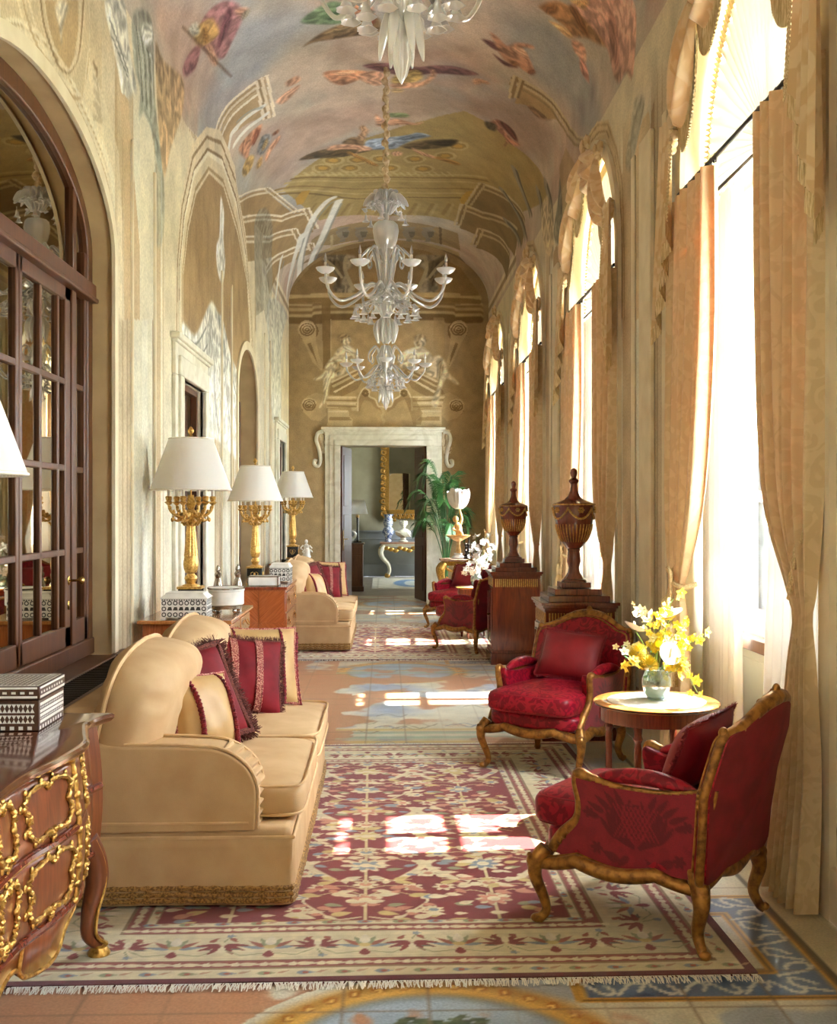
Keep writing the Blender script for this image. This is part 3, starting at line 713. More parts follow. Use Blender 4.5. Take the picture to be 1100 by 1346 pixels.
Sf 186 150 104 0.9 0 507 832 506 863 523 942 496 942 450 892 419 863 458 841
Sl 150 118 78 0.5 0.02 505 847 437 863
Sl 150 118 78 0.5 0.02 506 858 442 871
Sl 150 118 78 0.5 0.02 508 869 447 880
Sl 150 118 78 0.5 0.02 510 880 452 889
Sl 150 118 78 0.5 0.02 512 892 457 897
Sl 150 118 78 0.5 0.02 514 903 462 906
Sl 150 118 78 0.5 0.02 516 916 468 916
Sl 150 118 78 0.5 0.02 518 928 473 925
Sp 226 206 166 1 0 170 897 250 904 367 913 419 932 482 987 525 1066 546 1137 544 1249 501 1360 410 1433 302 1458 173 1458 173 1409 298 1409 383 1403 441 1374 478 1293 500 1179 486 1083 445 1009 404 970 360 945 254 945 170 945
Sp 160 130 88 1 0 170 905 250 911 366 918 416 938 475 991 518 1069 540 1151 535 1267 490 1362 405 1427 301 1449 173 1449 173 1445 301 1445 403 1425 486 1363 531 1273 537 1156 515 1070 472 993 415 941 365 921 251 914 170 909
Sp 150 120 80 1 0 170 918 252 922 364 927 412 948 465 997 508 1073 529 1167 518 1280 474 1366 397 1419 300 1435 173 1435 173 1432 300 1432 396 1417 470 1367 513 1281 526 1169 505 1075 463 998 411 951 363 929 252 925 170 921
Sp 240 228 196 1 0 170 921 252 925 363 929 411 951 463 998 505 1075 526 1169 513 1281 470 1367 396 1417 300 1432 173 1432 173 1427 299 1427 393 1414 464 1368 506 1284 520 1171 501 1076 459 1001 410 955 362 932 252 929 170 926
Sp 176 146 100 1 0 170 937 253 938 361 940 407 964 451 1006 492 1080 508 1176 489 1290 450 1371 387 1407 298 1416 173 1416 173 1412 298 1412 385 1405 446 1373 483 1292 504 1177 489 1082 448 1008 405 967 360 943 254 942 170 941
Sp 172 138 92 1 0 254 945 360 945 404 970 445 1009 486 1083 500 1179 478 1293 441 1374 383 1403 298 1409
Sl 140 108 68 0.45 0.02 412 980 321 975
Sl 140 108 68 0.45 0.02 423 1009 326 1008
Sl 140 108 68 0.45 0.02 434 1041 332 1042
Sl 140 108 68 0.45 0.02 446 1074 338 1080
Sl 140 108 68 0.45 0.02 459 1110 344 1119
Sl 140 108 68 0.45 0.02 466 1148 351 1162
Sl 140 108 68 0.45 0.02 473 1189 359 1209
Sl 140 108 68 0.45 0.02 480 1234 367 1259
Sl 140 108 68 0.45 0.02 489 1281 376 1314
Sf 236 233 220 0.92 0 484 1158 475 1183 447 1179 423 1192 398 1171 405 1135 427 1129 443 1150
Sf 230 228 214 0.92 0 318 938 319 1002 342 1049 366 1097 363 1142 360 1179 330 1245 300 1403 215 1403 231 1179 244 1033 269 972
Sl 138 138 128 0.85 0.035 310 952 312 1009 336 1066
Sl 138 138 128 0.85 0.035 296 958 299 1017 321 1074
Sl 138 138 128 0.85 0.035 281 972 286 1025
Sl 138 138 128 0.85 0.035 301 1049 273 1041 248 1083
Sl 138 138 128 0.85 0.035 327 1119 281 1116 241 1148
Sl 138 138 128 0.85 0.035 339 1179 290 1200 238 1245
Sl 138 138 128 0.85 0.035 318 1227 283 1293 226 1332
Sl 138 138 128 0.85 0.035 352 1097 325 1105
Sp 196 170 126 0.9 0 532 1455 541 1551 426 1532 392 1458
Sf 140 140 124 0.5 0 554 1463 562 1597 514 1688 442 1626 398 1497 452 1464
Sp 225 214 184 1 0 416 1471 441 1568 418 1626 174 1606 174 1471
Sf 205 208 196 0.6 0 470 1638 500 1933 430 1827 308 1817 298 1688 401 1626
Sp 232 214 172 1 0 175 1807 337 1827 451 1906 534 2079 559 2155 562 2384 527 2786 436 2871 181 2822
Sl 170 138 92 0.8 0.03 353 1898 449 1965 516 2116 544 2228 544 2422 505 2659 435 2720
Sl 170 138 92 0.8 0.03 371 1975 445 2029 496 2147 520 2257 519 2404 485 2543 435 2585
Sl 170 138 92 0.8 0.03 390 2058 442 2097 476 2180 491 2254 490 2350 467 2436 435 2462
Sp 214 184 134 1 0 438 2377 402 2363 371 2327 352 2275 348 2221 358 2174 380 2143 409 2132 442 2143 471 2174 492 2221 500 2275 492 2327 470 2363
Sp 150 150 134 0.8 0 589 2440 594 2704 570 3090 521 2974
Sp 214 190 146 1 0 182 2974 379 3114 507 3626 583 3850 601 4506 202 6458
Sp 236 220 184 1 0 429 5780 322 5634 237 5261 193 4802 190 4377 220 4055 273 3858 338 3792 410 3858 480 4055 537 4349 558 4583 557 5036 523 5634
Sp 104 98 78 1 0 410 5359 329 5278 263 5065 226 4786 223 4510 248 4287 294 4146 352 4097 415 4146 474 4287 520 4510 538 4749 530 5060 484 5278
Sp 150 130 92 1 0 402 5191 333 5154 277 5056 245 4920 243 4778 268 4657 314 4576 373 4548 434 4576 488 4657 524 4778 534 4905 515 5056 468 5154
Sp 140 144 130 0.8 0 614 4146 644 4087 568 6295 510 6157
Sp 214 186 138 1 0 1139 1176 1080 1102 1028 1046 1005 1011 1007 956 1023 906 1057 871 1090 847 1140 841 1195 841 1191 867 1134 868 1090 873 1062 887 1034 920 1028 941 1022 979 1036 1020 1088 1064 1148 1122
Sp 170 140 96 1 0 1140 1168 1081 1096 1030 1042 1007 1006 1010 954 1025 908 1058 873 1090 851 1140 845 1195 845 1194 847 1139 847 1090 853 1058 875 1026 910 1012 952 1009 1003 1030 1039 1082 1092 1141 1162
Sp 160 130 86 1 0 1144 1149 1084 1083 1032 1033 1014 995 1018 949 1029 913 1060 879 1090 860 1137 854 1193 854 1193 856 1137 857 1090 862 1060 880 1030 914 1020 947 1015 992 1033 1030 1085 1079 1145 1143
Sp 226 202 158 1 0 1145 1142 1085 1078 1033 1029 1016 991 1020 947 1030 915 1060 881 1090 863 1137 857 1193 857 1192 859 1136 860 1090 865 1061 882 1031 916 1022 945 1018 988 1034 1027 1086 1074 1146 1137
Sp 224 196 146 1 0 1114 821 1089 816 1073 802 1064 784 1065 767 1072 762 1102 765 1157 772 1207 773 1198 822
Sf 150 144 120 0.7 0 1077 840 1051 821 1042 808 1052 779 1068 794 1080 810 1088 826
Sp 160 126 84 0.8 0 1070 760 1063 750 1211 750 1207 769 1136 765
Sp 176 146 100 0.7 0 1022 1046 976 1122 983 1165 1066 1133 1043 1083
Sf 118 116 98 0.8 0 1018 1176 995 1160 1037 1143 1062 1165 1042 1205
Sf 206 184 140 0.8 0 991 1301 994 1235 1067 1202 1040 1274
Sp 196 166 120 1 0 1133 1211 1063 1205 1059 1182 1073 1154 1144 1149
Sp 206 178 130 1 0 1066 1607 1029 1566 1007 1509 997 1430 1010 1366 1040 1322 1082 1294 1120 1287 1115 1318 1080 1322 1045 1344 1022 1374 1014 1408 1021 1464 1042 1500 1080 1528
Sp 150 122 80 1 0 1072 1575 1034 1539 1013 1490 1004 1421 1015 1369 1042 1331 1082 1305 1118 1299 1118 1304 1081 1309 1043 1334 1017 1370 1007 1418 1015 1484 1036 1529 1074 1563
Ep 190 162 114 0.85 0 -96 504 102 504 98 306 -101 306
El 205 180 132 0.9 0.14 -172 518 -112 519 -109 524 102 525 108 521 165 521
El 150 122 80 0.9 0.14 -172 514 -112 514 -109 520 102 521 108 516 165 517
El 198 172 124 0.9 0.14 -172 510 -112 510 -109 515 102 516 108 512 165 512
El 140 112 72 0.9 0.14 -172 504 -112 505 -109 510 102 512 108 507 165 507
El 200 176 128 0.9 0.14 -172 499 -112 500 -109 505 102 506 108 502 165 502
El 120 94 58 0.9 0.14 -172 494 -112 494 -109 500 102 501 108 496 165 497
Ep 140 112 70 0.8 0 -112 529 -96 529 -96 406 -109 409
Ep 206 182 136 1 0 -97 497 -95 497 -95 419 -97 419
Ep 176 148 102 0.6 0 83 500 102 500 105 420 95 420 83 451
Ep 120 94 60 0.7 0 -117 476 -119 468 -124 462 -131 459 -139 459 -146 462 -151 468 -153 476 -151 483 -146 489 -139 492 -131 492 -124 489 -119 483
Ep 196 170 126 1 0 -152 472 -144 459 -128 422 -112 406 -109 414 -117 434 -122 463 -122 475
Ep 196 170 126 1 0 -121 478 -123 471 -127 466 -134 462 -141 462 -147 465 -152 471 -154 478 -152 485 -147 491 -141 494 -134 494 -127 491 -123 485
El 128 102 66 0.9 0.03 -125 478 -126 475 -129 471 -132 469 -137 468 -142 469 -146 471 -148 474 -149 478 -148 482 -146 485 -142 487 -137 488 -132 487 -129 485 -126 482 -125 478
El 222 200 158 0.9 0.025 -150 482 -149 485 -147 487 -144 489 -141 490 -137 491 -134 490 -130 489 -128 488 -125 485 -124 482
El 128 102 66 0.9 0.03 -129 478 -130 476 -132 474 -134 472 -137 472 -140 472 -143 474 -144 476 -145 478 -144 481 -143 483 -140 484 -137 484 -134 484 -132 483 -130 481 -129 478
El 222 200 158 0.9 0.025 -146 481 -145 483 -143 484 -142 486 -140 486 -137 487 -135 486 -133 486 -131 485 -130 483 -129 481
El 128 102 66 0.9 0.03 -134 478 -134 477 -135 476 -136 476 -137 475 -139 476 -140 476 -140 477 -141 478 -140 479 -140 480 -139 481 -137 481 -136 481 -135 480 -134 479 -134 478
El 222 200 158 0.9 0.025 -141 480 -141 481 -140 482 -139 482 -138 482 -137 483 -136 482 -135 482 -134 482 -134 481 -133 480
Ep 120 94 60 0.7 0 144 477 142 470 137 464 130 460 122 460 114 463 109 469 108 477 109 484 114 490 122 494 130 494 137 490 142 484
Ep 196 170 126 1 0 143 473 133 457 120 426 108 406 104 415 110 435 113 464 113 476
Ep 196 170 126 1 0 144 480 142 472 138 467 131 464 124 464 117 467 113 472 111 479 113 486 117 492 124 495 131 496 138 492 142 487
El 128 102 66 0.9 0.03 140 480 139 476 136 473 132 470 127 470 123 470 119 472 116 476 115 479 116 483 119 486 123 488 127 489 132 489 136 486 139 483 140 480
El 222 200 158 0.9 0.025 114 483 116 486 118 489 120 490 124 492 127 492 131 492 134 491 137 489 139 486 141 484
El 128 102 66 0.9 0.03 135 480 135 477 133 475 130 474 127 473 124 474 122 475 120 477 120 479 120 482 122 484 124 485 127 486 130 485 133 484 135 482 135 480
El 222 200 158 0.9 0.025 119 482 120 484 121 486 123 487 125 488 127 488 130 488 132 487 134 486 135 484 136 482
El 128 102 66 0.9 0.03 131 480 131 478 130 477 129 477 127 477 126 477 125 477 124 478 124 480 124 481 125 482 126 482 127 482 129 482 130 482 131 481 131 480
El 222 200 158 0.9 0.025 124 481 124 482 125 483 125 483 126 484 127 484 128 484 129 483 130 483 131 482 131 481
Ep 130 104 66 0.7 0 -137 453 -118 416 -122 428 -131 456
Ep 130 104 66 0.7 0 127 454 111 416 114 435 122 457
Ep 120 94 60 0.7 0 -116 344 -117 337 -122 332 -128 329 -135 329 -141 332 -146 337 -147 344 -146 350 -141 356 -135 359 -128 359 -122 356 -117 351
Ep 196 170 126 1 0 -145 351 -137 362 -122 368 -106 365 -104 328 -115 318 -131 321 -144 334
Ep 196 170 126 1 0 -119 346 -120 340 -125 335 -130 332 -137 332 -142 335 -146 340 -148 346 -146 353 -142 358 -137 360 -130 360 -125 358 -120 353
El 128 102 66 0.9 0.03 -123 346 -124 343 -126 340 -129 338 -133 338 -138 338 -141 340 -143 343 -144 346 -143 350 -141 353 -138 354 -133 355 -129 354 -126 353 -124 350 -123 346
El 222 200 158 0.9 0.025 -145 350 -144 352 -142 355 -140 356 -137 357 -134 358 -130 357 -128 356 -125 355 -123 353 -122 350
El 128 102 66 0.9 0.03 -126 346 -127 344 -128 342 -131 341 -133 341 -136 341 -138 342 -140 344 -140 346 -140 349 -138 350 -136 352 -133 352 -131 352 -128 350 -127 349 -126 346
El 222 200 158 0.9 0.025 -141 349 -140 351 -139 352 -137 353 -136 354 -134 354 -132 354 -130 353 -128 352 -127 351 -126 349
El 128 102 66 0.9 0.03 -130 346 -130 346 -131 345 -132 344 -133 344 -135 344 -136 345 -136 346 -137 346 -136 347 -136 348 -135 349 -133 349 -132 349 -131 348 -130 347 -130 346
El 222 200 158 0.9 0.025 -137 348 -136 349 -136 350 -135 350 -134 350 -134 350 -133 350 -132 350 -131 350 -130 349 -130 348
Ep 120 94 60 0.7 0 138 343 136 336 132 331 125 328 118 328 112 331 107 336 106 343 107 350 112 355 118 358 125 358 132 355 136 350
Ep 196 170 126 1 0 136 350 127 361 111 369 98 364 98 328 108 319 124 324 135 335
Ep 196 170 126 1 0 138 346 137 339 133 334 127 331 120 331 115 334 111 339 109 346 111 352 115 357 120 360 127 360 133 357 137 352
El 128 102 66 0.9 0.03 134 346 134 342 131 339 128 338 124 337 120 338 116 339 114 342 113 346 114 349 116 352 120 354 124 354 128 354 131 352 134 349 134 346
El 222 200 158 0.9 0.025 112 349 113 352 115 354 118 355 120 356 124 357 127 356 130 356 132 354 134 352 135 349
El 128 102 66 0.9 0.03 131 346 130 344 129 342 126 340 124 340 121 340 119 342 117 343 117 346 117 348 119 350 121 351 124 351 126 351 129 350 130 348 131 346
El 222 200 158 0.9 0.025 116 348 117 350 118 351 120 352 122 353 124 353 126 353 127 352 129 351 130 350 131 348
El 128 102 66 0.9 0.03 127 346 127 345 126 344 125 343 124 343 122 343 121 344 121 345 120 346 121 346 121 347 122 348 124 348 125 348 126 347 127 346 127 346
El 222 200 158 0.9 0.025 120 347 120 348 121 349 122 349 123 349 124 350 125 349 125 349 126 349 127 348 127 347
Ep 158 130 88 0.9 0 -107 365 -95 387 -43 412 -34 403 -49 375 -74 362
Ep 230 210 168 1 0 -97 387 -93 389 -42 414 -42 411 -93 385
Ep 158 130 88 1 0 -96 383 -92 385 -42 410 -42 406 -92 380
Ep 212 188 142 1 0 -95 380 -91 382 -42 407 -42 403 -91 377
Ep 158 130 88 1 0 -93 374 -89 376 -42 400 -42 397 -89 371
Ep 230 210 168 1 0 -92 370 -88 372 -42 397 -42 394 -88 368
Ep 212 188 142 1 0 -106 362 -60 362 -59 353 -46 353 -46 337 -59 337 -62 343 -103 341
El 230 210 168 0.9 0.035 -106 360 -52 360
El 158 130 88 0.9 0.035 -104 355 -52 354
El 230 210 168 0.9 0.035 -102 350 -52 349
El 158 130 88 0.9 0.035 -101 345 -52 344
Ep 212 188 142 1 0 -101 340 -65 337 -64 328 -58 322 -58 310 -102 310
Ep 158 130 88 0.8 0 -98 326 -64 326 -59 320 -99 320
El 230 210 168 0.9 0.03 -100 335 -66 335
Ep 172 142 98 1 0 -46 334 -52 347 -48 366 -37 378 -29 372 -31 364 -21 359 -15 347 -5 342 -5 334 -19 342 -26 352 -37 356 -42 347
El 230 210 168 0.9 0.035 -49 337 -48 359 -38 376 -29 371 -29 362 -18 356 -13 345 -3 343
El 120 94 58 0.8 0.025 -30 367 -31 365 -33 363 -36 362 -38 363 -40 365 -41 367 -40 370 -38 372 -36 372 -33 372 -31 370
El 120 94 58 0.8 0.025 -32 367 -33 366 -34 365 -36 364 -37 365 -38 366 -39 367 -38 368 -37 370 -36 370 -34 370 -33 369
Ep 222 206 170 1 0 -117 302 -104 306 -102 284 -106 262 -117 262 -120 271 -111 274 -115 290
El 140 114 76 0.8 0.025 -113 299 -107 293 -108 281 -106 274
El 140 114 76 0.8 0.02 -111 269 -112 268 -113 267 -115 266 -116 266 -118 268 -118 269 -118 271 -116 272 -115 272 -113 272 -112 271
Ep 158 130 88 0.9 0 103 366 91 388 39 412 30 404 46 375 71 362
Ep 230 210 168 1 0 93 388 90 390 38 415 39 411 90 386
Ep 158 130 88 1 0 92 384 88 386 38 410 39 407 88 381
Ep 212 188 142 1 0 91 380 87 382 38 407 39 404 87 378
Ep 158 130 88 1 0 89 374 85 376 38 401 39 397 85 372
Ep 230 210 168 1 0 88 371 84 373 38 398 39 394 84 368
Ep 212 188 142 1 0 102 362 56 362 55 353 42 353 42 337 55 338 58 343 99 341
El 230 210 168 0.9 0.035 102 361 48 361
El 158 130 88 0.9 0.035 100 356 48 354
El 230 210 168 0.9 0.035 99 351 48 350
El 158 130 88 0.9 0.035 97 345 48 344
Ep 212 188 142 1 0 98 341 61 338 60 328 54 322 54 310 98 310
Ep 158 130 88 0.8 0 94 327 60 326 55 320 95 320
El 230 210 168 0.9 0.03 96 336 62 336
Ep 172 142 98 1 0 42 334 48 347 44 366 33 378 25 372 27 364 17 359 11 347 2 342 2 334 15 342 22 352 33 356 38 347
El 230 210 168 0.9 0.035 46 338 44 360 34 376 25 371 25 363 14 356 9 345 -1 343
El 120 94 58 0.8 0.025 26 367 27 365 29 363 32 362 34 363 37 365 37 367 37 370 34 372 32 372 29 372 27 370
El 120 94 58 0.8 0.025 28 367 29 366 30 365 32 364 33 365 34 366 35 367 34 369 33 370 32 370 30 370 29 369
Ep 222 206 170 1 0 113 303 101 306 98 284 102 262 113 262 116 272 107 275 111 290
El 140 114 76 0.8 0.025 109 300 104 294 105 281 103 275
El 140 114 76 0.8 0.02 108 270 108 268 109 267 111 266 113 267 114 268 114 270 114 271 113 272 111 273 109 272 108 271
Ep 150 122 80 0.6 0 32 360 51 360 64 334 62 312 48 312 42 334
El 200 176 130 0.9 0.05 -8 342 -4 334 -7 326 -3 318 -5 313
Ef 158 132 94 0.45 0 -86 463 -78 471 -60 469 -60 450 -46 432 -49 419 -74 416 -109 412 -96 428 -81 447
Ef 228 210 172 0.95 0 -61 460 -62 456 -64 453 -68 450 -71 450 -75 453 -77 456 -78 460 -77 465 -75 468 -71 470 -68 470 -64 468 -62 465
Ef 158 132 94 0.95 0 -79 468 -69 471 -60 464 -65 465 -74 461 -77 455
Ef 228 210 172 0.95 0 -74 451 -64 451 -55 444 -47 433 -46 424 -62 419 -84 422 -95 422 -86 440
Ef 244 230 198 0.95 0 -74 448 -65 449 -58 440 -68 438
Ef 158 132 94 0.7 0 -86 431 -74 428 -60 432 -62 425 -81 423
Ef 228 210 172 0.95 0 -90 431 -68 431 -64 413 -74 399 -96 394 -118 390 -125 392 -109 401 -104 416
Ef 158 132 94 0.7 0 -93 425 -74 419 -78 406 -96 398 -87 412
Ef 228 210 172 0.95 0 -106 403 -90 404 -88 397 -98 381 -102 359 -113 343 -116 345 -108 359 -109 384
Ef 244 230 198 0.8 0 -104 401 -98 401 -104 375
Ef 158 132 94 0.45 0 48 466 64 471 72 460 67 448 83 429 76 404 32 410 21 419 26 438 48 449
Ef 228 210 172 0.95 0 70 458 69 453 66 449 62 447 58 447 54 449 51 453 50 458 51 464 54 468 58 470 62 470 66 468 69 464
Ef 158 132 94 0.8 0 51 466 62 471 71 464 64 465 58 459 61 448 54 452
Ef 228 210 172 0.95 0 51 448 65 448 80 434 81 427 73 419 70 404 51 407 26 413 21 423 30 439
Ef 244 230 198 0.8 0 35 439 51 444 57 432 42 426
Ef 158 132 94 0.6 0 51 429 70 426 67 413 48 416
Ef 228 210 172 0.95 0 70 419 92 434 105 420 108 406 127 386 122 384 107 394 98 379 91 347 85 343 80 352 89 375 92 391 73 400
Ef 158 132 94 0.7 0 95 426 102 413 98 398 91 385 92 404
Ep 150 122 78 0.7 0 -168 546 -129 590 -89 614 -9 629 71 617 131 588 163 544 163 524 -168 522
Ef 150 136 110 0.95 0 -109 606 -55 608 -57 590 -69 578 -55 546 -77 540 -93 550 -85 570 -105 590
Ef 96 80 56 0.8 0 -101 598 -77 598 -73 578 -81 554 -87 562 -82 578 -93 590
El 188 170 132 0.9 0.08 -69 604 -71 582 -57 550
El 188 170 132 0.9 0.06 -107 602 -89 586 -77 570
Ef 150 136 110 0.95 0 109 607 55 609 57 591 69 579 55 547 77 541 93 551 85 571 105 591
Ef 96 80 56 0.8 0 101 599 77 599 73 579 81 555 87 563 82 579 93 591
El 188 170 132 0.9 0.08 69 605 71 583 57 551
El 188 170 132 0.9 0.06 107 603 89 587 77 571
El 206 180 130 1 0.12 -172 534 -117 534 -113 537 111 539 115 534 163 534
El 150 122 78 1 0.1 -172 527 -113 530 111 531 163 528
'''.strip().split('\n'):
    _t = _l.split(); _v = [float(x) for x in _t[1:]]
    PAINT.append((_t[0][0], _t[0][1], tuple(_v[:3]), _v[3], _v[4], [(_v[k] / 100, _v[k + 1] / 100) for k in range(5, len(_v), 2)]))
# ================================================================ materials
M = {}
M['wall'] = PAINTED('fresco_plaster', .85, .12, 60)
M['floorp'] = PAINTED('majolica_tiles', .3, .05, 90, spec=.5)
M['rug'] = PAINTED('rug_pile', .95, .5, 420, sheen=.2)
M['plaster'] = P('plain_plaster', (226, 214, 184), (214, 200, 168), rough=.85, scale=5)
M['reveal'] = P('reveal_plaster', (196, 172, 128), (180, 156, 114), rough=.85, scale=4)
M['winreveal'] = P('window_reveal_plaster', (240, 229, 196), (234, 222, 188), rough=.85, scale=4)
M['marble'] = P('pale_marble', (226, 222, 204), (206, 200, 178), rough=.5, scale=3, dist=2)
M['strip'] = P('stone_strip', (206, 194, 162), (190, 176, 142), rough=.5, scale=4)
M['redmarble'] = P('red_marble', (140, 92, 76), (110, 66, 54), rough=.3, scale=9, dist=2)
M['walnut'] = WOOD('walnut', (98, 55, 24), (70, 36, 14), rough=.42, coat=.12)
M['commode'] = WOOD('commode_walnut', (130, 70, 38), (94, 48, 24), rough=.28, coat=.3)
M['darkwood'] = WOOD('dark_walnut', (84, 52, 32), (58, 34, 20), rough=.35, coat=.2)
M['mahogany'] = WOOD('mahogany', (122, 54, 32), (84, 34, 20), rough=.2, coat=.5)
M['mahog2'] = WOOD('flame_mahogany', (140, 62, 36), (86, 34, 22), rough=.16, coat=.8, scale=2, stretch=(9, 9, 1))
M['marquetry'] = WOOD('marquetry', (168, 96, 52), (130, 66, 34), rough=.2, coat=.7, scale=4)
M['maple'] = WOOD('pale_veneer', (190, 128, 70), (168, 104, 54), rough=.18, coat=.7)
M['winwood'] = WOOD('window_wood', (128, 92, 64), (104, 72, 48), rough=.4, coat=.2)
M['gilt'] = P('gilding', (212, 170, 92), (146, 104, 46), rough=.32, metal=.85, scale=60, bump=.35, lo=.3, hi=.6)
M['gilt2'] = P('bright_gilding', (228, 190, 112), (180, 136, 70), rough=.34, metal=.8, scale=80, bump=.3)
M['giltwood'] = P('worn_gilt_wood', (168, 118, 56), (96, 60, 26), rough=.38, metal=.6, scale=30, bump=.4, lo=.3, hi=.6)
M['brass'] = P('brass', (196, 160, 92), (170, 130, 66), rough=.25, metal=.95, scale=30)
M['black'] = P('black_stone', (30, 28, 26), (22, 20, 18), rough=.15, coat=.5)
M['iron'] = P('dark_iron', (58, 50, 44), (40, 34, 30), rough=.4, metal=.7)
M['silver'] = P('silver', (190, 184, 172), (150, 144, 132), rough=.25, metal=.9)
M['white'] = P('white_porcelain', (238, 236, 230), (226, 224, 216), rough=.3, coat=.4)
M['ivory'] = P('ivory_white', (236, 234, 226), (220, 218, 208), rough=.5)
M['holes'] = P('dark_holes', (70, 66, 60), (50, 46, 42), rough=.8)
M['tan'] = P('tan_velvet', (200, 169, 126), (186, 152, 109), rough=.75, scale=5, sheen=.25, bump=.1, bscale=300)
M['tanseam'] = P('tan_piping', (216, 184, 140), (204, 170, 124), rough=.75, sheen=.3)
M['braid'] = P('gold_braid', (176, 134, 74), (112, 80, 40), rough=.7, scale=110, lo=.42, hi=.58, bump=.5)
M['gold'] = P('gold_silk', (196, 162, 108), (180, 144, 92), rough=.5, scale=6, sheen=.4)
M['burg'] = P('burgundy_velvet', (128, 18, 30), (98, 10, 20), rough=.7, scale=6, sheen=.05, spec=.25)
M['burgfr'] = P('burgundy_fringe', (120, 62, 50), (70, 30, 26), rough=.9, scale=140, bump=.6)
M['tassel'] = P('tassel_red', (150, 44, 54), (90, 18, 30), rough=.8, scale=60)
M['lace'] = P('braided_gimp', (196, 140, 120), (130, 36, 46), rough=.8, scale=150, lo=.45, hi=.55)
M['crim'] = DAMASK('crimson_damask', (150, 24, 42), (114, 14, 30), 15, rough=.6, sheen=.12)
M['crimplain'] = P('crimson_velvet', (146, 18, 34), (116, 10, 24), rough=.55, scale=5, sheen=.15)
M['crimback'] = P('crimson_back_cloth', (126, 18, 36), (106, 12, 28), rough=.65, scale=12, sheen=.3)
M['shade'] = CLOTH('pleated_silk_shade', (252, 250, 244), .22, (252, 248, 238))
M['drape'] = CLOTH('drape_damask', (218, 196, 154), .055, (255, 118, 36), c2=(208, 184, 141))
M['swag'] = CLOTH('swag_silk', (222, 200, 158), .03, (255, 138, 56), c2=(208, 178, 130), pscale=5)
M['sheer'] = CLOTH('sheer_voile', (246, 246, 242), .020, (252, 252, 250))
M['fan'] = CLOTH('fan_voile', (248, 246, 236), .024, (255, 250, 236))
M['ruffle'] = CLOTH('ruffle_silk', (240, 222, 176), .022, (255, 226, 160))
M['fringe'] = P('cream_fringe', (232, 212, 166), (196, 168, 118), rough=.9, scale=160, lo=.4, hi=.6, stretch=(1, 1, .1))
M['cord'] = P('cream_cord', (226, 206, 160), (190, 166, 118), rough=.8, scale=120)
M['crystal'] = GLASS('blown_glass', (250, 252, 250), .54, .05, (253, 253, 250), .45, .06)
M['crystal2'] = GLASS('frosted_blown_glass', (252, 252, 250), .42, .08, (253, 252, 248), .4, .05)
M['vaseglass'] = GLASS('vase_glass', (214, 228, 226), .7, .04, (190, 206, 206))
M['bulb'] = P('candle_bulb', (240, 180, 110), (226, 150, 80), rough=.3)
M['candle'] = P('candle_sleeve', (238, 234, 222), (228, 222, 208), rough=.5)
M['rope'] = P('silk_sleeve', (226, 206, 166), (176, 146, 98), rough=.7, scale=30, stretch=(1, 1, .6))
M['leafg'] = P('palm_leaf', (74, 118, 62), (40, 82, 40), rough=.4, scale=9)
M['stem'] = P('green_stem', (120, 150, 70), (90, 120, 50), rough=.5)
M['yellow'] = P('yellow_petals', (244, 226, 92), (232, 204, 60), rough=.6, scale=40)
M['cream'] = P('cream_petals', (246, 240, 200), (236, 226, 160), rough=.6, scale=40)
M['pot'] = P('dark_pot', (60, 52, 46), (44, 38, 34), rough=.5)
M['garden'] = P('garden_leaves', (66, 86, 44), (46, 64, 30), rough=.8)
M['bark'] = P('bark', (90, 76, 60), (66, 54, 42), rough=.9)
M['roomw'] = P('far_room_wall', (172, 166, 142), (160, 154, 130), rough=.85, scale=3)
M['dado'] = P('far_room_dado', (150, 156, 160), (138, 144, 148), rough=.8, scale=3)
M['plainfloor'] = P('grey_tiles', (148, 138, 122), (120, 110, 96), rough=.35, scale=3)
M['ceil2'] = P('plain_ceiling', (220, 208, 176), rough=.9)

def mirror_mat(name, c, rough):
    m, nt, out = _nt(name)
    g = _n(nt, 'ShaderNodeBsdfPrincipled'); g.inputs['Base Color'].default_value = (*lin(c), 1); g.inputs['Metallic'].default_value = 1; g.inputs['Roughness'].default_value = rough
    nt.links.new(g.outputs[0], out.inputs['Surface']); return m
M['doorglass'] = mirror_mat('dark_reflecting_glass', (168, 156, 128), .015)
M['mirror'] = mirror_mat('mirror_silver', (206, 206, 198), .01)
def pane_mat():
    m, nt, out = _nt('window_glass'); L = nt.links
    t = _n(nt, 'ShaderNodeBsdfTransparent'); g = _n(nt, 'ShaderNodeBsdfGlossy'); g.inputs['Roughness'].default_value = .02
    mx = _n(nt, 'ShaderNodeMixShader'); mx.inputs[0].default_value = .06
    L.new(t.outputs[0], mx.inputs[1]); L.new(g.outputs[0], mx.inputs[2]); L.new(mx.outputs[0], out.inputs['Surface']); return m
M['pane'] = pane_mat()

# ================================================================ room shell: walls + vault share one unrolled painted sheet
_NA = 400
_ang = np.linspace(0, pi, _NA + 1)
_seg = np.hypot(VX * np.diff(np.cos(_ang)), VR * np.diff(np.sin(_ang)))
_arc = np.concatenate([[0], np.cumsum(_seg)]); LA = _arc[-1]
def shell_pt(S_, D_):
    a = np.interp(S_ - ZS, _arc, _ang)
    X = np.where(S_ <= ZS, XL, np.where(S_ >= ZS + LA, XR, VC - VX * np.cos(a)))
    Z = np.where(S_ <= ZS, S_, np.where(S_ >= ZS + LA, 2 * ZS + LA - S_, ZS + VR * np.sin(a)))
    return X, D_, Z
nW, nV = 330, 300
s_l = np.linspace(0, ZS, nW); s_v = np.linspace(ZS, ZS + LA, nV); s_r = np.linspace(ZS + LA, 2 * ZS + LA, nW)
ss = np.concatenate([s_l, s_v[1:], s_r[1:]])
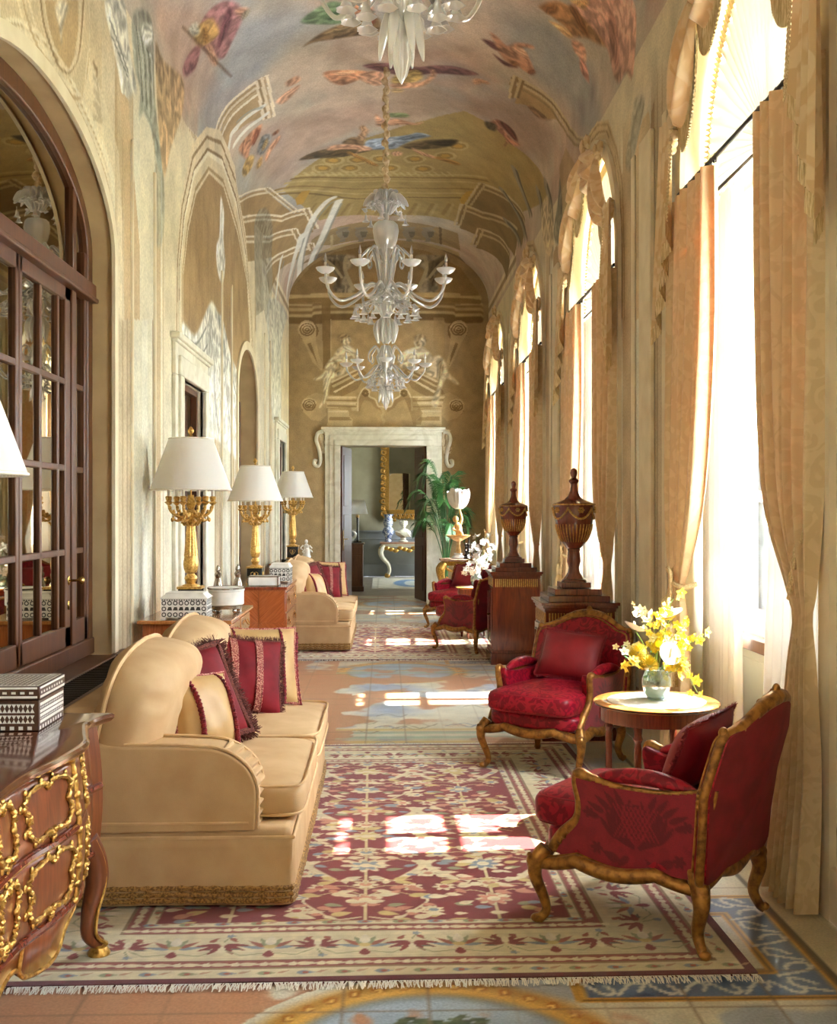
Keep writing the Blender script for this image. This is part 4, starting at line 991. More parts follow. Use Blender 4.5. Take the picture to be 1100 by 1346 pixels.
dd = np.concatenate([[-6, -2.97, -2.13, 1.13, 1.97, 2.8], np.arange(3.95, 8.2, .014), np.arange(8.2, 13.0, .018), np.arange(13.0, YE - .01, .026), [YE]])
cv = Canvas(ss, dd, (224, 208, 170))
A = np.abs
n1 = cv.noise(1.2, 1); n2 = cv.noise(.25, 2, 3); n3 = cv.noise(.9, 5)
vault = ((cv.X > ZS - .35) & (cv.X < ZS + LA + .35)).astype(float)
# sky and clouds of the vault
cv.blend(vault, (186, 172, 150))
cv.blend(vault * np.clip((n1 - .46) * 6, 0, 1) * .8, (206, 180, 154))
cv.blend(vault * np.clip((.47 - n1) * 6, 0, 1) * .7, (168, 168, 164))
cv.blend(vault * np.clip((n3 - .56) * 8, 0, 1) * .6, (196, 158, 134))
# wall fields and painted pilasters, bay by bay
wallm = 1 - vault
up = np.where(cv.X < ZS, cv.X, 2 * ZS + LA - cv.X)                    # height on either wall
for c_, w_, a_ in [((230, 216, 176), .0, 0)]: pass
low = np.clip((3.2 - up) / .8, 0, 1) * wallm
cv.blend(low * .6, (228, 224, 202))
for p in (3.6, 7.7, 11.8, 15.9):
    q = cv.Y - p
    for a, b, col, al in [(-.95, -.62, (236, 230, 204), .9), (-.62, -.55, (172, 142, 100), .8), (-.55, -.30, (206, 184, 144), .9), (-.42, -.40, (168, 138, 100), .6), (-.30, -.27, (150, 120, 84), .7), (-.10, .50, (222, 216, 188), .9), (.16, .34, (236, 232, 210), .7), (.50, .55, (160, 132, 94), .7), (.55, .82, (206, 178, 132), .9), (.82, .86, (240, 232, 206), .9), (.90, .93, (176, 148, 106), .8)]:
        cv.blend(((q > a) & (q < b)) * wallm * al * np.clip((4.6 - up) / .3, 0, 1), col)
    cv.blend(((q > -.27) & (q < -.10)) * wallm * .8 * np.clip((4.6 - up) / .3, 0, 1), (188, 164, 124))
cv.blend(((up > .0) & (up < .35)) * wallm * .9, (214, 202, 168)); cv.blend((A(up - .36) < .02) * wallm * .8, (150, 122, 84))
for z, col in [(5.02, (226, 206, 164)), (5.12, (160, 132, 92)), (5.2, (232, 214, 174))]:
    cv.blend((A(up - z) < .04) * (cv.Y > 15.5) * .8, col)
for surf, kind, col, al, w, pts in PAINT:
    if surf != 'S': continue
    if kind == 'p': cv.poly(pts, col, al)
    elif kind == 'c': cv.shape(pts, col, al * (.75 + .0 * w), 0, .16, 0)
    elif kind == 'f': cv.shape(pts, col, al, len(pts) + col[0])
    else: cv.line(cr2(pts, 4) if len(pts) > 2 else pts, w, col, al)
cv.c *= (1 + (n2 - .5) * .22)[..., None] * (1 + (cv.noise(3.1, 9, 2) - .5) * .12)[..., None]
_l = cv.c.mean(-1, keepdims=True); cv.c = cv.c * .84 + _l * .16
streak = cv.noise(.05, 12, 2)
cv.c *= (1 + (streak - .5) * .06)[..., None]

def arch_top(d, c, hw, zs, rz):
    q = np.clip(1 - ((d - c) / hw) ** 2, 0, 1)
    return np.where(A(d - c) < hw, zs + rz * np.sqrt(q), -1)
WHW, WZS, WRZ = 1.10, 3.60, 1.10
def cellmask(sl, side):
    dc = (dd[:-1] + dd[1:]) / 2; sc = (ss[sl][:-1] + ss[sl][1:]) / 2
    Zc = sc if side == 'L' else (2 * ZS + LA - sc)
    Z_, D_ = np.meshgrid(Zc, dc, indexing='ij')
    keep = np.ones(Z_.shape, bool)
    if side == 'L':
        keep &= ~((Z_ > .70) & (Z_ < arch_top(D_, 5.65, 1.37, 3.2, .6)))
        keep &= ~(Z_ < arch_top(D_, 13.85, .98, 3.0, .6))
        for c in (9.75, 17.95): keep &= ~((A(D_ - c) < .60) & (Z_ < 2.72))
    else:
        for c in BAYS: keep &= ~(Z_ < arch_top(D_, c, WHW, WZS, WRZ))
        for c in (1.55, -2.55): keep &= ~((A(D_ - c) < .42) & (Z_ < 4.3) & (Z_ > .9))
    return keep
iL = slice(0, nW); iV = slice(nW - 1, nW + nV - 1); iR = slice(nW + nV - 2, None)
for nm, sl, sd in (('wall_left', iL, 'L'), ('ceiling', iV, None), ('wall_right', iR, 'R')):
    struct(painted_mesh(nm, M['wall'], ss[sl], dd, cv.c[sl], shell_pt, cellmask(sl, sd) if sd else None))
del cv, n1, n2, n3, vault, wallm, up, low, streak

# end wall
xs = np.linspace(XL, XR, 292); zs = np.linspace(0, 6.37, 530)
ev = Canvas(xs, zs, (176, 152, 112))
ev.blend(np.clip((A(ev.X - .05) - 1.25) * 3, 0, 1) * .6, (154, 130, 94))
ev.blend(np.clip((ev.noise(.6, 3) - .5) * 4, 0, 1) * .35, (186, 156, 110))
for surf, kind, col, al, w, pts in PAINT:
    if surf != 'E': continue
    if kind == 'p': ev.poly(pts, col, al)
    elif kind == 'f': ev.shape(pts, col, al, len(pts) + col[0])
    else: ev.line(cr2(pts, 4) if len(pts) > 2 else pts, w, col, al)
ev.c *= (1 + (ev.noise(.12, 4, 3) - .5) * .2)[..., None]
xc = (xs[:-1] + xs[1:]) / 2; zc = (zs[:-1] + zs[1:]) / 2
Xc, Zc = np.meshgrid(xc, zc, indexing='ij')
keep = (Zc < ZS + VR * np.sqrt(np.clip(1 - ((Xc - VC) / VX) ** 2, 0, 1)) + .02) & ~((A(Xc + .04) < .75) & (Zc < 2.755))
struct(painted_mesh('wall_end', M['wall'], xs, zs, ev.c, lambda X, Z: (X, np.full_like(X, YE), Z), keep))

leak_backing = [((VC, YE + .12, 4.6), (3.7, .1, 3.6)), ((-1.32, YE + .12, 1.4), (.9, .1, 2.9)), ((1.28, YE + .12, 1.4), (1.0, .1, 2.9))]  # unseen backing added behind the end wall to stop light leaks
# floor
fx = np.concatenate([np.linspace(-2.0, 2.1, 330)])
fy = np.concatenate([[-6, -3, 0, 1.5], np.arange(2.3, 5.5, .0125), np.arange(5.5, 12, .022), np.arange(12, 21.45, .036)])
fl = Canvas(fx, fy, (192, 144, 112))
fn = fl.noise(.35, 21, 5); fm = fl.noise(.9, 22, 4); fg = fl.noise(.12, 23, 3)
fl.blend(np.clip((fg - .45) * 5, 0, 1) * .4, (172, 120, 90)); fl.blend(np.clip((fm - .5) * 5, 0, 1) * .4, (206, 162, 130))
X, Y = fl.X, fl.Y
bare = fm * .5 + fn * .5
maj = np.clip((bare - (.56 - .10 * np.clip((X + .55) / 1.2, -1, 1.6))) * 30, 0, 1)     # how much painted glaze survives
maj = np.maximum(maj, np.clip((X - 1.15) * 12, 0, 1) * np.clip((bare - .34) * 30, 0, 1))
g = np.ones(fl.c.shape, np.float32) * np.array((214, 208, 188), np.float32)
glz = Canvas(fx, fy, (214, 208, 188))
glz.blend(np.clip((fl.noise(.3, 31) - .55) * 8, 0, 1) * .7, (150, 164, 186))
for k in range(-1, 3):
    y0 = 4.25 + k * 8.2
    if True:
        glz.ell((.15, y0 - 1.05), (.70, .78), (206, 150, 62)); glz.ell((.15, y0 - 1.05), (.66, .74), (120, 84, 40)); glz.ell((.15, y0 - 1.05), (.655, .735), (222, 172, 84))
        for j in range(44):
            a = 2 * pi * j / 44; glz.ell((.15 + .62 * cos(a), y0 - 1.05 + .695 * sin(a)), (.024, .03), (176, 112, 40)); glz.ell((.15 + .615 * cos(a), y0 - 1.05 + .69 * sin(a)), (.012, .015), (238, 196, 110))
        glz.ell((.15, y0 - 1.05), (.57, .645), (100, 108, 116)); glz.ell((.15, y0 - 1.05), (.56, .63), (166, 184, 200))
    for xx, s_ in ((1.41, 1),):
        glz.poly([(1.24, y0 - .50), (1.575, y0 - .50), (1.575, y0 + .51), (1.24, y0 + .51)], (92, 116, 150))
        glz.poly([(.66, y0 - .50), (1.575, y0 - .50), (1.575, y0 - .30), (.66, y0 - .30)], (92, 116, 150))
        glz.poly([(.66, y0 + .33), (1.575, y0 + .33), (1.575, y0 + .51), (.66, y0 + .51)], (92, 116, 150))
        glz.poly([(.9, y0 - .24), (1.36, y0 - .24), (1.36, y0 + .27), (.9, y0 + .27)], (222, 216, 196))
        for L_ in ([(.66, y0 - .49), (1.56, y0 - .49), (1.56, y0 + .5), (.66, y0 + .5), (.66, y0 - .49)], [(.9, y0 - .27), (1.38, y0 - .27), (1.38, y0 + .30), (.9, y0 + .30)]):
            glz.line(L_, .045, (206, 158, 70), soft=.2); glz.line(L_, .012, (120, 84, 40))
        for j in range(7):
            yy = y0 - .38 + j * .135; sg = 1 if j % 2 else -1
            glz.line(cr2([(1.46 - sg * .07, yy - .06), (1.47 + sg * .05, yy - .01), (1.47 + sg * .05, yy + .05), (1.46, yy + .04), (1.465 - sg * .03, yy)], 5), .022, (214, 214, 204))
            xx2 = .74 + j * .11
            for yq in (y0 - .40, y0 + .42):
                glz.line(cr2([(xx2 - .06, yq - sg * .05), (xx2, yq + sg * .04), (xx2 + .04, yq + sg * .03), (xx2 + .02, yq - sg * .02)], 5), .02, (214, 214, 204))
# bands of tile painting between the two seating groups
for y0, col in [(7.98, (206, 170, 90)), (8.12, (150, 176, 158)), (8.3, (150, 176, 158)), (8.42, (206, 176, 100)), (11.35, (150, 176, 158)), (11.5, (206, 180, 110)), (11.75, (128, 144, 168)), (16.6, (150, 170, 170)), (17.0, (200, 180, 130)), (18.7, (150, 160, 168)), (19.2, (170, 160, 140))]:
    glz.poly([(-.6, y0 - .045), (2, y0 - .045), (2, y0 + .045), (-.6, y0 + .045)], col, .8)
rg = random.Random(5)
for k in range(60):
    x0, y0 = rg.uniform(-.2, 1.6), rg.choice([rg.uniform(7.9, 8.9), rg.uniform(10.6, 12), rg.uniform(16.4, 19.5), rg.uniform(8.9, 10.6)])
    glz.line(cr2([(x0 - .14, y0), (x0 - .05, y0 + .08), (x0 + .04, y0 - .04), (x0 + .1, y0 + .05)], 5), .02, rg.choice([(130, 130, 120), (110, 128, 160), (150, 140, 110)]))
glz.ell((.0, 10.35), (.42, .32), (140, 160, 196), .6, soft=.6); glz.ell((.05, 9.2), (.4, .25), (150, 168, 200), .5, soft=.6)
maj = np.maximum(maj, np.clip(1 - np.hypot((X - .05) / .42, (Y - 10.4) / .3), 0, 1) * 3 * np.clip((fn - .42) * 14, 0, 1))
maj = np.maximum(maj, ((Y > 7.85) & (Y < 8.5) & (X > -.42 + .25 * fn)) * np.clip((fn - .32) * 20, 0, 1))
maj = np.maximum(maj, ((Y > 8.4) & (Y < 11.4) & (X > -.55 + .5 * fm)) * np.clip((fn - .47) * 14, 0, 1))
maj = np.maximum(maj, ((Y > 11.25) & (Y < 12.2) & (X > -.5)) * np.clip((fn - .38) * 20, 0, 1))
maj = np.maximum(maj, (np.hypot((X - .15) / .72, (Y - 3.2) / .8) < 1) * np.clip((fn - .36) * 24, 0, 1))
maj = np.maximum(maj, ((Y < 4.2) & (X > .35)) * np.clip((fn - .40) * 24, 0, 1))
maj = np.maximum(maj, (Y > 16.3) * np.clip((fn - .42) * 20, 0, 1))
maj = np.clip(maj, 0, 1)
fl.c = fl.c * (1 - maj[..., None]) + glz.c * maj[..., None]
# the little painted trees in the medallion
for tx, ty, r in [(.10, 3.58, .10), (.24, 3.60, .08)]:
    fl.line([(tx, ty - .14), (tx + .01, ty)], .02, (80, 70, 50))
    for k in range(26):
        a = rg.uniform(0, 2 * pi); q = r * math.sqrt(rg.random())
        fl.ell((tx + q * cos(a), ty + q * .7 * sin(a)), (.022, .014), rg.choice([(70, 88, 60), (92, 108, 76), (56, 70, 50)]))
T = .29
jx = A(((X + .145) / T + .5) % 1 - .5) * T; jy = A(((Y + .07) / T + .5) % 1 - .5) * T
fl.blend(np.clip((.006 - np.minimum(jx, jy)) / .004, 0, 1) * .55, (130, 104, 82))
fl.blend((X > 1.585) & (Y > 2), (206, 194, 162)); fl.blend((A(X - 1.583) < .008) * .9, (70, 58, 46))
fl.c *= (1 + (fg - .5) * .18)[..., None]
struct(painted_mesh('floor', M['floorp'], fx, fy, fl.c, lambda X, Y: (X, Y, np.zeros_like(X))))
del fl, glz, fn, fm, fg, maj, g, X, Y, jx, jy

# wall behind the camera, thickness behind the openings, far room
b = MB().box((VC, -6.05, 3.2), (4.2, .1, 6.4)); struct(b.build('wall_back', M['plaster']))
def reveal_strip(c, hw, z0, zs_, rz, x0, x1, n=28):
    pts = [(c - hw, z0), (c - hw, zs_)] + [(c - hw * cos(pi * k / n), zs_ + rz * sin(pi * k / n)) for k in range(1, n)] + [(c + hw, zs_), (c + hw, z0)]
    b = MB(); vs = []
    for d, z in pts: vs += [(x0, d, z), (x1, d, z)]
    return b.add(vs, [(2 * k, 2 * k + 1, 2 * k + 3, 2 * k + 2) for k in range(len(pts) - 1)]), pts
def archivolt(pts, x, w, t, sgn, c):
    """flat raised band running round an opening, on the wall face"""
    b = MB(); vs = []; n = len(pts)
    for k, (d, z) in enumerate(pts):
        a = pts[max(k - 1, 0)]; e = pts[min(k + 1, n - 1)]
        td, tz = e[0] - a[0], e[1] - a[1]; L_ = math.hypot(td, tz); nd, nz = -tz / L_, td / L_
        for o, xx in ((-.012, x - sgn * .002), (-.012, x + sgn * t), (w, x + sgn * t), (w, x - sgn * .002)): vs.append((xx, d + nd * o, z + nz * o))
    fs = []
    for k in range(n - 1):
        for j in range(4):
            fs.append((k * 4 + j, k * 4 + (j + 1) % 4, k * 4 + 4 + (j + 1) % 4, k * 4 + 4 + j))
    return b.add(vs, fs)
tn = [0]
def trim(b, mat, bevel=0):
    tn[0] += 1; return struct(b.build('trim_%d' % tn[0], mat, bevel=bevel))
_b = MB()
for _c, _d in leak_backing: _b.box(_c, _d)
trim(_b, M['plaster'])
for c in BAYS:
    b, pts = reveal_strip(c, WHW, 0, WZS, WRZ, XR - .005, 2.3); trim(b, M['winreveal'])
    trim(archivolt(pts, XR, .10, .03, -1, c), M['plaster'])
for c in (1.55, -2.55):
    b = MB()
    for d in (c - .47, c + .47): b.box((2.05, d, 2.6), (.5, .1, 3.4))
    b.box((2.05, c, 4.35), (.5, 2.4, .1)).box((2.05, c, .85), (.5, 2.4, .1)); trim(b, M['winreveal'])
# outer leaf of the right wall so that light only comes through the windows
b = MB()
for lo, hi in [(-6.1, -2.97), (-2.13, 1.13), (1.97, BAYS[0] - WHW)] + [(BAYS[k] + WHW, BAYS[k + 1] - WHW) for k in range(3)] + [(BAYS[3] + WHW, 20.1)]:
    b.box((2.28, (lo + hi) / 2, 3.3), (.06, hi - lo, 6.8))
for c in BAYS + [1.55, -2.55]: b.box((2.28, c, 5.75), (.06, 2.3, 2.1))
for c in (1.55, -2.55): b.box((2.28, c, .4), (.06, 2.3, .9))
trim(b, M['plaster'])
# wall trims below the vault, and skirting
b = MB()
for d0, d1 in [(2.7, 4.5)] + [(BAYS[k] + WHW + .02, BAYS[k + 1] - WHW - .02) for k in range(3)] + [(BAYS[3] + WHW + .02, YE)]:
    b.box((XR - .012, (d0 + d1) / 2, .11), (.03, d1 - d0, .22))
struct(b.build('baseboard_right', M['plaster'], bevel=.006))
b = MB()
for d0, d1 in [(-6, 9.15), (10.35, 12.87), (14.83, 17.35), (18.55, YE)]:
    b.box((XL + .012, (d0 + d1) / 2, .11), (.03, d1 - d0, .22))
struct(b.build('baseboard_left', M['plaster'], bevel=.006))
# pilaster strips that stand proud of the right wall
b = MB()
for p in (3.55, 7.7, 11.8, 15.9):
    for q, w, t in ((-.52, .10, .02), (-.05, .34, .035), (.40, .10, .02)): b.box((XR - t / 2, p + q, 2.1), (t, w, 4.2))
trim(b, M['plaster'], .01)
b = MB()
for p in (7.7, 11.8, 15.9):
    for q, w, t in ((-.18, .03, .02), (.55, .035, .02)): b.box((XL + t / 2, p + q, 2.1), (t, w, 4.0))
trim(b, M['plaster'], .008)
# ================================================================ doors of the left wall
def wood_bar(b, x, d0, d1, z0, z1, t): return b.box((x, (d0 + d1) / 2, (z0 + z1) / 2), (t, abs(d1 - d0), abs(z1 - z0)))
# great arched glazed door, bay 1
c, hw, zsp, rz = 5.65, 1.37, 3.2, .6
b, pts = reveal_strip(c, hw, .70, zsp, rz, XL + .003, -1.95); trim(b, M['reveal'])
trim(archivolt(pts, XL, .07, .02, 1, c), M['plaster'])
XD = -1.845
d1 = struct(bpy.data.objects.new('door_1', None), 'arched walnut glazed door in the recess left of the sofa', 'door'); COL.objects.link(d1)
b = MB(); vs = []
def archpt(a, k): return (c - (hw - k) * cos(a), zsp + (rz - k) * sin(a))
n = 36
o_ = [(c - hw + .005, .76), (c - hw + .005, zsp)] + [archpt(pi * k / n, .005) for k in range(1, n)] + [(c + hw - .005, zsp), (c + hw - .005, .76)]
i_ = [(c - hw + .11, .76), (c - hw + .11, zsp)] + [archpt(pi * k / n, .11) for k in range(1, n)] + [(c + hw - .11, zsp), (c + hw - .11, .76)]
for (a, z), (a2, z2) in zip(o_, i_): vs += [(XD - .03, a, z), (XD + .035, a, z), (XD + .035, a2, z2), (XD - .03, a2, z2)]
b.add(vs, [(k * 4 + j, k * 4 + (j + 1) % 4, k * 4 + 4 + (j + 1) % 4, k * 4 + 4 + j) for k in range(len(o_) - 1) for j in range(4)])
wood_bar(b, XD, c - hw, c + hw, .76, .86, .09)
b.build('door_frame', M['walnut'], d1, bevel=.008)
b = MB(); wood_bar(b, XD + .01, c - hw + .01, c + hw - .01, 2.94, 3.03, .10); wood_bar(b, XD + .03, c - hw + .01, c + hw - .01, 2.915, 2.945, .09)
b.build('transom', M['walnut'], d1, bevel=.008)
for sg in (-1, 1):
    b = MB()
    wood_bar(b, XD, c + sg * .91, c + sg * 1.0, .86, 2.92, .07)          # post between leaf and side light
    wood_bar(b, XD, c + sg * .95, c + sg * 1.02, 3.03, zsp + rz * .63, .06)
    for z in (1.403, 1.884, 2.375): wood_bar(b, XD, c + sg * 1.0, c + sg * 1.27, z - .017, z + .017, .04)
    wood_bar(b, XD, c + sg * 1.0, c + sg * 1.27, .86, 1.0, .055); wood_bar(b, XD, c + sg * 1.2, c + sg * 1.28, .86, 3.2, .055)
    b.build('side_light', M['walnut'], d1, bevel=.005)
    b = MB()
    wood_bar(b, XD, c + sg * .01, c + sg * .91, .86, .98, .05); wood_bar(b, XD, c + sg * .01, c + sg * .91, 2.84, 2.92, .05)
    wood_bar(b, XD, c + sg * .80, c + sg * .91, .86, 2.92, .05); wood_bar(b, XD, c + sg * .005, c + sg * .05, .86, 2.92, .05)
    for q in (.36,): wood_bar(b, XD, c + sg * (q - .02), c + sg * (q + .02), .98, 2.84, .045)
    wood_bar(b, XD, c + sg * .66, c + sg * .70, .98, 2.84, .045)
    for z in (1.403, 1.884, 2.375): wood_bar(b, XD, c + sg * .03, c + sg * .82, z - .018, z + .018, .045)
    lf = b.build('door_leaf', M['walnut'], d1, bevel=.006)
    if sg > 0:
        h = MB(); h.tube([(XD + .03, c + .86, 1.24), (XD + .085, c + .86, 1.24)], .008); h.ell((XD + .1, c + .86, 1.24), (.02, .024, .024), 12, 8)
        h.ell((XD + .03, c + .86, 1.24), (.006, .02, .03), 12, 6); h.ell((XD + .028, c + .86, 1.10), (.005, .014, .03), 12, 6)
        h.build('door_knob', M['brass'], lf)
b = MB(); b.prism([(d, z) for d, z in i_], lambda d, z: (XD + .004, d, z), lambda d, z: (XD - .006, d, z))
b.build('glass_pane', M['doorglass'], d1)
b = MB().box((-2.0, c, 2.3), (.05, 3.2, 4.2)); trim(b, M['darkwood'])

# marble-framed doorways with dark wooden doors (bays 2 and 4), arched wooden door (bay 3)
dn = 1
for c in (9.75, 17.95):
    dn += 1
    b = MB()
    for k, (w, t) in enumerate([(.16, .06), (.26, .035)]):
        x = XL + t / 2
        for sg in (-1, 1): b.box((x, c + sg * (.55 + w / 2), 1.3595), (t, w, 2.719))
        b.box((x, c, 2.72 + w / 2), (t, 1.1 + 2 * w, w))
    b.box((XL + .04, c, 3.02), (.08, 1.75, .05)).box((XL + .03, c, 2.985), (.05, 1.66, .03))
    trim(b, M['marble'], .008)
    b = MB()
    for sg in (-1, 1): b.box((XL - .115, c + sg * .585, 1.354), (.23, .07, 2.708))
    b.box((XL - .115, c, 2.745), (.23, 1.24, .07)); trim(b, M['marble'])
    trim(MB().box((XL - .26, c, 1.4), (.04, 1.4, 2.9)), M['darkwood'])  # backing added behind the leaves to keep daylight out of their gap
    d_ = struct(bpy.data.objects.new('door_%d' % dn, None), 'dark wooden door in the marble frame %s' % ('behind the nearest whole table lamp' if c < 12 else 'close to the end wall'), 'door'); COL.objects.link(d_)
    b = MB()
    for sg in (-1, 1): wood_bar(b, XL - .05, c + sg * .55, c + sg * .50, 0, 2.71, .06)
    wood_bar(b, XL - .05, c - .55, c + .55, 2.66, 2.71, .06); b.build('door_frame', M['walnut'], d_, bevel=.005)
    for sg in (-1, 1):
        b = MB(); wood_bar(b, XL - .13, c + sg * .003, c + sg * .5, .01, 2.66, .04)
        for z0, z1 in ((.15, .95), (1.1, 1.85), (2.0, 2.55)):
            wood_bar(b, XL - .10, c + sg * .08, c + sg * .42, z0, z1, .02)
        b.build('door_leaf', M['darkwood'], d_, bevel=.006)
trim(MB().box((-2.04, 13.85, 1.9), (.04, 2.2, 3.9)), M['darkwood'])  # unseen panel added behind the arched door to block outside light
c = 13.85
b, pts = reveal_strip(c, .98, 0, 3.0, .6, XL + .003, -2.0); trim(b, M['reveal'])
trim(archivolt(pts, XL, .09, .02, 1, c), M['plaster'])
d_ = struct(bpy.data.objects.new('door_4', None), 'arched wooden door in the recess beyond the marquetry chest', 'door'); COL.objects.link(d_)
b = MB(); b.prism([(d, z) for d, z in pts], lambda d, z: (-1.95, d, z), lambda d, z: (-1.98, d, z)); b.build('door_panel', M['darkwood'], d_)
b = MB()
for sg in (-1, 0, 1): wood_bar(b, -1.93, c + sg * .93 - .05, c + sg * .93 + .05, 0, 3.05, .06)
for sg in (-1, 1): wood_bar(b, -1.93, c + sg * .48 - .025, c + sg * .48 + .025, .6, 2.7, .05)
for z in (.3, .95, 1.4, 1.9, 2.35, 2.75): wood_bar(b, -1.93, c - .95, c + .95, z - .03, z + .03, .05)
b.build('door_frame', M['walnut'], d_, bevel=.006)

# radiator cover under the glazed door, and the sill board of the recess
trim(MB().box((-1.815, 5.65, .735), (.25, 2.72, .03)), M['walnut'], .004)
t = thing('radiator_cover', 'low wooden radiator cover with a dark grille under the glazed door', 'radiator cover', (-1.55, 5.72, 0))
b = MB().box((.10, 0, .365), (.03, 2.9, .73)).box((0, 1.435, .365), (.2, .03, .73)).box((0, -1.435, .365), (.2, .03, .73)); b.build('cabinet', M['darkwood'], t, bevel=.006)
b = MB().box((0, 1.36, .745), (.27, .3, .03)).box((0, -1.36, .745), (.27, .3, .03)).box((-.115, 0, .745), (.04, 2.5, .03)).box((.115, 0, .745), (.04, 2.5, .03)); b.build('top', M['walnut'], t, bevel=.006)
b = MB()
for k in range(60): b.box((0, -1.2 + k * .0405, .747), (.2, .012, .012))
for k in range(4): b.box((-.075 + k * .05, 0, .742), (.012, 2.42, .012))
b.build('grille', M['iron'], t)

# ================================================================ doorway in the end wall and the room beyond
b = MB()
for k, (w, t_) in enumerate([(.10, .09), (.19, .065), (.27, .04)]):
    y = YE - t_ / 2
    for sg in (-1, 1): b.box((-.04 + sg * (.75 + w / 2), y, 1.377), (w, t_, 2.754))
    b.box((-.04, y, 2.755 + w / 2), (1.5 + 2 * w, t_, w))
b.box((-.04, YE - .07, 3.05), (2.16, .14, .05)).box((-.04, YE - .05, 3.01), (2.08, .10, .04))
trim(b, M['marble'], .008)
b = MB()
for sg in (-1, 1): b.box((-.04 + sg * .80, YE + .22, 1.38), (.09, .43, 2.76))
b.box((-.04, YE + .22, 2.80), (1.7, .43, .09)); trim(b, M['plaster'])
# scroll consoles at the sides of the door frame
b = MB()
for sg in (-1, 1):
    x0 = -.04 + sg * 1.07
    sp = [(x0 - sg * .02, 3.0), (x0 + sg * .07, 2.97), (x0 + sg * .10, 2.85), (x0 + sg * .05, 2.68), (x0 + sg * .03, 2.5), (x0 + sg * .07, 2.40), (x0 + sg * .13, 2.42), (x0 + sg * .13, 2.49), (x0 + sg * .09, 2.48)]
    b.tube([(x, YE - .03, z) for x, z in cr2(sp, 6)], .032, 8)
trim(b, M['marble'])
for sg, lb in ((-1, 'left walnut leaf of the open door in the end wall'), (1, 'right walnut leaf of the open door in the end wall')):
    hx = -.04 + sg * .745; hy = YE + .06
    d_ = struct(bpy.data.objects.new('door_%d' % (5 if sg < 0 else 6), None), lb, 'door'); COL.objects.link(d_)
    d_.location = (hx, hy, 0); d_.rotation_euler = (0, 0, pi / 2 - sg * -.17 if False else pi / 2 + (-.17 if sg < 0 else .19))
    b = MB().box((.42, 0, 1.385), (.84, .045, 2.73))
    for z0, z1 in ((.2, 1.0), (1.15, 1.55), (1.7, 2.6)):
        for s2 in (-1, 1): b.box((.42, s2 * .026, (z0 + z1) / 2), (.6, .012, z1 - z0))
    lf = b.build('door_leaf', M['walnut'], d_, bevel=.008)
    if sg < 0:
        h = MB().box((.06, .0, 1.1), (.012, .07, .36)).box((.07, -.03, 1.1), (.05, .012, .3)); h.tube([(.07, -.03, 1.12), (.07, -.09, 1.12), (.14, -.09, 1.12)], .009); h.build('brass_plate', M['brass'], d_)
R0, R1, RX = YE + .42, 27.6, 2.7
struct(MB().box((0, (R0 + R1) / 2 + .6, -.055), (2 * RX, R1 - R0 + .1, .1)).build('floor_far_room', M['plainfloor']))
struct(MB().box((0, (R0 + R1) / 2, 4.55), (2 * RX, R1 - R0 + .2, .1)).build('ceiling_far_room', M['ceil2']))
b = MB().box((0, R1 + .05, 2.9), (2 * RX, .1, 3.6)); struct(b.build('wall_far_room', M['roomw']))
b = MB().box((0, R1 + .04, .55), (2 * RX, .1, 1.1)).box((0, R1 - .02, 1.1), (2 * RX, .05, .05)).box((0, R1 - .015, .14), (2 * RX, .05, .28)).box((0, R1 - .015, .92), (2 * RX, .03, .025))
trim(b, M['dado'], .005)
b = MB().box((-RX - .05, (R0 + R1) / 2, 2.25), (.1, R1 - R0 + .2, 4.6)); struct(b.build('wall_far_left', M['roomw']))
b = MB()
b.box((RX + .05, 23.0, 2.25), (.1, 5.8, 4.6)).box((RX + .05, 27.2, 2.25), (.1, 1.0, 4.6)).box((RX + .05, 26.3, .45), (.1, .8, 1.0)).box((RX + .05, 26.3, 3.8), (.1, .8, 1.6)); struct(b.build('wall_far_right', M['roomw']))  # window opening added in this wall to light the far room
b = MB()
for x0, x1 in ((-RX, -.84), (.76, RX)): b.box(((x0 + x1) / 2, R0 + .02, 2.25), (x1 - x0, .06, 4.6))
b.box((-.04, R0 + .02, 3.65), (1.62, .06, 1.8)); struct(b.build('wall_far_front', M['roomw']))

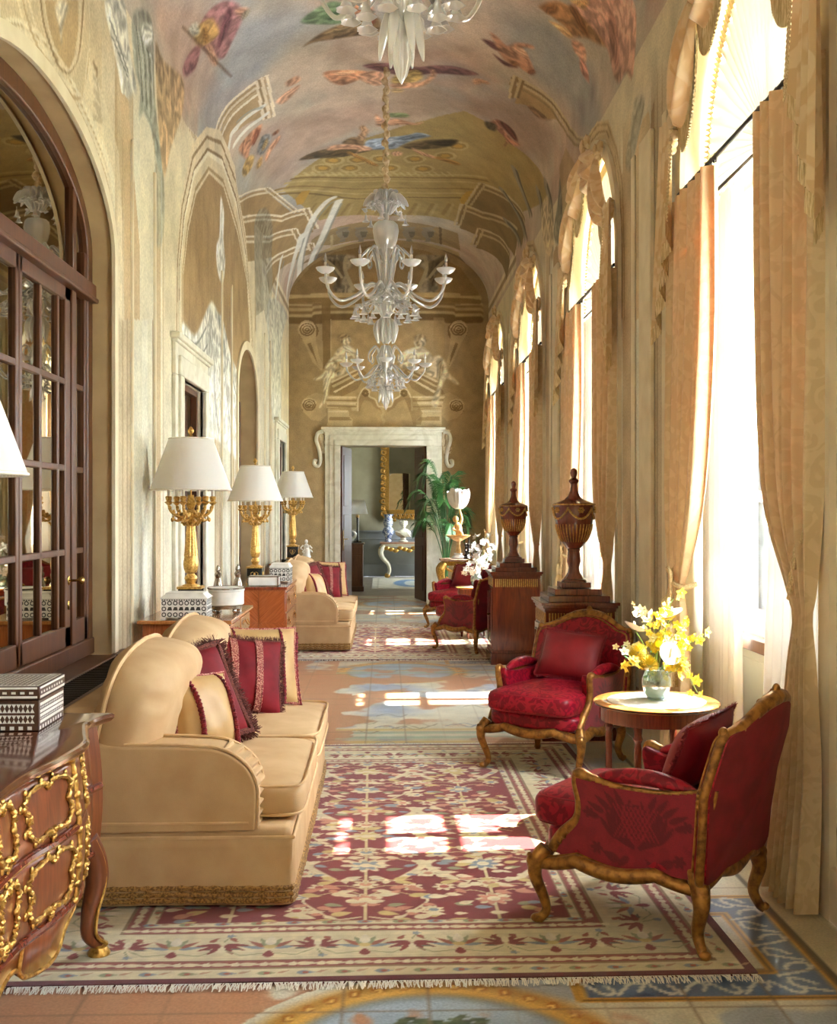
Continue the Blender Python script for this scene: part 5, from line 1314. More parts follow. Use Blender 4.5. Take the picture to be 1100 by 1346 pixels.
# ================================================================ windows
def window(n, c, full=True):
    w = struct(bpy.data.objects.new('window_%d' % n, None), 'tall arched window with brown wooden casements, number %d from the camera' % n if False else {1: 'nearest tall arched window on the right, behind the pale armchairs'}.get(n, 'tall arched window on the right wall'), 'window'); COL.objects.link(w)
    x = 2.07; b = MB()
    hw = .98 if full else .40; z0, z1 = (1.02, 3.42) if full else (.9, 4.3)
    for s in (-1, 1): wood_bar(b, x, c + s * hw, c + s * (1.10 if full else .44), z0 - .02, z1 + .1, .12); wood_bar(b, x, c + s * (hw - .07), c + s * hw, z0, z1, .06)
    ow = 1.1 if full else .44
    wood_bar(b, x, c - ow, c + ow, z1, z1 + .14, .12); wood_bar(b, x, c - ow, c + ow, z0 - .08, z0 + .06, .12); wood_bar(b, x - .05, c - ow, c + ow, z0 - .13, z0 - .06, .14)
    wood_bar(b, x, c - .045, c + .045, z0, z1, .07)
    for z in (1.72, 2.81): wood_bar(b, x, c - hw, c + hw, z - .03, z + .03, .05)
    if full:
        for k in range(1, 4):
            a = pi * k / 4; b.tube([(x, c, WZS), (x, c - 1.08 * cos(a), WZS + 1.08 * sin(a))], .02, 6)
        b.tube([(x, c - 1.06 * cos(pi * k / 20), WZS - .06 + 1.12 * sin(pi * k / 20)) for k in range(21)], .04, 6)
    b.build('window_frame', M['winwood'], w, bevel=.005)
    g = MB().box((x, c, (z0 + z1) / 2), (.006, 2 * hw, z1 - z0)); g.build('glass_pane', M['pane'], w)
    if full:
        h = MB().box((x - .05, c - .03, 1.68), (.03, .02, .12)); h.ell((x - .07, c - .03, 1.66), (.02, .014, .02), 8, 6); h.build('window_handle', M['iron'], w)
        b = MB().box((2.12, c, .46), (.08, 2.2, .96)); b.box((2.075, c - .5, .5), (.012, .8, .6)).box((2.075, c + .5, .5), (.012, .8, .6)); trim(b, M['winreveal'], .006)
        trim(MB().box((2.0, c, .012), (.42, 2.19, .03)), M['redmarble'])
for k, c in enumerate(BAYS): window(k + 1, c)
for k, c in enumerate((1.55, -2.55)): window(5 + k, c, False)  # unseen windows behind the camera, narrowed to hold back their light
window_far = MB(); wood_bar(window_far, RX + .05, 25.9, 26.7, .93, 1.0, .1); wood_bar(window_far, RX + .05, 26.27, 26.33, .95, 3.0, .08); wood_bar(window_far, RX + .05, 25.9, 26.7, 2.2, 2.26, .08)
struct(window_far.build('window_7', M['winwood']))  # bars of the unseen window put in as the far room's light source

# ================================================================ light, world, camera
w = bpy.data.worlds.new('World'); SC.world = w; w.use_nodes = True
bg = w.node_tree.nodes['Background']; bg.inputs[0].default_value = (.85, .94, 1.0, 1); bg.inputs[1].default_value = WORLD
def portal(name, loc, sy, sz, rot):
    l = bpy.data.lights.new(name, 'AREA'); l.shape = 'RECTANGLE'; l.size = sz; l.size_y = sy; l.cycles.is_portal = True
    o = bpy.data.objects.new(name, l); COL.objects.link(o); o.location = loc; o.rotation_euler = rot; return o
for c in BAYS: portal('window_portal', (2.32, c, 2.8), 2.2, 3.9, (0, pi / 2, 0))
for c in (1.55, -2.55): portal('window_portal', (2.32, c, 2.6), .9, 3.5, (0, pi / 2, 0))
portal('window_portal', (RX + .15, 26.3, 2.0), .85, 2.2, (0, pi / 2, 0))
s = bpy.data.lights.new('sun', 'SUN'); s.energy = SUN; s.angle = math.radians(.6); s.color = (1, .95, .86)
so = bpy.data.objects.new('sun', s); COL.objects.link(so); so.location = (20, 6, 30)
el_ = math.radians(58.2); so.rotation_euler = Vector((-cos(el_), 0.0, -sin(el_))).to_track_quat('-Z', 'Y').to_euler()
cam = bpy.data.cameras.new('camera'); co = bpy.data.objects.new('camera', cam); COL.objects.link(co)
cam.sensor_fit = 'HORIZONTAL'; cam.sensor_width = 36; cam.lens = 36 * 1480 / 1100; cam.shift_y = -4 / 1100; cam.clip_start = .05; cam.clip_end = 300
co.location = (0, 0, H); co.rotation_euler = (pi / 2, 0, -math.atan(43 / 1480)); SC.camera = co
SC.view_settings.view_transform = 'Standard'; SC.view_settings.look = 'None'; SC.view_settings.exposure = EXPO; SC.view_settings.gamma = 1
SC.cycles.max_bounces = 10; SC.cycles.diffuse_bounces = 5; SC.cycles.glossy_bounces = 4; SC.cycles.transparent_max_bounces = 24; SC.cycles.transmission_bounces = 4
SC.cycles.sample_clamp_indirect = 8; SC.cycles.caustics_reflective = False; SC.cycles.caustics_refractive = False
SC.cycles.use_denoising = True
try: SC.cycles.denoiser = 'OPENIMAGEDENOISE'
except Exception: pass
# ================================================================ left side: sofas, pillows, commode, lamps, tables
from mathutils import noise as _mn
def NZ(p): return _mn.noise(Vector(p))
RZL = -pi / 2          # things along the left wall: local x runs towards the camera, local y into the room
def rbox(b, c, d, r=.05, n=4, e=.28):
    """softly rounded block"""
    return b.ell(c, (d[0] / 2, d[1] / 2, d[2] / 2), 32, 16, e)
def cushion(c, d, crown=.02, e=.22):
    """boxed seat cushion: squarish plan, crowned top"""
    def f(u, v):
        th = 2 * pi * u; ph = -pi / 2 + pi * v
        def sp(x, k): return math.copysign(abs(x) ** k, x)
        cx, cy = sp(cos(th), e), sp(sin(th), e); r = sp(cos(ph), .16); z = sp(sin(ph), .5)
        x, y = d[0] / 2 * cx * r, d[1] / 2 * cy * r
        z += .05 * NZ((x * 6 + c[0] * 9, y * 6, 1)) * (1 if ph > 0 else 0)
        q = max(0, 1 - (2 * x / d[0]) ** 2) * max(0, 1 - (2 * y / d[1]) ** 2)
        return (c[0] + x, c[1] + y, c[2] + z * d[2] / 2 + (crown * q if z > 0 else 0))
    return MB().grid(f, 56, 25, cu=True)
def piping(b, c, d, z, r=.008, e=.22):
    def sp(x, k): return math.copysign(abs(x) ** k, x)
    b.tube([(c[0] + d[0] / 2 * .995 * sp(cos(a), e), c[1] + d[1] / 2 * .995 * sp(sin(a), e), z) for a in [2 * pi * k / 64 for k in range(64)]], r, 6, closed=True)

def make_sofa(label, loc):
    t = thing('sofa', label, 'sofa', loc, RZL, 'tan velvet sofas')
    L2 = 1.17
    b = MB().box((0, .0, .275), (2 * L2 - .01, .99, .10)); b.box((0, -.40, .52), (2 * L2 - .3, .18, .55)); b.build('base', M['tan'], t, bevel=.03)
    # skirt with a kick pleat at the corners
    def sk(u, v):
        pts = [(L2, -.5), (L2, .50), (-L2, .50), (-L2, -.5)]
        segs = [1.0, 2 * L2, 1.0]; tot = sum(segs); q = u * tot; k = 0
        while k < 2 and q > segs[k]: q -= segs[k]; k += 1
        f_ = q / segs[k]; x = pts[k][0] + (pts[k + 1][0] - pts[k][0]) * f_; y = pts[k][1] + (pts[k + 1][1] - pts[k][1]) * f_
        fl_ = 1 + .012 * (1 - v) + .004 * sin(u * 40) * (1 - v)
        cx = min(abs(q), abs(segs[k] - q)); pl = -.02 * math.exp(-(cx / .02) ** 2) * (1 - v * .7) if 0 < k or q > .5 else 0
        nx, ny = (1, 0) if k == 0 else ((0, 1) if k == 1 else (-1, 0))
        return (x * fl_ + nx * pl, y * fl_ + ny * pl, .012 + v * .27)
    s = MB().grid(sk, 160, 8).build('skirt', M['tan'], t, solid=.012)
    b = MB()
    for z in (.03, .055, .08):
        pts = [sk(u / 159, (z - .012) / .27) for u in range(160)]
        b.tube([(x * 1.006, y * 1.008, z) for x, y, _ in pts], [.011 + .003 * sin(k * 2.6) for k in range(160)], 6)
    b.build('braid_trim', M['braid'], s)
    b = MB(); b.tube([(L2 + .004, -.5, .285), (L2 + .004, .505, .285), (-L2 - .004, .505, .285), (-L2 - .004, -.5, .285)], .008, 6); b.build('piping', M['tanseam'], t)
    # arms
    prof = cr2([(-.5, .30), (-.5, .655), (-.2, .658), (.05, .655), (.20, .64), (.30, .58), (.345, .50), (.35, .40), (.345, .31)], 6)
    for sg in (-1, 1):
        x0, x1 = sg * (L2 - .23), sg * (L2 + .005)
        b = MB().prism(prof, lambda y, z: (x0, y, z), lambda y, z: (x1, y, z))
        a = b.build('arm', M['tan'], t, bevel=.045, seg=4)
        r = MB(); pr = prof[12:]
        r.tube([(x1 - sg * .02, y + .006, z + .006) for y, z in pr], .008, 6); r.tube([(x0 + sg * .02, y + .006, z + .006) for y, z in pr], .008, 6)
        r.tube([(x1 + sg * .002, -.5, .345), (x1 + sg * .002, .32, .345)], .006, 6)
        r.build('piping', M['tanseam'], a)
        # gathered front facing of the arm
        pf = prof[24:]
        def gf(u, v):
            k = u * (len(pf) - 1); i = min(int(k), len(pf) - 2); fr = k - i
            y = pf[i][0] * (1 - fr) + pf[i + 1][0] * fr; z = pf[i][1] * (1 - fr) + pf[i + 1][1] * fr
            w = .012 + .012 * sin(u * 60 + v * 3) * (v * (1 - v) * 4) ** .3
            return (x0 + (x1 - x0) * (.06 + .9 * v), y + w * .9, z + w * .4)
        MB().grid(gf, 70, 10).build('arm_ruffle', M['tan'], a)
    # seat and back cushions
    for sg in (-1, 1):
        c_, d_ = (sg * .535, .10, .395), (1.06, .88, .15)
        if True:
            b = cushion(c_, d_, .03, .18)
            q = b.build('seat_cushion', M['tan'], t)
            p = MB(); piping(p, c_, d_, .465, .007, .18); piping(p, c_, d_, .345, .007, .18); p.build('piping', M['tanseam'], q)
        if True:
            Mx = Matrix.Rotation(-.22, 4, 'X')
            b = MB()
            def bf(u, v, sg=sg):
                th = 2 * pi * u; ph = -pi / 2 + pi * v
                def sp(x, k): return math.copysign(abs(x) ** k, x)
                x = .60 * sp(cos(th), .45) * sp(cos(ph), .3); z = .32 * sp(sin(th), .5) * sp(cos(ph), .3); y = .17 * sp(sin(ph), .8)
                wr = .009 * NZ((x * 5 + sg, z * 7, y * 5)) + .007 * NZ((x * 14 + 3 * sg, z * 9, y * 9)) + .006 * sin(14 * x + 9 * z + sg) * sin(11 * z) + .010 * math.exp(-((abs(x) - .52) / .07) ** 2) * sin(60 * z)
                p = Mx @ Vector((x, y * (1 - .25 * (abs(x) / .6) ** 3) + wr, z + .02 * cos(5 * x)))
                return (p.x + sg * .56, p.y - .22, p.z + .69)
            q = b.grid(bf, 64, 33, cu=True).build('back_cushion', M['tan'], t)
            p = MB()
            for s2 in (-.09,):
                pts = []
                for k in range(72):
                    a = 2 * pi * k / 72
                    def sp(x, k_): return math.copysign(abs(x) ** k_, x)
                    v = Mx @ Vector((.585 * sp(cos(a), .45), s2 * .95, .318 * sp(sin(a), .5) + .02 * cos(5 * .585 * sp(cos(a), .45)))); pts.append((v.x + sg * .56, v.y - .22, v.z + .69))
                p.tube(pts, .010, 6, closed=True)
            p.build('piping', M['tanseam'], q)
    return t
sofa = make_sofa('tan velvet sofa in the foreground with fringed pillows, on the large front rug', (-.885, 5.83, 0.012))
sofa2 = dup(sofa, 'smaller looking tan velvet sofa further down the hall, beyond the marquetry chest', (-.915, 14.17, 0.012))

def strands(b, pts, ln, n, w=.004, out=None, jit=.4, rnd=random.Random(3)):
    """loose fringe strands hanging outwards from a line of points"""
    for k in range(n):
        q = rnd.random() * (len(pts) - 1); i = int(q); f_ = q - i
        p = Vector(pts[i]).lerp(Vector(pts[min(i + 1, len(pts) - 1)]), f_)
        d = Vector(out[i]) if out else Vector((0, 0, -1))
        d = (d + Vector((rnd.uniform(-jit, jit), rnd.uniform(-jit, jit), rnd.uniform(-jit, jit)))).normalized() * ln * rnd.uniform(.7, 1.1)
        s_ = d.orthogonal().normalized() * w
        b.add([p - s_, p + s_, p + d + s_ * .6, p + d - s_ * .6], [(0, 1, 2, 3)])
    return b
def pillow(label, px, size, phi, lean, mat, group=None, trim_=None, stripes=False, roll=0., thick=.09, name='pillow', cat='pillow'):
    t = thing(name, label, cat, px, phi, group)
    Mx = Matrix.Rotation(-lean, 4, 'X') @ Matrix.Rotation(roll, 4, 'Y')
    w, h = size
    def sh(u, v):
        g = 1 - .05 * (1 - abs(u) ** 2) * (1 if abs(v) > .2 else .4)
        return (w / 2 * u * (1 - .06 * (1 - v * v)), h / 2 * v * (1 - .06 * (1 - u * u)))
    def f(side):
        def q(a, b_):
            u, v = 2 * a - 1, 2 * b_ - 1; x, z = sh(u, v)
            th = thick * (max(0, 1 - abs(u) ** 2.6) ** .6) * (max(0, 1 - abs(v) ** 2.6) ** .6)
            th += (.004 * sin(9 * u + 4 * v) + .006 * NZ((u * 2.2 + px[1] * 3, v * 2.2, side))) * (1 - u * u) * (1 - v * v)
            return tuple(Mx @ Vector((x, side * th, z + h / 2)))
        return q
    b = MB().grid(f(-1), 26, 26).grid(f(1), 26, 26)
    body = b.build('cover', mat, t, angle=180)
    per = []; outd = []
    for (u0, v0, u1, v1, d) in ((-1, -1, 1, -1, (0, 0, -1)), (1, -1, 1, 1, (1, 0, 0)), (1, 1, -1, 1, (0, 0, 1)), (-1, 1, -1, -1, (-1, 0, 0))):
        for k in range(16):
            x, z = sh(u0 + (u1 - u0) * k / 16, v0 + (v1 - v0) * k / 16)
            per.append(tuple(Mx @ Vector((x, 0, z + h / 2)))); outd.append(tuple(Mx.to_3x3() @ Vector(d)))
    if trim_ == 'fringe':
        b = MB().tube(per, .022, 8, closed=True); strands(b, per + [per[0]], .055, 2400, .0035, outd + [outd[0]], .75); b.build('fringe', M['burgfr'], t)
    elif trim_ == 'tassel':
        b = MB().tube(per, [.008 + .002 * sin(k * 2.2) for k in range(64)], 6, closed=True); b.build('rope_edge', M['lace'], t)
        for lo in (16, 48):
          b = MB()
          for k in range(lo, lo + 16):
            if True:
                p = Vector(per[k]); o = Vector(outd[k]); g = Vector((0, 0, -1))
                c_ = p + o * .012 + g * .012
                b.lathe([(.002, .014), (.009, .008), (.006, 0), (.013, -.022), (.010, -.03)], c_, 7)
          b.build('tassel_edge', M['tassel'], t)
        for u0 in (-.58, .58):
            def sf_(v):
                x, z = sh(u0, v); th = thick * (max(0, 1 - abs(u0) ** 2.6) ** .6) * (max(0, 1 - abs(v) ** 2.6) ** .6) + .004 * sin(9 * u0 + 4 * v) * (1 - u0 * u0) * (1 - v * v)
                return Mx @ Vector((x, -th - .004, z + h / 2))
            b = MB().tube([sf_(-.97 + 1.94 * k / 40) for k in range(41)], [.006 + .002 * sin(k * 2.2) for k in range(41)], 6)
            for k in range(2, 40, 2): b.lathe([(.002, .012), (.010, .006), (.007, -.002), (.014, -.024), (.010, -.034)], sf_(-.97 + 1.94 * k / 40) + Vector((0, -.012, -.008)), 7)
            b.build('tassel_row', M['tassel'], t)
    elif trim_ == 'short':
        b = MB().tube(per, .007, 6, closed=True); strands(b, per + [per[0]], .018, 900, .002, outd + [outd[0]], .6); b.build('fringe', M['crimplain'], t)
    elif trim_ == 'gold':
        b = MB().tube(per, .007, 6, closed=True); strands(b, per + [per[0]], .032, 1200, .003, outd + [outd[0]], .7); b.build('fringe', M['burgfr'], t)
    else:
        MB().tube(per, .006, 6, closed=True).build('piping', mat, t)
    if stripes:
        for u0 in (-.32, .34):
            def st(a, b_, u0=u0):
                u = u0 + (a - .5) * .15; v = 2 * b_ - 1; x, z = sh(u, v)
                th = thick * (max(0, 1 - abs(u) ** 2.6) ** .6) * (max(0, 1 - abs(v) ** 2.6) ** .6) + .004 * sin(9 * u + 4 * v) * (1 - u * u) * (1 - v * v)
                return tuple(Mx @ Vector((x, -th - .006, z + h / 2)))
            b = MB().grid(st, 4, 40)
            for e_ in (0, 1): b.tube([Vector(st(e_, k / 60)) for k in range(61)], [.004 + .0015 * sin(k * 2.4) for k in range(61)], 6)
            b.tube([Vector(st(.5 + .3 * sin(k * 1.1), k / 120)) for k in range(121)], .004, 5)
            b.build('braid', M['lace'], t)
    return t
def pillow_set(dy, near):
    a = 'on the foreground sofa' if near else 'on the far sofa'
    z = .515
    pillow('small gold silk pillow with red tassel edges, frontmost %s' % a, (-.80, 5.22 + dy, z - .01), (.40, .40), math.radians(58), .38, M['gold'], None, 'tassel', thick=.10, roll=.10)
    pillow('burgundy pillow edged with thick brown fringe behind the gold pillow %s' % a, (-.84, 5.47 + dy, z), (.52, .48), math.radians(48), .46, M['burg'], None, 'fringe', roll=-.10, thick=.08)
    pillow('plain white pillow peeking out between two burgundy pillows %s' % a, (-.90, 6.02 + dy, z), (.40, .42), math.radians(62), .40, M['ivory'])
    pillow('burgundy pillow with two braided stripes %s' % a, (-.80, 6.28 + dy, z), (.46, .44), math.radians(26), .42, M['burg'], None, 'gold', True, roll=.16)
    pillow('beige silk pillow with tasselled sides at the far end, %s' % a, (-.74, 6.56 + dy, z), (.50, .46), math.radians(24), .34, M['gold'], None, 'tassel', roll=.06)
pillow_set(0, True); pillow_set(8.34, False)

# ---------------------------------------------------------------- commode with gilt mounts
t = thing('commode', 'serpentine walnut commode with gilt rococo mounts at the left edge of the foreground', 'commode', (-1.37, 3.13, .0), RZL)
_sx = [-1.1, -.99, -.89, -.72, -.56, -.345, -.15, 0]; _sy = [.335, .305, .296, .34, .38, .363, .328, .32]
_cs = cr2(list(zip(_sx, _sy)), 10)
def S_(x):
    x = -abs(x); return interp(x, [p[0] for p in _cs], [p[1] for p in _cs])
def plan(off, n=61, x0=1.1):
    return [(x0 * (2 * k / (n - 1) - 1), S_(1.1 * (2 * k / (n - 1) - 1)) + off) for k in range(n)]
def bul(z): return -.03 + .028 * sin(pi * min(1, max(0, (z - .30) / .58)))
def loft(zs_, off=0, back=-.30, x0=1.08, n=61):
    b = MB(); vs = []; ring = n + 2
    for z in zs_: vs += [(x, y, z) for x, y in plan(bul(z) + off, n, x0)] + [(x0, back, z), (-x0, back, z)]
    fs = [tuple(range(ring - 1, -1, -1)), tuple((len(zs_) - 1) * ring + k for k in range(ring))]
    for j in range(len(zs_) - 1):
        for k in range(ring): fs.append((j * ring + k, j * ring + (k + 1) % ring, (j + 1) * ring + (k + 1) % ring, (j + 1) * ring + k))
    return b.add(vs, fs)
loft([.38 + .48 * k / 10 for k in range(11)], -.012).build('body', M['commode'], t, angle=50)
# top with moulded edge
b = MB(); n = 81; vs = []
zz = [(.852, -.01), (.858, .008), (.868, .018), (.879, .02), (.887, .012), (.89, 0)]; ring = n + 2
for z, o in zz: vs += [(x, y, z) for x, y in plan(o, n, 1.1 + o)] + [(1.1 + o, -.31, z), (-1.1 - o, -.31, z)]
fs = [tuple(range(ring - 1, -1, -1)), tuple((len(zz) - 1) * ring + k for k in range(ring))]
for j in range(len(zz) - 1):
    for k in range(ring): fs.append((j * ring + k, j * ring + (k + 1) % ring, (j + 1) * ring + (k + 1) % ring, (j + 1) * ring + k))
b.add(vs, fs).build('top', WOOD('commode_top', (92, 44, 26), (70, 30, 18), rough=.08, coat=1.), t, angle=30)
def fp(x, z, o=0): return (x, S_(x) + bul(z) - .012 + o, z)
for z0, z1 in ((.645, .845), (.405, .625)):
    b = MB()
    b.grid(lambda u, v: fp(-.99 + 1.98 * u, z0 + (z1 - z0) * v, .012 + .006 * min(1, 30 * min(u, 1 - u), 12 * min(v, 1 - v))), 100, 14)
    dr = b.build('drawer', M['commode'], t, solid=.01)
    b = MB(); b.tube([fp(-1.04 + 2.08 * k / 90, z0 - .012, .018) for k in range(91)], .014, 8); b.build('ridge', M['mahogany'], dr)
    for cx, w in ((-.30, .155), (.30, .155), (-.68, .075), (.68, .075), (0, .075)):
        b = MB(); zm = (z0 + z1) / 2; hh = (z1 - z0) / 2 * .84
        lp = [(-.2, 1.0), (-.75, .85), (-1.0, .45), (-.8, .05), (-.92, -.4), (-.6, -.85), (-.1, -.75), (0, -1), (.1, -.75), (.6, -.85), (.92, -.4), (.8, .05), (1, .45), (.75, .85), (.2, 1.0), (0, .8)]
        pts = [fp(cx + w * a, zm + hh * c_, .024 + .008 * abs(sin(k * 1.7))) for k, (a, c_) in enumerate(cr2(lp, 6, True))]
        b.tube(pts, [.0055 + .0045 * abs(sin(k * .8)) for k in range(len(pts))], 8, closed=True)
        for k, (a, c_) in enumerate(lp):
            p = fp(cx + w * a, zm + hh * c_, .028); b.ell(p, (.012, .010, .011), 8, 6); 
            q = fp(cx + w * a * 1.12, zm + hh * c_ * 1.08, .026); b.ell(q, (.008, .007, .013), 8, 6)
        b.build('gilt_mount', M['gilt'], dr)
for x in (-.50, .50):
    b = MB(); pts = [fp(x, .40 + .45 * k / 40, .024) for k in range(41)]
    b.tube(pts, [.007 + .005 * abs(sin(k * .9)) for k in range(41)], 8)
    for k in range(0, 41, 5): b.ell(pts[k], (.022, .014, .014), 8, 6)
    b.build('gilt_mount', M['gilt'], t)
# shaped apron and its gilded edge
ap = cr2([(-1.08, .37), (-1.0, .36), (-.93, .33), (-.84, .36), (-.74, .40), (-.60, .37), (-.50, .33), (-.44, .27), (-.36, .25), (-.22, .27), (-.17, .31), (-.1, .315), (0, .27)], 6)
ap = ap + [(-x, z) for x, z in ap[-2::-1]]
b = MB(); vs = []
for x, z in ap: vs += [fp(x, min(z, .40), .0), fp(x, .41, .004)]
b.add(vs, [(2 * k, 2 * k + 1, 2 * k + 3, 2 * k + 2) for k in range(len(ap) - 1)]); b.build('apron', M['commode'], t, solid=.02)
MB().tube([fp(x, z, .010) for x, z in ap], .008, 8).build('gilt_edge', M['gilt'], t)
MB().tube([fp(-.17 , .40 - .09 * k / 8, .014) for k in range(9)], .008, 8).build('gilt_edge', M['gilt'], t)
MB().tube([fp(.17 , .40 - .09 * k / 8, .014) for k in range(9)], .008, 8).build('gilt_edge', M['gilt'], t)
for sx in (-1, 1):
    for sy in (1, -1):
        y0 = .285 if sy > 0 else -.25
        pts = cr([(sx * 1.03, y0 - .01 * sy, .44), (sx * 1.05, y0 + .015 * sy, .36), (sx * 1.05, y0 + .02 * sy, .27), (sx * 1.02, y0 - .0 * sy, .17), (sx * 1.01, y0, .10), (sx * 1.04, y0 + .03 * sy, .055)], 6)
        lg = MB().tube(pts, [interp(k, [0, 10, 20, 30], [.042, .044, .026, .026]) for k in range(len(pts))], 12).build('leg', M['commode'], t)
        MB().lathe([(.0, .052), (.034, .052), (.03, .04), (.042, .02), (.04, .0)], (sx * 1.045, y0 + .03 * sy, 0.001), 14).build('gilt_foot', M['gilt'], lg)
        if sy > 0: MB().tube([Vector(p) + Vector((-sx * .012, .034, 0)) for p in pts], .007, 6).build('gilt_edge', M['gilt'], lg)

# inlaid box on the commode
t = thing('inlaid_box', 'dark wooden box inlaid with white bone diamonds and stripes, on the walnut commode', 'box', (-1.355, 4.026, .892))
b = MB().box((0, 0, .052), (.345, .298, .104)); b.build('body', M['darkwood'], t, bevel=.002)
MB().box((0, 0, .130), (.35, .302, .044)).build('lid', M['darkwood'], t, bevel=.002)
b = MB(); e = .0006
def face(p):   # p(u,v) maps metres on a face to space
    def q(u0, u1, v0, v1): b.add([p(u0, v0), p(u1, v0), p(u1, v1), p(u0, v1)], [(0, 1, 2, 3)])
    def dia(u, v, ru, rv): b.add([p(u - ru, v), p(u, v - rv), p(u + ru, v), p(u, v + rv)], [(0, 1, 2, 3)])
    return q, dia
for nm, p, W in (('f', lambda u, v: (-.172 + u, -.1495 - e - (.0022 if v > .108 else 0), v), .344), ('s', lambda u, v: (.1728 + e + (.0024 if v > .108 else 0), -.148 + u, v), .296)):
    q, dia = face(p)
    q(.004, W - .004, .143, .150); q(.004, W - .004, .112, .120)
    for k in range(int(W / .03)): q(.012 + k * .03, .027 + k * .03, .126, .134)
    for k in range(int(W / .03)): q(.006 + k * .03, .021 + k * .03, .004, .016)
    for row, (v0, v1) in enumerate(((.062, .092), (.026, .054))):
        m = int((W - .03) / .0155); vm, rv = (v0 + v1) / 2, (v1 - v0) / 2
        if nm == 'f':
            for k in range(m):
                u = .02 + k * .0155
                b.add([p(u, v0), p(u + .0155, v0), p(u + .00775, vm)], [(0, 1, 2)]); b.add([p(u, v1), p(u + .00775, vm), p(u + .0155, v1)], [(0, 1, 2)])
        else:
            q(.01, W - .01, v0 - .002, v0 + .008); q(.01, W - .01, v1 - .008, v1 + .002)
            for k in range(m): dia(.018 + k * .0155, vm, .005, .005)
p = lambda u, v: (-.172 + u, -.148 + v, .1525 + e)
q, dia = face(p)
for k, (a, c_) in enumerate(((.004, .012), (.03, .036), (.26, .266), (.284, .292))): q(.004, .34, a, c_)
for a, c_ in ((.004, .012), (.033, .039), (.30, .306), (.332, .34)): q(a, c_, .004, .292)
for k in range(15):
    for j in range(9): dia(.055 + k * .0165, .055 + j * .023, .006, .009)
for k in range(20): q(.014 + k * .016, .022 + k * .016, .017, .025)
for k in range(17): q(.309, .328, .012 + k * .016, .019 + k * .016)
b.build('bone_inlay', M['ivory'], t)
h = MB(); h.ell((.02, -.156, .075), (.008, .004, .008), 8, 6); h.tube([(.02, -.158, .078), (.035, -.165, .084)], .003, 6); h.build('hook', M['brass'], t)

# ---------------------------------------------------------------- candelabra table lamps
def make_lamp(label, loc):
    t = thing('table_lamp', label, 'lamp', loc, 0, 'gilt candelabra lamps along the left wall')
    b = MB().box((0, 0, .085), (.155, .155, .17)); pl = b.build('plinth', M['black'], t, bevel=.003)
    b = MB().box((0, 0, .178), (.17, .17, .016)).box((0, 0, .008), (.172, .172, .016))
    for sg in (-1, 1):
        b.tube(cr([(sg * .004, -.079, .06), (sg * .03, -.080, .09), (sg * .035, -.080, .12), (sg * .012, -.080, .13)], 5), .004, 6)
        b.tube(cr([(.079, sg * .004, .06), (.080, sg * .03, .09), (.080, sg * .035, .12), (.080, sg * .012, .13)], 5), .004, 6)
    b.ell((0, -.08, .10), (.012, .006, .028), 8, 6).ell((.08, 0, .10), (.006, .012, .028), 8, 6)
    b.build('gilt_mount', M['gilt2'], pl)
    pr = [(.062, .186), (.058, .195), (.03, .205), (.038, .225), (.046, .24), (.042, .255), (.028, .268), (.026, .275), (.04, .282), (.050, .31), (.054, .34), (.050, .37), (.046, .39), (.047, .40), (.044, .42), (.030, .60), (.031, .61), (.044, .62), (.05, .632), (.034, .645), (.024, .655), (.034, .67), (.042, .69), (.036, .715), (.022, .73), (.03, .75), (.038, .77), (.026, .80), (.02, .83)]
    b = MB().lathe(pr[:14], n=24); b.lathe(pr[13:17], n=32, flute=12, famp=.06); b.lathe(pr[16:], n=24)
    for k in range(10):
        a = 2 * pi * k / 10; b.tube(cr([(.045 * cos(a), .045 * sin(a), .615), (.06 * cos(a), .06 * sin(a), .635), (.07 * cos(a), .07 * sin(a), .628)], 4), [.008, .008, .008, .008, .007, .006, .005, .004, .003], 6)
    b.build('column', M['gilt2'], t)
    for k in range(6):
        a = 2 * pi * k / 6 + .35; ca, sa = cos(a), sin(a)
        b = MB(); P2 = lambda r, z: (r * ca, r * sa, z)
        pts = cr([P2(.03, .70), P2(.07, .675), P2(.11, .69), P2(.145, .725), P2(.155, .765)], 6)
        b.tube(pts, [interp(j, [0, len(pts) - 1], [.014, .009]) for j in range(len(pts))], 8)
        b.tube(cr([P2(.04, .69), P2(.08, .65), P2(.115, .655), P2(.12, .68), P2(.10, .69), P2(.092, .676)], 5), [.010 - .0003 * j for j in range(26)], 8)
        for j, (r, z) in enumerate(((.09, .692), (.12, .712), (.13, .655), (.145, .74))): b.ell(P2(r, z), (.012, .012, .016), 8, 6)
        b.lathe([(.006, 0), (.016, .008), (.03, .022), (.026, .026), (.016, .03), (.022, .045), (.024, .06), (.018, .066)], P2(.155, .755), 12)
        ar = b.build('arm', M['gilt2'], t)
        MB().lathe([(.012, .815), (.012, .90), (.0, .901)], P2(.155, 0), 10).build('candle', M['candle'], ar)
    npl = 96
    def sf(u, v):
        a = 2 * pi * u; z = .862 + v * .366; r = .281 + (.152 - .281) * v
        r *= 1 + .016 * (1 if int(round(u * npl * 2)) % 2 else -1)
        return (r * cos(a), r * sin(a), z)
    sh = MB().grid(sf, npl * 2, 3, cu=True).build('shade', M['shade'], t, angle=180)
    for r, z in ((.283, .866), (.154, 1.226)): MB().tube([(r * cos(2 * pi * k / 64), r * sin(2 * pi * k / 64), z) for k in range(64)], .006, 6, closed=True).build('shade_binding', M['candle'], sh)
    MB().lathe([(.004, 1.20), (.005, 1.24), (.016, 1.246), (.008, 1.255), (.02, 1.275), (.022, 1.285), (.014, 1.30), (.006, 1.31), (0, 1.315)], n=14).tube([(0, 0, .82), (0, 0, 1.22)], .006, 8).build('finial', M['gilt2'], t)
    return t
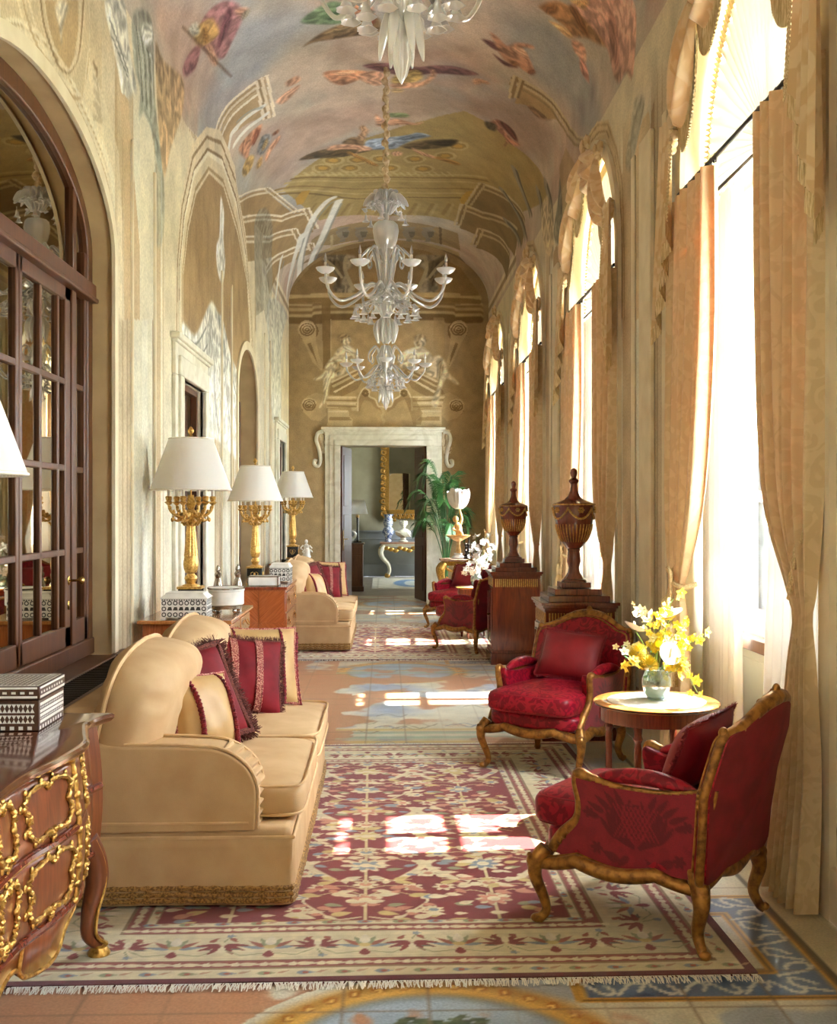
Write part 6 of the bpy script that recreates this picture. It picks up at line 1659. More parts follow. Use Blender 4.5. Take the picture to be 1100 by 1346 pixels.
lamp = make_lamp('gilt candelabra lamp with white pleated shade on the nearer side table, largest seen whole', (-1.376, 8.0, .919))
dup(lamp, 'gilt candelabra lamp with pleated shade on the marquetry chest of drawers', (-1.356, 11.75, .868))
dup(lamp, 'gilt candelabra lamp with pleated shade farthest down the hall, above the far sofa', (-1.315, 16.0, .948))
dup(lamp, 'pleated white lampshade cut off by the left edge, lamp standing on the walnut commode', (-1.385, 3.46, .892))

# ---------------------------------------------------------------- side tables and chest
def side_table(label, x0, x1, y0, y1, z, group=None):
    t = thing('side_table', label, 'side table', ((x0 + x1) / 2, (y0 + y1) / 2, 0)); w, d = x1 - x0, y1 - y0
    MB().box((0, 0, z - .0125), (w, d, .025)).build('top', M['mahog2'] if False else M['maple'], t, bevel=.006)
    MB().box((0, 0, z - .10), (w - .06, d - .06, .15)).build('frame', M['marquetry'], t, bevel=.004)
    for a in (-1, 1):
        for c_ in (-1, 1):
            MB().box((a * (w / 2 - .06), c_ * (d / 2 - .06), (z - .17) / 2), (.035, .035, z - .17)).build('leg', M['marquetry'], t, bevel=.004)
    for sg in (-1, 1):
        dr = MB().box((w / 2 - .026, sg * d * .23, z - .098), (.016, d * .42, .11)).build('drawer', M['maple'], t, bevel=.003)
        MB().tube([(w / 2 - .012, sg * d * .23 - .05, z - .08), (w / 2 + .004, sg * d * .23 - .04, z - .105), (w / 2 + .006, sg * d * .23, z - .115), (w / 2 + .004, sg * d * .23 + .04, z - .105), (w / 2 - .012, sg * d * .23 + .05, z - .08)], .005, 6).build('drawer_pull', M['brass'], dr)
    return t
side_table('veneered side table with a drawer, behind the foreground sofa', -1.63, -1.01, 7.42, 8.62, .917)
side_table('dark low side table half hidden behind the far sofa', -1.6, -1.06, 15.45, 16.6, .90)
MB_b = MB().box((0, 0, .022), (.34, .42, .044)); o = MB_b.build('black_box', M['black'], None, (-1.29, 16.0, .902), bevel=.006); tag(o, 'flat black box under the farthest table lamp', 'box')

t = thing('chest_of_drawers', 'small marquetry chest of three drawers on tapered legs, between the two sofas', 'chest', (-1.275, 11.98, 0))
w, d, z = .565, 1.30, .866
MB().box((0, 0, .51), (w - .03, d - .03, .66)).build('body', M['marquetry'], t, bevel=.004)
MB().box((0, 0, z - .014), (w, d, .028)).build('top', M['mahog2'], t, bevel=.006)
for sx in (-1, 1):
    for zz_ in (.345, .665):
        v = WOOD('veneer', (178, 98, 50), (136, 66, 32), rough=.2, coat=.7, scale=5, stretch=(3, 3, 3))
        mp = [n for n in v.node_tree.nodes if n.type == 'MAPPING'][0]; mp.vector_type = 'TEXTURE'; mp.inputs['Scale'].default_value = (.05, 1, 1.2); mp.inputs['Rotation'].default_value = (0, sx * (.8 if zz_ > .5 else -.8), 0)
        MB().box((sx * .13, -d / 2 + .011, zz_), (.25, .010, .315)).build('veneer_panel', v, t)
for k, zc in enumerate((.29, .50, .71)):
    dr = MB().box((w / 2 - .012, 0, zc), (.016, d - .10, .19)).build('drawer', M['marquetry'], t, bevel=.003)
    for sg in (-1, 1):
        MB().ell((w / 2 - .002, sg * .36, zc + .02), (.006, .02, .028), 10, 8).tube([(w / 2 + .008, sg * .36 + .02 * cos(a), zc - .012 + .026 * sin(a)) for a in [2 * pi * j / 16 for j in range(16)]], .004, 6, closed=True).build('drawer_pull', M['brass'], dr)
for a in (-1, 1):
    for c_ in (-1, 1): MB().box((a * (w / 2 - .04), c_ * (d / 2 - .05), .095), (.055, .055, .19)).build('leg', M['marquetry'], t, bevel=.004)

def casket(label, loc, w, d, h, rz=0):
    t = thing('filigree_casket', label, 'box', loc, rz)
    b = MB().box((0, 0, h * .42), (w, d, h * .70))
    for a in (-1, 1):
        for c_ in (-1, 1): b.box((a * (w / 2 - .012), c_ * (d / 2 - .012), h * .04), (.026, .026, h * .08))
    b.build('body', M['ivory'], t, bevel=.002)
    b = MB(); vs = []
    for z, k in ((h * .77, 1.04), (h * .80, 1.04), (h * .95, .84), (h, .82)):
        vs += [(-w / 2 * k, -d / 2 * k, z), (w / 2 * k, -d / 2 * k, z), (w / 2 * k, d / 2 * k, z), (-w / 2 * k, d / 2 * k, z)]
    fs = [(3, 2, 1, 0), (12, 13, 14, 15)]
    for j in range(3):
        for k in range(4): fs.append((j * 4 + k, j * 4 + (k + 1) % 4, j * 4 + 4 + (k + 1) % 4, j * 4 + 4 + k))
    b.add(vs, fs).build('lid', M['ivory'], t, bevel=.002)
    b = MB(); e = .0008
    def hole(p, u, v, r, n=10, ri=0):
        if ri: b.add([p(u + r * cos(2 * pi * k / n), v + r * sin(2 * pi * k / n)) for k in range(n)] + [p(u + ri * cos(2 * pi * k / n), v + ri * sin(2 * pi * k / n)) for k in range(n)], [(k, (k + 1) % n, n + (k + 1) % n, n + k) for k in range(n)])
        else: b.add([p(u + r * cos(2 * pi * k / n), v + r * sin(2 * pi * k / n)) for k in range(n)], [tuple(range(n))])
    for p, W in ((lambda u, v: (u, -d / 2 - e, v), w), (lambda u, v: (w / 2 + e, u, v), d)):
        m = max(4, int(W / (h * .2))); s_ = W / m
        for k in range(m):
            u = -W / 2 + s_ * (k + .5)
            for v in (h * .18, h * .62): hole(p, u, v, s_ * .42, 12, s_ * .24)
            if k in (0, m - 1): hole(p, u, h * .40, s_ * .42, 12, s_ * .24)
            else:
                b.add([p(u - s_ * .45, h * .34), p(u + s_ * .45, h * .34), p(u + s_ * .3, h * .47), p(u - s_ * .2, h * .47)], [(0, 1, 2, 3)])
        for k in range(int(W / .016)): b.add([p(-W / 2 + .004 + k * .016, h * .71), p(-W / 2 + .013 + k * .016, h * .71), p(-W / 2 + .013 + k * .016, h * .755), p(-W / 2 + .004 + k * .016, h * .755)], [(0, 1, 2, 3)])
    b.build('pierced_pattern', M['holes'], t)
    return t
casket('white pierced bone casket in front of the nearest whole lamp on the side table', (-1.335, 7.60, .919), .30, .22, .175)
casket('white pierced casket beside the middle lamp on the marquetry chest', (-1.13, 12.18, .868), .22, .3, .2)
t = thing('oval_box', 'white oval lidded box on small silver feet, right of the bone casket', 'box', (-1.13, 8.02, .919))
MB().lathe([(.0, .055), (.14, .055), (.145, .06), (.145, .15), (.15, .155), (.15, .175), (.0, .178)], n=32, sx=.85, sy=1.1).build('body', M['ivory'], t)
b = MB().tube([(.128 * cos(2 * pi * k / 40), .164 * sin(2 * pi * k / 40), .172) for k in range(40)], .006, 6, closed=True)
b.lathe([(.13, .03), (.135, .052), (0, .053)], n=24, sx=.85, sy=1.1)
for k in range(4):
    a = pi / 4 + k * pi / 2; b.ell((.10 * cos(a), .13 * sin(a), .017), (.016, .016, .018), 8, 6)
b.build('silver_mount', M['silver'], t)
for k, (x, y, lb) in enumerate(((-1.24, 8.36, 'left of two small silver scent bottles behind the oval white box'), (-1.11, 8.48, 'right of two small silver scent bottles behind the oval white box'))):
    t = thing('scent_bottle', lb, 'bottle', (x, y, .919), 0, 'silver bottles on the side table')
    MB().lathe([(.02, 0), (.03, .01), (.034, .08), (.036, .15), (.026, .2), (.016, .22), (.024, .235), (.026, .25), (.014, .265)], n=16).build('body', M['silver'], t)
    MB().lathe([(.012, .265), (.018, .28), (.014, .30), (.006, .312), (0, .318)], n=12).build('stopper', M['silver'], t)
t = thing('glass_casket', 'low glass casket with silver edges at the front of the marquetry chest', 'box', (-1.24, 11.52, .868))
MB().box((0, 0, .05), (.30, .2, .1)).build('body', M['white'], t)
b = MB()
for z in (.004, .098):
    for a in (-1, 1): b.box((0, a * .10, z), (.31, .012, .012)).box((a * .15, 0, z), (.012, .21, .012))
for a in (-1, 1):
    for c_ in (-1, 1): b.box((a * .15, c_ * .10, .05), (.012, .012, .1))
b.build('silver_edges', M['silver'], t)
# white porcelain figures beside the farthest lamp
def figure_group(label, loc, s, seed):
    t = thing('porcelain_figure', label, 'figurine', loc)
    r = random.Random(seed); b = MB().lathe([(.07, 0), (.075, .02), (.06, .04), (.05, .06)], n=14)
    b.lathe([(.05, .05), (.06, .1), (.04, .16), (.05, .2), (.035, .245), (.014, .262)], n=14, flute=5, famp=.12); b.ell((.0, -.005, .29), (.026, .028, .034), 10, 8)
    for sg in (-1, 1): b.tube(cr([(sg * .045, 0, .235), (sg * .085, -.02, .19), (sg * .05, -.05, .2 + .03 * sg)], 5), .013, 7)
    for k in range(6): b.ell((r.uniform(-.05, .05), r.uniform(-.05, .05), r.uniform(.05, .12)), (.02, .02, .02), 8, 6)
    b.build('figure', M['white'], t, sub=1); t.scale = (s, s, s); return t
figure_group('taller white porcelain figure just behind the farthest table lamp', (-1.15, 16.35, .902), .95, 3)
figure_group('shorter white porcelain figure right of the farthest table lamp', (-1.09, 15.72, .902), .8, 4)
# ================================================================ rugs
def make_rug(label, loc, rz, res, seed, group):
    W, L = 2.78, 3.91; bw = .57
    t = thing('rug', label, 'rug', loc, rz, group)
    xs = np.linspace(-W / 2, W / 2, int(W / res)); ys = np.linspace(-L / 2, L / 2, int(L / res))
    R_ = Canvas(xs, ys, (132, 40, 42))
    X, Y = R_.X, R_.Y; de = np.minimum(W / 2 - np.abs(X), L / 2 - np.abs(Y))
    nz = R_.noise(.5, seed, 4)
    cream = (224, 208, 168); red = (140, 52, 48); blue = (140, 148, 156); green = (150, 152, 112); pink = (206, 140, 112); gold = (206, 182, 116)
    R_.blend(np.clip((nz - .5) * 5, 0, 1) * .35, (150, 54, 50))
    rg = random.Random(seed)
    fw, fl_ = W / 2 - bw, L / 2 - bw
    # field: vines, rosettes and leaves mirrored about the long axis
    def both(fn):
        for s in (1, -1): fn(s)
    def cl(c): return c
    rows = 6
    for r in range(rows):
        y = -fl_ + (r + .5) * 2 * fl_ / rows; k = r % 2
        for x0 in (0, .54, -.54):
            R_.line([(x0, y - .26), (x0, y + .26)], .012, (214, 190, 140))
            pal = [cream, cream, (216, 204, 160)][(r + int(x0 * 10)) % 3]
            R_.rose((x0, y), .105 if k else .085, 9, pal, .3, inner=.6); R_.rose((x0, y), .075, 7, [pink, blue, gold][(r + int(x0 * 7)) % 3], .1); R_.ell((x0, y), (.03, .03), cream)
            R_.rose((x0, y + .20), .065, 7, cream, .2); R_.ell((x0, y + .20), (.028, .024), blue if k else pink)
            for s in (1, -1):
                for m in range(3):
                    R_.line(cr2([(x0, y + .05 + m * .08), (x0 + s * .09, y + .11 + m * .07), (x0 + s * .2, y + .06 + m * .1)], 5), .010, (206, 184, 136))
                v = [(x0 + s * .02, y - .2), (x0 + s * .12, y - .22), (x0 + s * .20, y - .12), (x0 + s * .26, y - .01), (x0 + s * .22, y + .06)]
                if abs(x0) < .1 or k: R_.line(cr2(v, 6), [.012] * 8 + [.05] * 12 + [.03] * 5, (220, 204, 164)) if k else R_.line(cr2(v, 6), .016, (220, 204, 164))
                for (a, b_, rr, c_) in ((.20, .16, .055, cream), (.26, -.12, .05, cream), (.13, -.06, .035, green), (.13, .10, .03, pink), (.27, .04, .04, cream), (.09, .24, .03, cream), (.17, -.24, .04, gold)):
                    xx, yy = x0 + s * a, y + b_
                    if abs(xx) > fw - .03: continue
                    if rr > .045: R_.rose((xx, yy), rr, 7, c_, .4); R_.ell((xx, yy), (rr * .4, rr * .4), [pink, blue, (170, 80, 70)][rg.randrange(3)])
                    else: R_.leaf((xx, yy), rr * 1.25, rr * .6, s * (.5 + b_ * 4), c_)
        for j in range(46):
            xx, yy = rg.uniform(.02, fw - .03), y + rg.uniform(-.22, .22); a = rg.uniform(-.6, .6); q = rg.uniform(.016, .034); c_ = rg.choice([cream, cream, cream, gold, pink, blue])
            both(lambda s: R_.leaf((s * xx, yy), q * 1.5, q * .8, s * a, c_))
    # border
    def band(d0, d1, col, al=1.): R_.blend(((de >= d0) & (de < d1)) * al, col)
    band(0, bw, (222, 208, 170)); R_.blend(((de < bw)) * np.clip((nz - .48) * 6, 0, 1) * .4, (206, 190, 150))
    band(0, .035, (104, 26, 34)); band(.115, .125, (150, 120, 84)); band(.125, .185, red, .85); band(.185, .195, (150, 120, 84))
    band(.45, .46, (150, 120, 84)); band(.46, .52, red, .85); band(.52, .53, (150, 120, 84)); band(bw - .006, bw, (150, 110, 80))
    def walk(d, step, fn):
        hx, hy = W / 2 - d, L / 2 - d
        nx = max(1, round(2 * hx / step)); ny = max(1, round(2 * hy / step))
        for k in range(nx + 1):
            x = -hx + 2 * hx * k / nx
            fn(x, -hy, 0, k); fn(x, hy, pi, k)
        for k in range(1, ny):
            y = -hy + 2 * hy * k / ny
            fn(-hx, y, -pi / 2, k); fn(hx, y, pi / 2, k)
    def rp(x, y, a, u, v): return (x + u * cos(a) - v * sin(a), y + u * sin(a) + v * cos(a))
    def guard(x, y, a, k):
        R_.leaf((x, y), .045, .016, a, cream); R_.leaf(rp(x, y, a, .05, 0), .02, .018, a + 1.2, (230, 216, 180))
    walk(.155, .105, guard); walk(.49, .105, guard)
    def small(x, y, a, k):
        R_.leaf((x, y), .035, .016, a, green if k % 2 else blue); R_.ell((x, y), (.012, .012), (170, 90, 70)); R_.leaf(rp(x, y, a, .06, .01), .025, .008, a + .5, (190, 150, 120))
    walk(.075, .14, small); walk(.55, .14, small)
    def pal(x, y, a, k):
        if k % 2 == 0:
            for s in (-1, 1):
                for q, (ang, ln) in enumerate(((.25, .085), (.75, .085), (1.2, .08))):
                    c_ = rp(x, y, a, s * cos(ang) * ln * .8, sin(ang) * ln * .8 - .03); R_.leaf(c_, ln * .6, .014, a + (ang if s > 0 else pi - ang), [blue, (166, 92, 72), green][q])
                R_.line([rp(x, y, a, s * .02, -.07), rp(x, y, a, s * .10, -.09), rp(x, y, a, s * .16, -.04)], .008, (160, 160, 120))
                R_.leaf(rp(x, y, a, s * .14, .06), .028, .012, a + s, (160, 84, 66)); R_.leaf(rp(x, y, a, s * .12, -.03), .028, .008, a, (110, 100, 90))
            R_.leaf(rp(x, y, a, 0, .05), .05, .022, a + pi / 2, (226, 214, 190)); R_.ell(rp(x, y, a, 0, -.01), (.026, .018), gold); R_.leaf(rp(x, y, a, 0, -.075), .035, .02, a + pi / 2, red)
        else:
            up = 1 if k % 4 == 1 else -1
            for q, ang in enumerate((.15, .6, 1.1)):
                for s in (-1, 1):
                    c_ = rp(x, y, a, s * cos(ang) * .06, up * (sin(ang) * .065 - .02)); R_.leaf(c_, .052, .013, a + s * up * (ang if True else 0) + (0 if s > 0 else pi), red)
            R_.leaf(rp(x, y, a, 0, up * .03), .04, .016, a + pi / 2, (232, 218, 186)); R_.line([rp(x, y, a, 0, -.04 * up), rp(x, y, a, .02, -.09 * up)], .008, (150, 150, 110)); R_.rose(rp(x, y, a, .02, -up * .10), .02, 5, blue)
    walk(.325, .185, pal)
    R_.c *= (1 + (R_.noise(.03, seed + 3, 2) - .5) * .14)[..., None]
    rows_ = (R_.noise(.9, seed + 4, 2) - .5) * .0
    rgd = np.random.default_rng(seed).random(len(ys)); R_.c *= (1 + (rgd - .5) * .07)[None, :, None]
    pile = painted_mesh('pile', M['rug'], xs, ys, R_.c, lambda X, Y: (X, Y, .011 + .0015 * np.sin(X * 5 + Y * 3) * np.clip(np.minimum(W / 2 - np.abs(X), L / 2 - np.abs(Y)) * 10, 0, 1)))
    pile.parent = t
    MB().box((0, 0, .0045), (W - .002, L - .002, .007)).build('backing', M['burgfr'], t)
    r2 = random.Random(seed)
    for sg in (-1, 1):
        b = MB(); n = int(W / .0042) if res < .01 else int(W / .014)
        for k in range(n):
            x = -W / 2 + W * k / n + r2.uniform(-.003, .003); ln = r2.uniform(.035, .062); dx = r2.uniform(-.012, .012); w = .0026 if res < .01 else .006
            y0 = sg * L / 2
            b.add([(x - w, y0, .008), (x + w, y0, .008), (x + w * .7 + dx, y0 + sg * ln * .6, .010), (x + w * .6 + dx * 1.6, y0 + sg * ln, .004), (x - w * .6 + dx * 1.6, y0 + sg * ln, .004), (x - w * .7 + dx, y0 + sg * ln * .6, .010)], [(0, 1, 2, 5), (5, 2, 3, 4)])
        f = b.build('fringe', M['candle'], t); f['kind'] = 'stuff'
    return t
make_rug('large red rug with cream floral border in the foreground under sofa and armchairs', (-.10, 5.875, .001), math.radians(.75), .0068, 3, None)
make_rug('red and cream rug further down the hall under the far sofa', (-.13, 14.22, .001), math.radians(.3), .016, 3, None)

# ================================================================ armchairs
MOTIF = PAINTED('woven_damask_panel', .55, .1, 260, sheen=.25)
def panel_canvas(xs, ys, cx, cy, s):
    """the large pomegranate woven into the crimson cloth"""
    C_ = Canvas(xs, ys, (140, 26, 42)); dk = (102, 14, 28); r = random.Random(4)
    nz = C_.noise(.05, 3, 2); C_.blend(np.clip((nz - .52) * 14, 0, 1) * .55, (124, 20, 36))
    for sg in (-1, 1):
        for k in range(5):
            a = .25 + k * .28; L_ = s * (.36 - .02 * k)
            C_.line(cr2([(cx + sg * s * .04, cy - s * .26), (cx + sg * L_ * .75 * cos(a - .5), cy - s * .2 + L_ * .5 * sin(a)), (cx + sg * L_ * 1.15 * cos(a), cy - s * .1 + L_ * 1.25 * sin(a))], 6), [.010] * 6 + [.022] * 5 + [.010] * 2, dk)
            C_.leaf((cx + sg * L_ * 1.5 * cos(a * .8), cy - s * .05 + L_ * 1.2 * sin(a * .8)), s * .12, s * .035, sg * (a * .8) + (0 if sg > 0 else pi), dk)
        for k in range(4): C_.line(cr2([(cx + sg * s * .03, cy - s * .24), (cx + sg * s * (.12 + .05 * k), cy - s * .10), (cx + sg * s * (.10 + .06 * k), cy + s * (.18 - .02 * k))], 6), .012, dk)
        C_.rose((cx + sg * s * .46, cy - s * .32), s * .08, 6, dk); C_.rose((cx + sg * s * .55, cy + s * .05), s * .07, 5, dk); C_.leaf((cx + sg * s * .3, cy - s * .38), s * .12, s * .05, sg * .4, dk); C_.leaf((cx + sg * s * .16, cy - s * .42), s * .10, s * .04, sg * -.8, dk)
    C_.poly([(cx + s * .14 * sin(2 * pi * k / 24) * (1.0 if cos(2 * pi * k / 24) < 0 else .8), cy + s * .02 - s * .19 * cos(2 * pi * k / 24)) for k in range(24)], dk)
    for a in range(-3, 4):
        C_.line([(cx + a * s * .05 - s * .1, cy - s * .16), (cx + a * s * .05 + s * .1, cy + s * .18)], .007, (150, 28, 46), .8); C_.line([(cx + a * s * .05 + s * .1, cy - s * .16), (cx + a * s * .05 - s * .1, cy + s * .18)], .007, (150, 28, 46), .8)
    return C_
def make_armchair(label, loc, rz):
    t = thing('armchair', label, 'armchair', loc, rz, 'crimson armchairs with gilt frames')
    g = M['giltwood']
    # legs
    for sx in (-1, 1):
        f = cr([(sx * .325, .30, .30), (sx * .345, .33, .25), (sx * .350, .335, .19), (sx * .325, .31, .10), (sx * .315, .305, .045), (sx * .335, .33, .012)], 6)
        l = MB().tube(f, [interp(k, [0, 6, 14, 22, 30], [.030, .033, .024, .018, .020]) for k in range(len(f))], 12)
        l.ell((sx * .338, .334, .018), (.024, .026, .018), 12, 8); l.ell((sx * .352, .345, .245), (.026, .026, .034), 12, 8)
        for k in range(3): l.ell((sx * .355, .358, .225 + .022 * k), (.012, .010, .010), 8, 6)
        l.build('leg', g, t)
        f = cr([(sx * .29, -.30, .32), (sx * .30, -.325, .25), (sx * .31, -.335, .18), (sx * .295, -.315, .09), (sx * .305, -.335, .03), (sx * .315, -.355, .012)], 6)
        l = MB().tube(f, [interp(k, [0, 6, 14, 22, 30], [.034, .038, .027, .020, .021]) for k in range(len(f))], 12)
        l.ell((sx * .316, -.352, .018), (.022, .024, .018), 12, 8); l.ell((sx * .312, -.345, .24), (.022, .022, .03), 10, 8); l.build('leg', g, t)
    # serpentine seat rail
    b = MB()
    def rail(p, q, bow, n=25, carve=True):
        P_, Q_ = Vector(p), Vector(q); d = (Q_ - P_); nrm = Vector((d.y, -d.x, 0)).normalized()
        pts = [P_ + d * (k / (n - 1)) + nrm * bow * sin(pi * k / (n - 1)) + Vector((0, 0, -.028 * abs(cos(2 * pi * k / (n - 1))) + .010 * sin(pi * k / (n - 1)))) for k in range(n)]
        b.tube(pts, [.024 + .006 * sin(pi * k / (n - 1)) for k in range(n)], 10)
        b.tube([p_ + Vector((0, 0, .024)) + nrm * .014 for p_ in pts], .007, 6)
        if carve:
            m = n // 2
            for k in range(-4, 5):
                p_ = pts[m + k // 1] + nrm * .022 + Vector((0, 0, .010 * (1 if k % 2 else -1))); b.ell(p_, (.018, .018, .013), 8, 6)
    rail((-.335, .325, .27), (.335, .325, .27), -.035); rail((.335, .32, .265), (.30, -.32, .27), -.02); rail((-.30, -.32, .27), (-.335, .32, .265), -.02); rail((.30, -.325, .28), (-.30, -.325, .28), -.02, carve=False)
    b.build('seat_frame', g, t)
    # upholstery below the cushion and the loose cushion
    cushion((0, .0, .325), (.655, .69, .11), .0, .35).build('seat_deck', M['crim'], t)
    c_, d_ = (0, .045, .435), (.60, .72, .125)
    q = cushion(c_, d_, .05, .25).build('seat_cushion', M['crim'], t)
    p = MB(); piping(p, c_, (d_[0] - .03, d_[1] - .03), .486, .006, .25); piping(p, c_, (d_[0] - .03, d_[1] - .03), .385, .006, .25); p.build('piping', M['crimplain'], q)
    # padded sides with their woven pomegranate
    side = cr2([(.275, .30), (.235, .36), (.165, .43), (.150, .50), (.165, .575), (.155, .612), (.10, .598), (-.02, .58), (-.18, .582), (-.30, .60), (-.40, .625)], 5) + [(-.385, .56), (-.36, .45), (-.335, .32), (-.33, .285), (-.2, .278), (0, .265), (.15, .27), (.275, .29)]
    for sx in (-1, 1):
        # outer face flares a little outwards with height
        def fo(y, z, o): return (sx * (.318 + .06 * (z - .28) - .02 * max(0, -y) + o), y, z)
        b = MB().prism(side, lambda y, z: fo(y, z, -.07), lambda y, z: fo(y, z, -.004))
        ap = b.build('arm_side', M['crim'], t, bevel=.012)
        ys = np.linspace(-.40, .28, 120); zs_ = np.linspace(.262, .63, 76); C_ = panel_canvas(ys, zs_, -.09, .455, .36)
        yc, zc = (ys[:-1] + ys[1:]) / 2, (zs_[:-1] + zs_[1:]) / 2; Yc, Zc = np.meshgrid(yc, zc, indexing='ij'); ins = np.zeros(Yc.shape, bool)
        for k in range(len(side)):
            (x0, y0), (x1, y1) = side[k], side[(k + 1) % len(side)]
            if y0 == y1: continue
            ins ^= ((y0 > Zc) != (y1 > Zc)) & (Yc < (x1 - x0) * (Zc - y0) / (y1 - y0) + x0)
        o = painted_mesh('woven_panel', MOTIF, ys, zs_, C_.c, lambda Y, Z: (sx * (.318 + .06 * (Z - .28) - .02 * np.maximum(0, -Y) + .004 + .006 * np.sin(np.clip((Y + .36) / .6, 0, 1) * pi)), Y, Z), ins); o.parent = ap
        b = MB(); fr = side[:50]
        b.tube([fo(y, z, -.012) for y, z in fr], [interp(k, [0, 8, 22, 27, 40, 49], [.026, .024, .020, .024, .011, .012]) for k in range(len(fr))], 10)
        b.tube([fo(y, z, .0) for y, z in [(-.40, .625), (-.385, .56), (-.36, .45), (-.335, .32), (-.33, .285)]], .009, 8)
        b.ell(fo(.152, .612, -.01), (.026, .03, .02), 10, 8)
        for k in range(4): b.ell(fo(.20 + .02 * k, .385 - .025 * k, .002), (.012, .012, .014), 8, 6)
        b.build('arm_frame', g, t)
        pts = [fo(.09 - .40 * k / 16, .600 + .028 * sin(pi * k / 16), -.035) for k in range(17)]
        MB().tube(pts, [.010 + .022 * sin(pi * min(1, max(0, k / 16))) ** .5 for k in range(17)], 12, sq=1.15).build('arm_pad', M['crim'], t)
    # raked back with shaped top
    top = [(.335, .30), (.345, .45), (.352, .60), (.345, .75), (.335, .815), (.30, .835), (.25, .845), (.19, .875), (.10, .915), (.0, .93)]
    topc = cr2([(.30, .27)] + top, 5); outl = topc + [(-x, z) for x, z in topc[-2::-1]]
    def bk(x, z, o): return (x, -.315 - .27 * max(0, z - .28) - o * .96 + .10 * (x / .34) ** 2 * (1 if o <= .1 else 1) * min(1, max(0, (z - .3) / .3)) * .55, z)
    n = len(outl)
    b = MB(); vs = []
    rings = [(1.0, .045), (1.0, .0), (.93, -.020), (.7, -.035), (.35, -.042), (0.02, -.044)]
    cx, cz = 0, .58
    for s_, o in rings: vs += [bk(cx + (x - cx) * s_, cz + (z - cz) * s_, o) for x, z in outl]
    fs = []
    for j in range(len(rings) - 1):
        for k in range(n): fs.append((j * n + k, j * n + (k + 1) % n, (j + 1) * n + (k + 1) % n, (j + 1) * n + k))
    fs.append(tuple(range((len(rings) - 1) * n, len(rings) * n)))
    b.add(vs, fs); bo = b.build('backrest', M['crim'], t, angle=60)
    b = MB(); vs = []; rings = [(1., .045), (.8, .058), (.4, .066), (.02, .068)]
    for s_, o in rings: vs += [bk(cx + (x - cx) * s_, cz + (z - cz) * s_, o) for x, z in outl]
    fs = [((j + 1) * n + k, (j + 1) * n + (k + 1) % n, j * n + (k + 1) % n, j * n + k) for j in range(len(rings) - 1) for k in range(n)] + [tuple(range(len(rings) * n - 1, (len(rings) - 1) * n - 1, -1))]
    b.add(vs, fs).build('back_cloth', M['crimback'], bo, angle=60)
    fr = cr([bk(x, z, .02) for x, z in outl], 2)
    b = MB(); m = len(fr); b.tube(fr, [.017 + .014 * math.exp(-((k - m / 2) / 22) ** 2) + .005 * math.exp(-((abs(k - m / 2) - 30) / 5) ** 2) for k in range(m)], 10)
    b.tube([bk(x * .955, .58 + (z - .58) * .955, -.016) for x, z in outl], .006, 6)
    for k in range(-5, 6):
        x = k * .022; z = interp(abs(x), [0, .10, .19], [.935, .918, .878]); b.ell(bk(x, z + .006 * (k % 2), .0), (.018, .014, .016 + .010 * (k == 0)), 8, 6)
    b.ell(bk(0, .955, .01), (.022, .016, .026), 10, 8)
    for sx in (-1, 1):
        b.ell(bk(sx * .325, .835, .01), (.022, .018, .022), 10, 8)
        for k in range(4): b.ell(bk(sx * (.347), .56 + .02 * k, .0), (.012, .014, .014), 8, 6)
    b.build('back_frame', g, t)
    return t
A0 = make_armchair('crimson damask armchair nearest the camera, seen from behind with its arm panel in view', (1.07, 4.515, .012), math.radians(52.5))
B0 = dup(A0, 'crimson damask armchair facing the camera, beyond the round table with flowers', (1.085, 7.20, .012), math.radians(144))
C0 = dup(A0, 'nearer of the two small crimson armchairs on the far rug', (1.04, 13.15, .012), math.radians(40))
D0 = dup(A0, 'farther of the two small crimson armchairs, before the gilt console', (1.02, 15.60, .012), math.radians(144))
def chair_pillow(label, ch, rz, lean=.42, size=(.46, .33)):
    v = Matrix.Rotation(rz, 4, 'Z') @ Vector((0, -.13, 0))
    pillow(label, (ch[0] + v.x, ch[1] + v.y, .545), size, rz + pi, lean, M['crimplain'], None, 'short', roll=.06, thick=.075)
chair_pillow('dark red velvet pillow on the armchair nearest the camera', (1.07, 4.515), math.radians(52.5))
chair_pillow('bright crimson velvet pillow on the armchair facing the camera', (1.085, 7.20), math.radians(144), size=(.44, .32))
chair_pillow('red pillow on the nearer of the two far armchairs', (1.04, 13.15), math.radians(40))
chair_pillow('red pillow on the farther of the two far armchairs', (1.02, 15.60), math.radians(144))

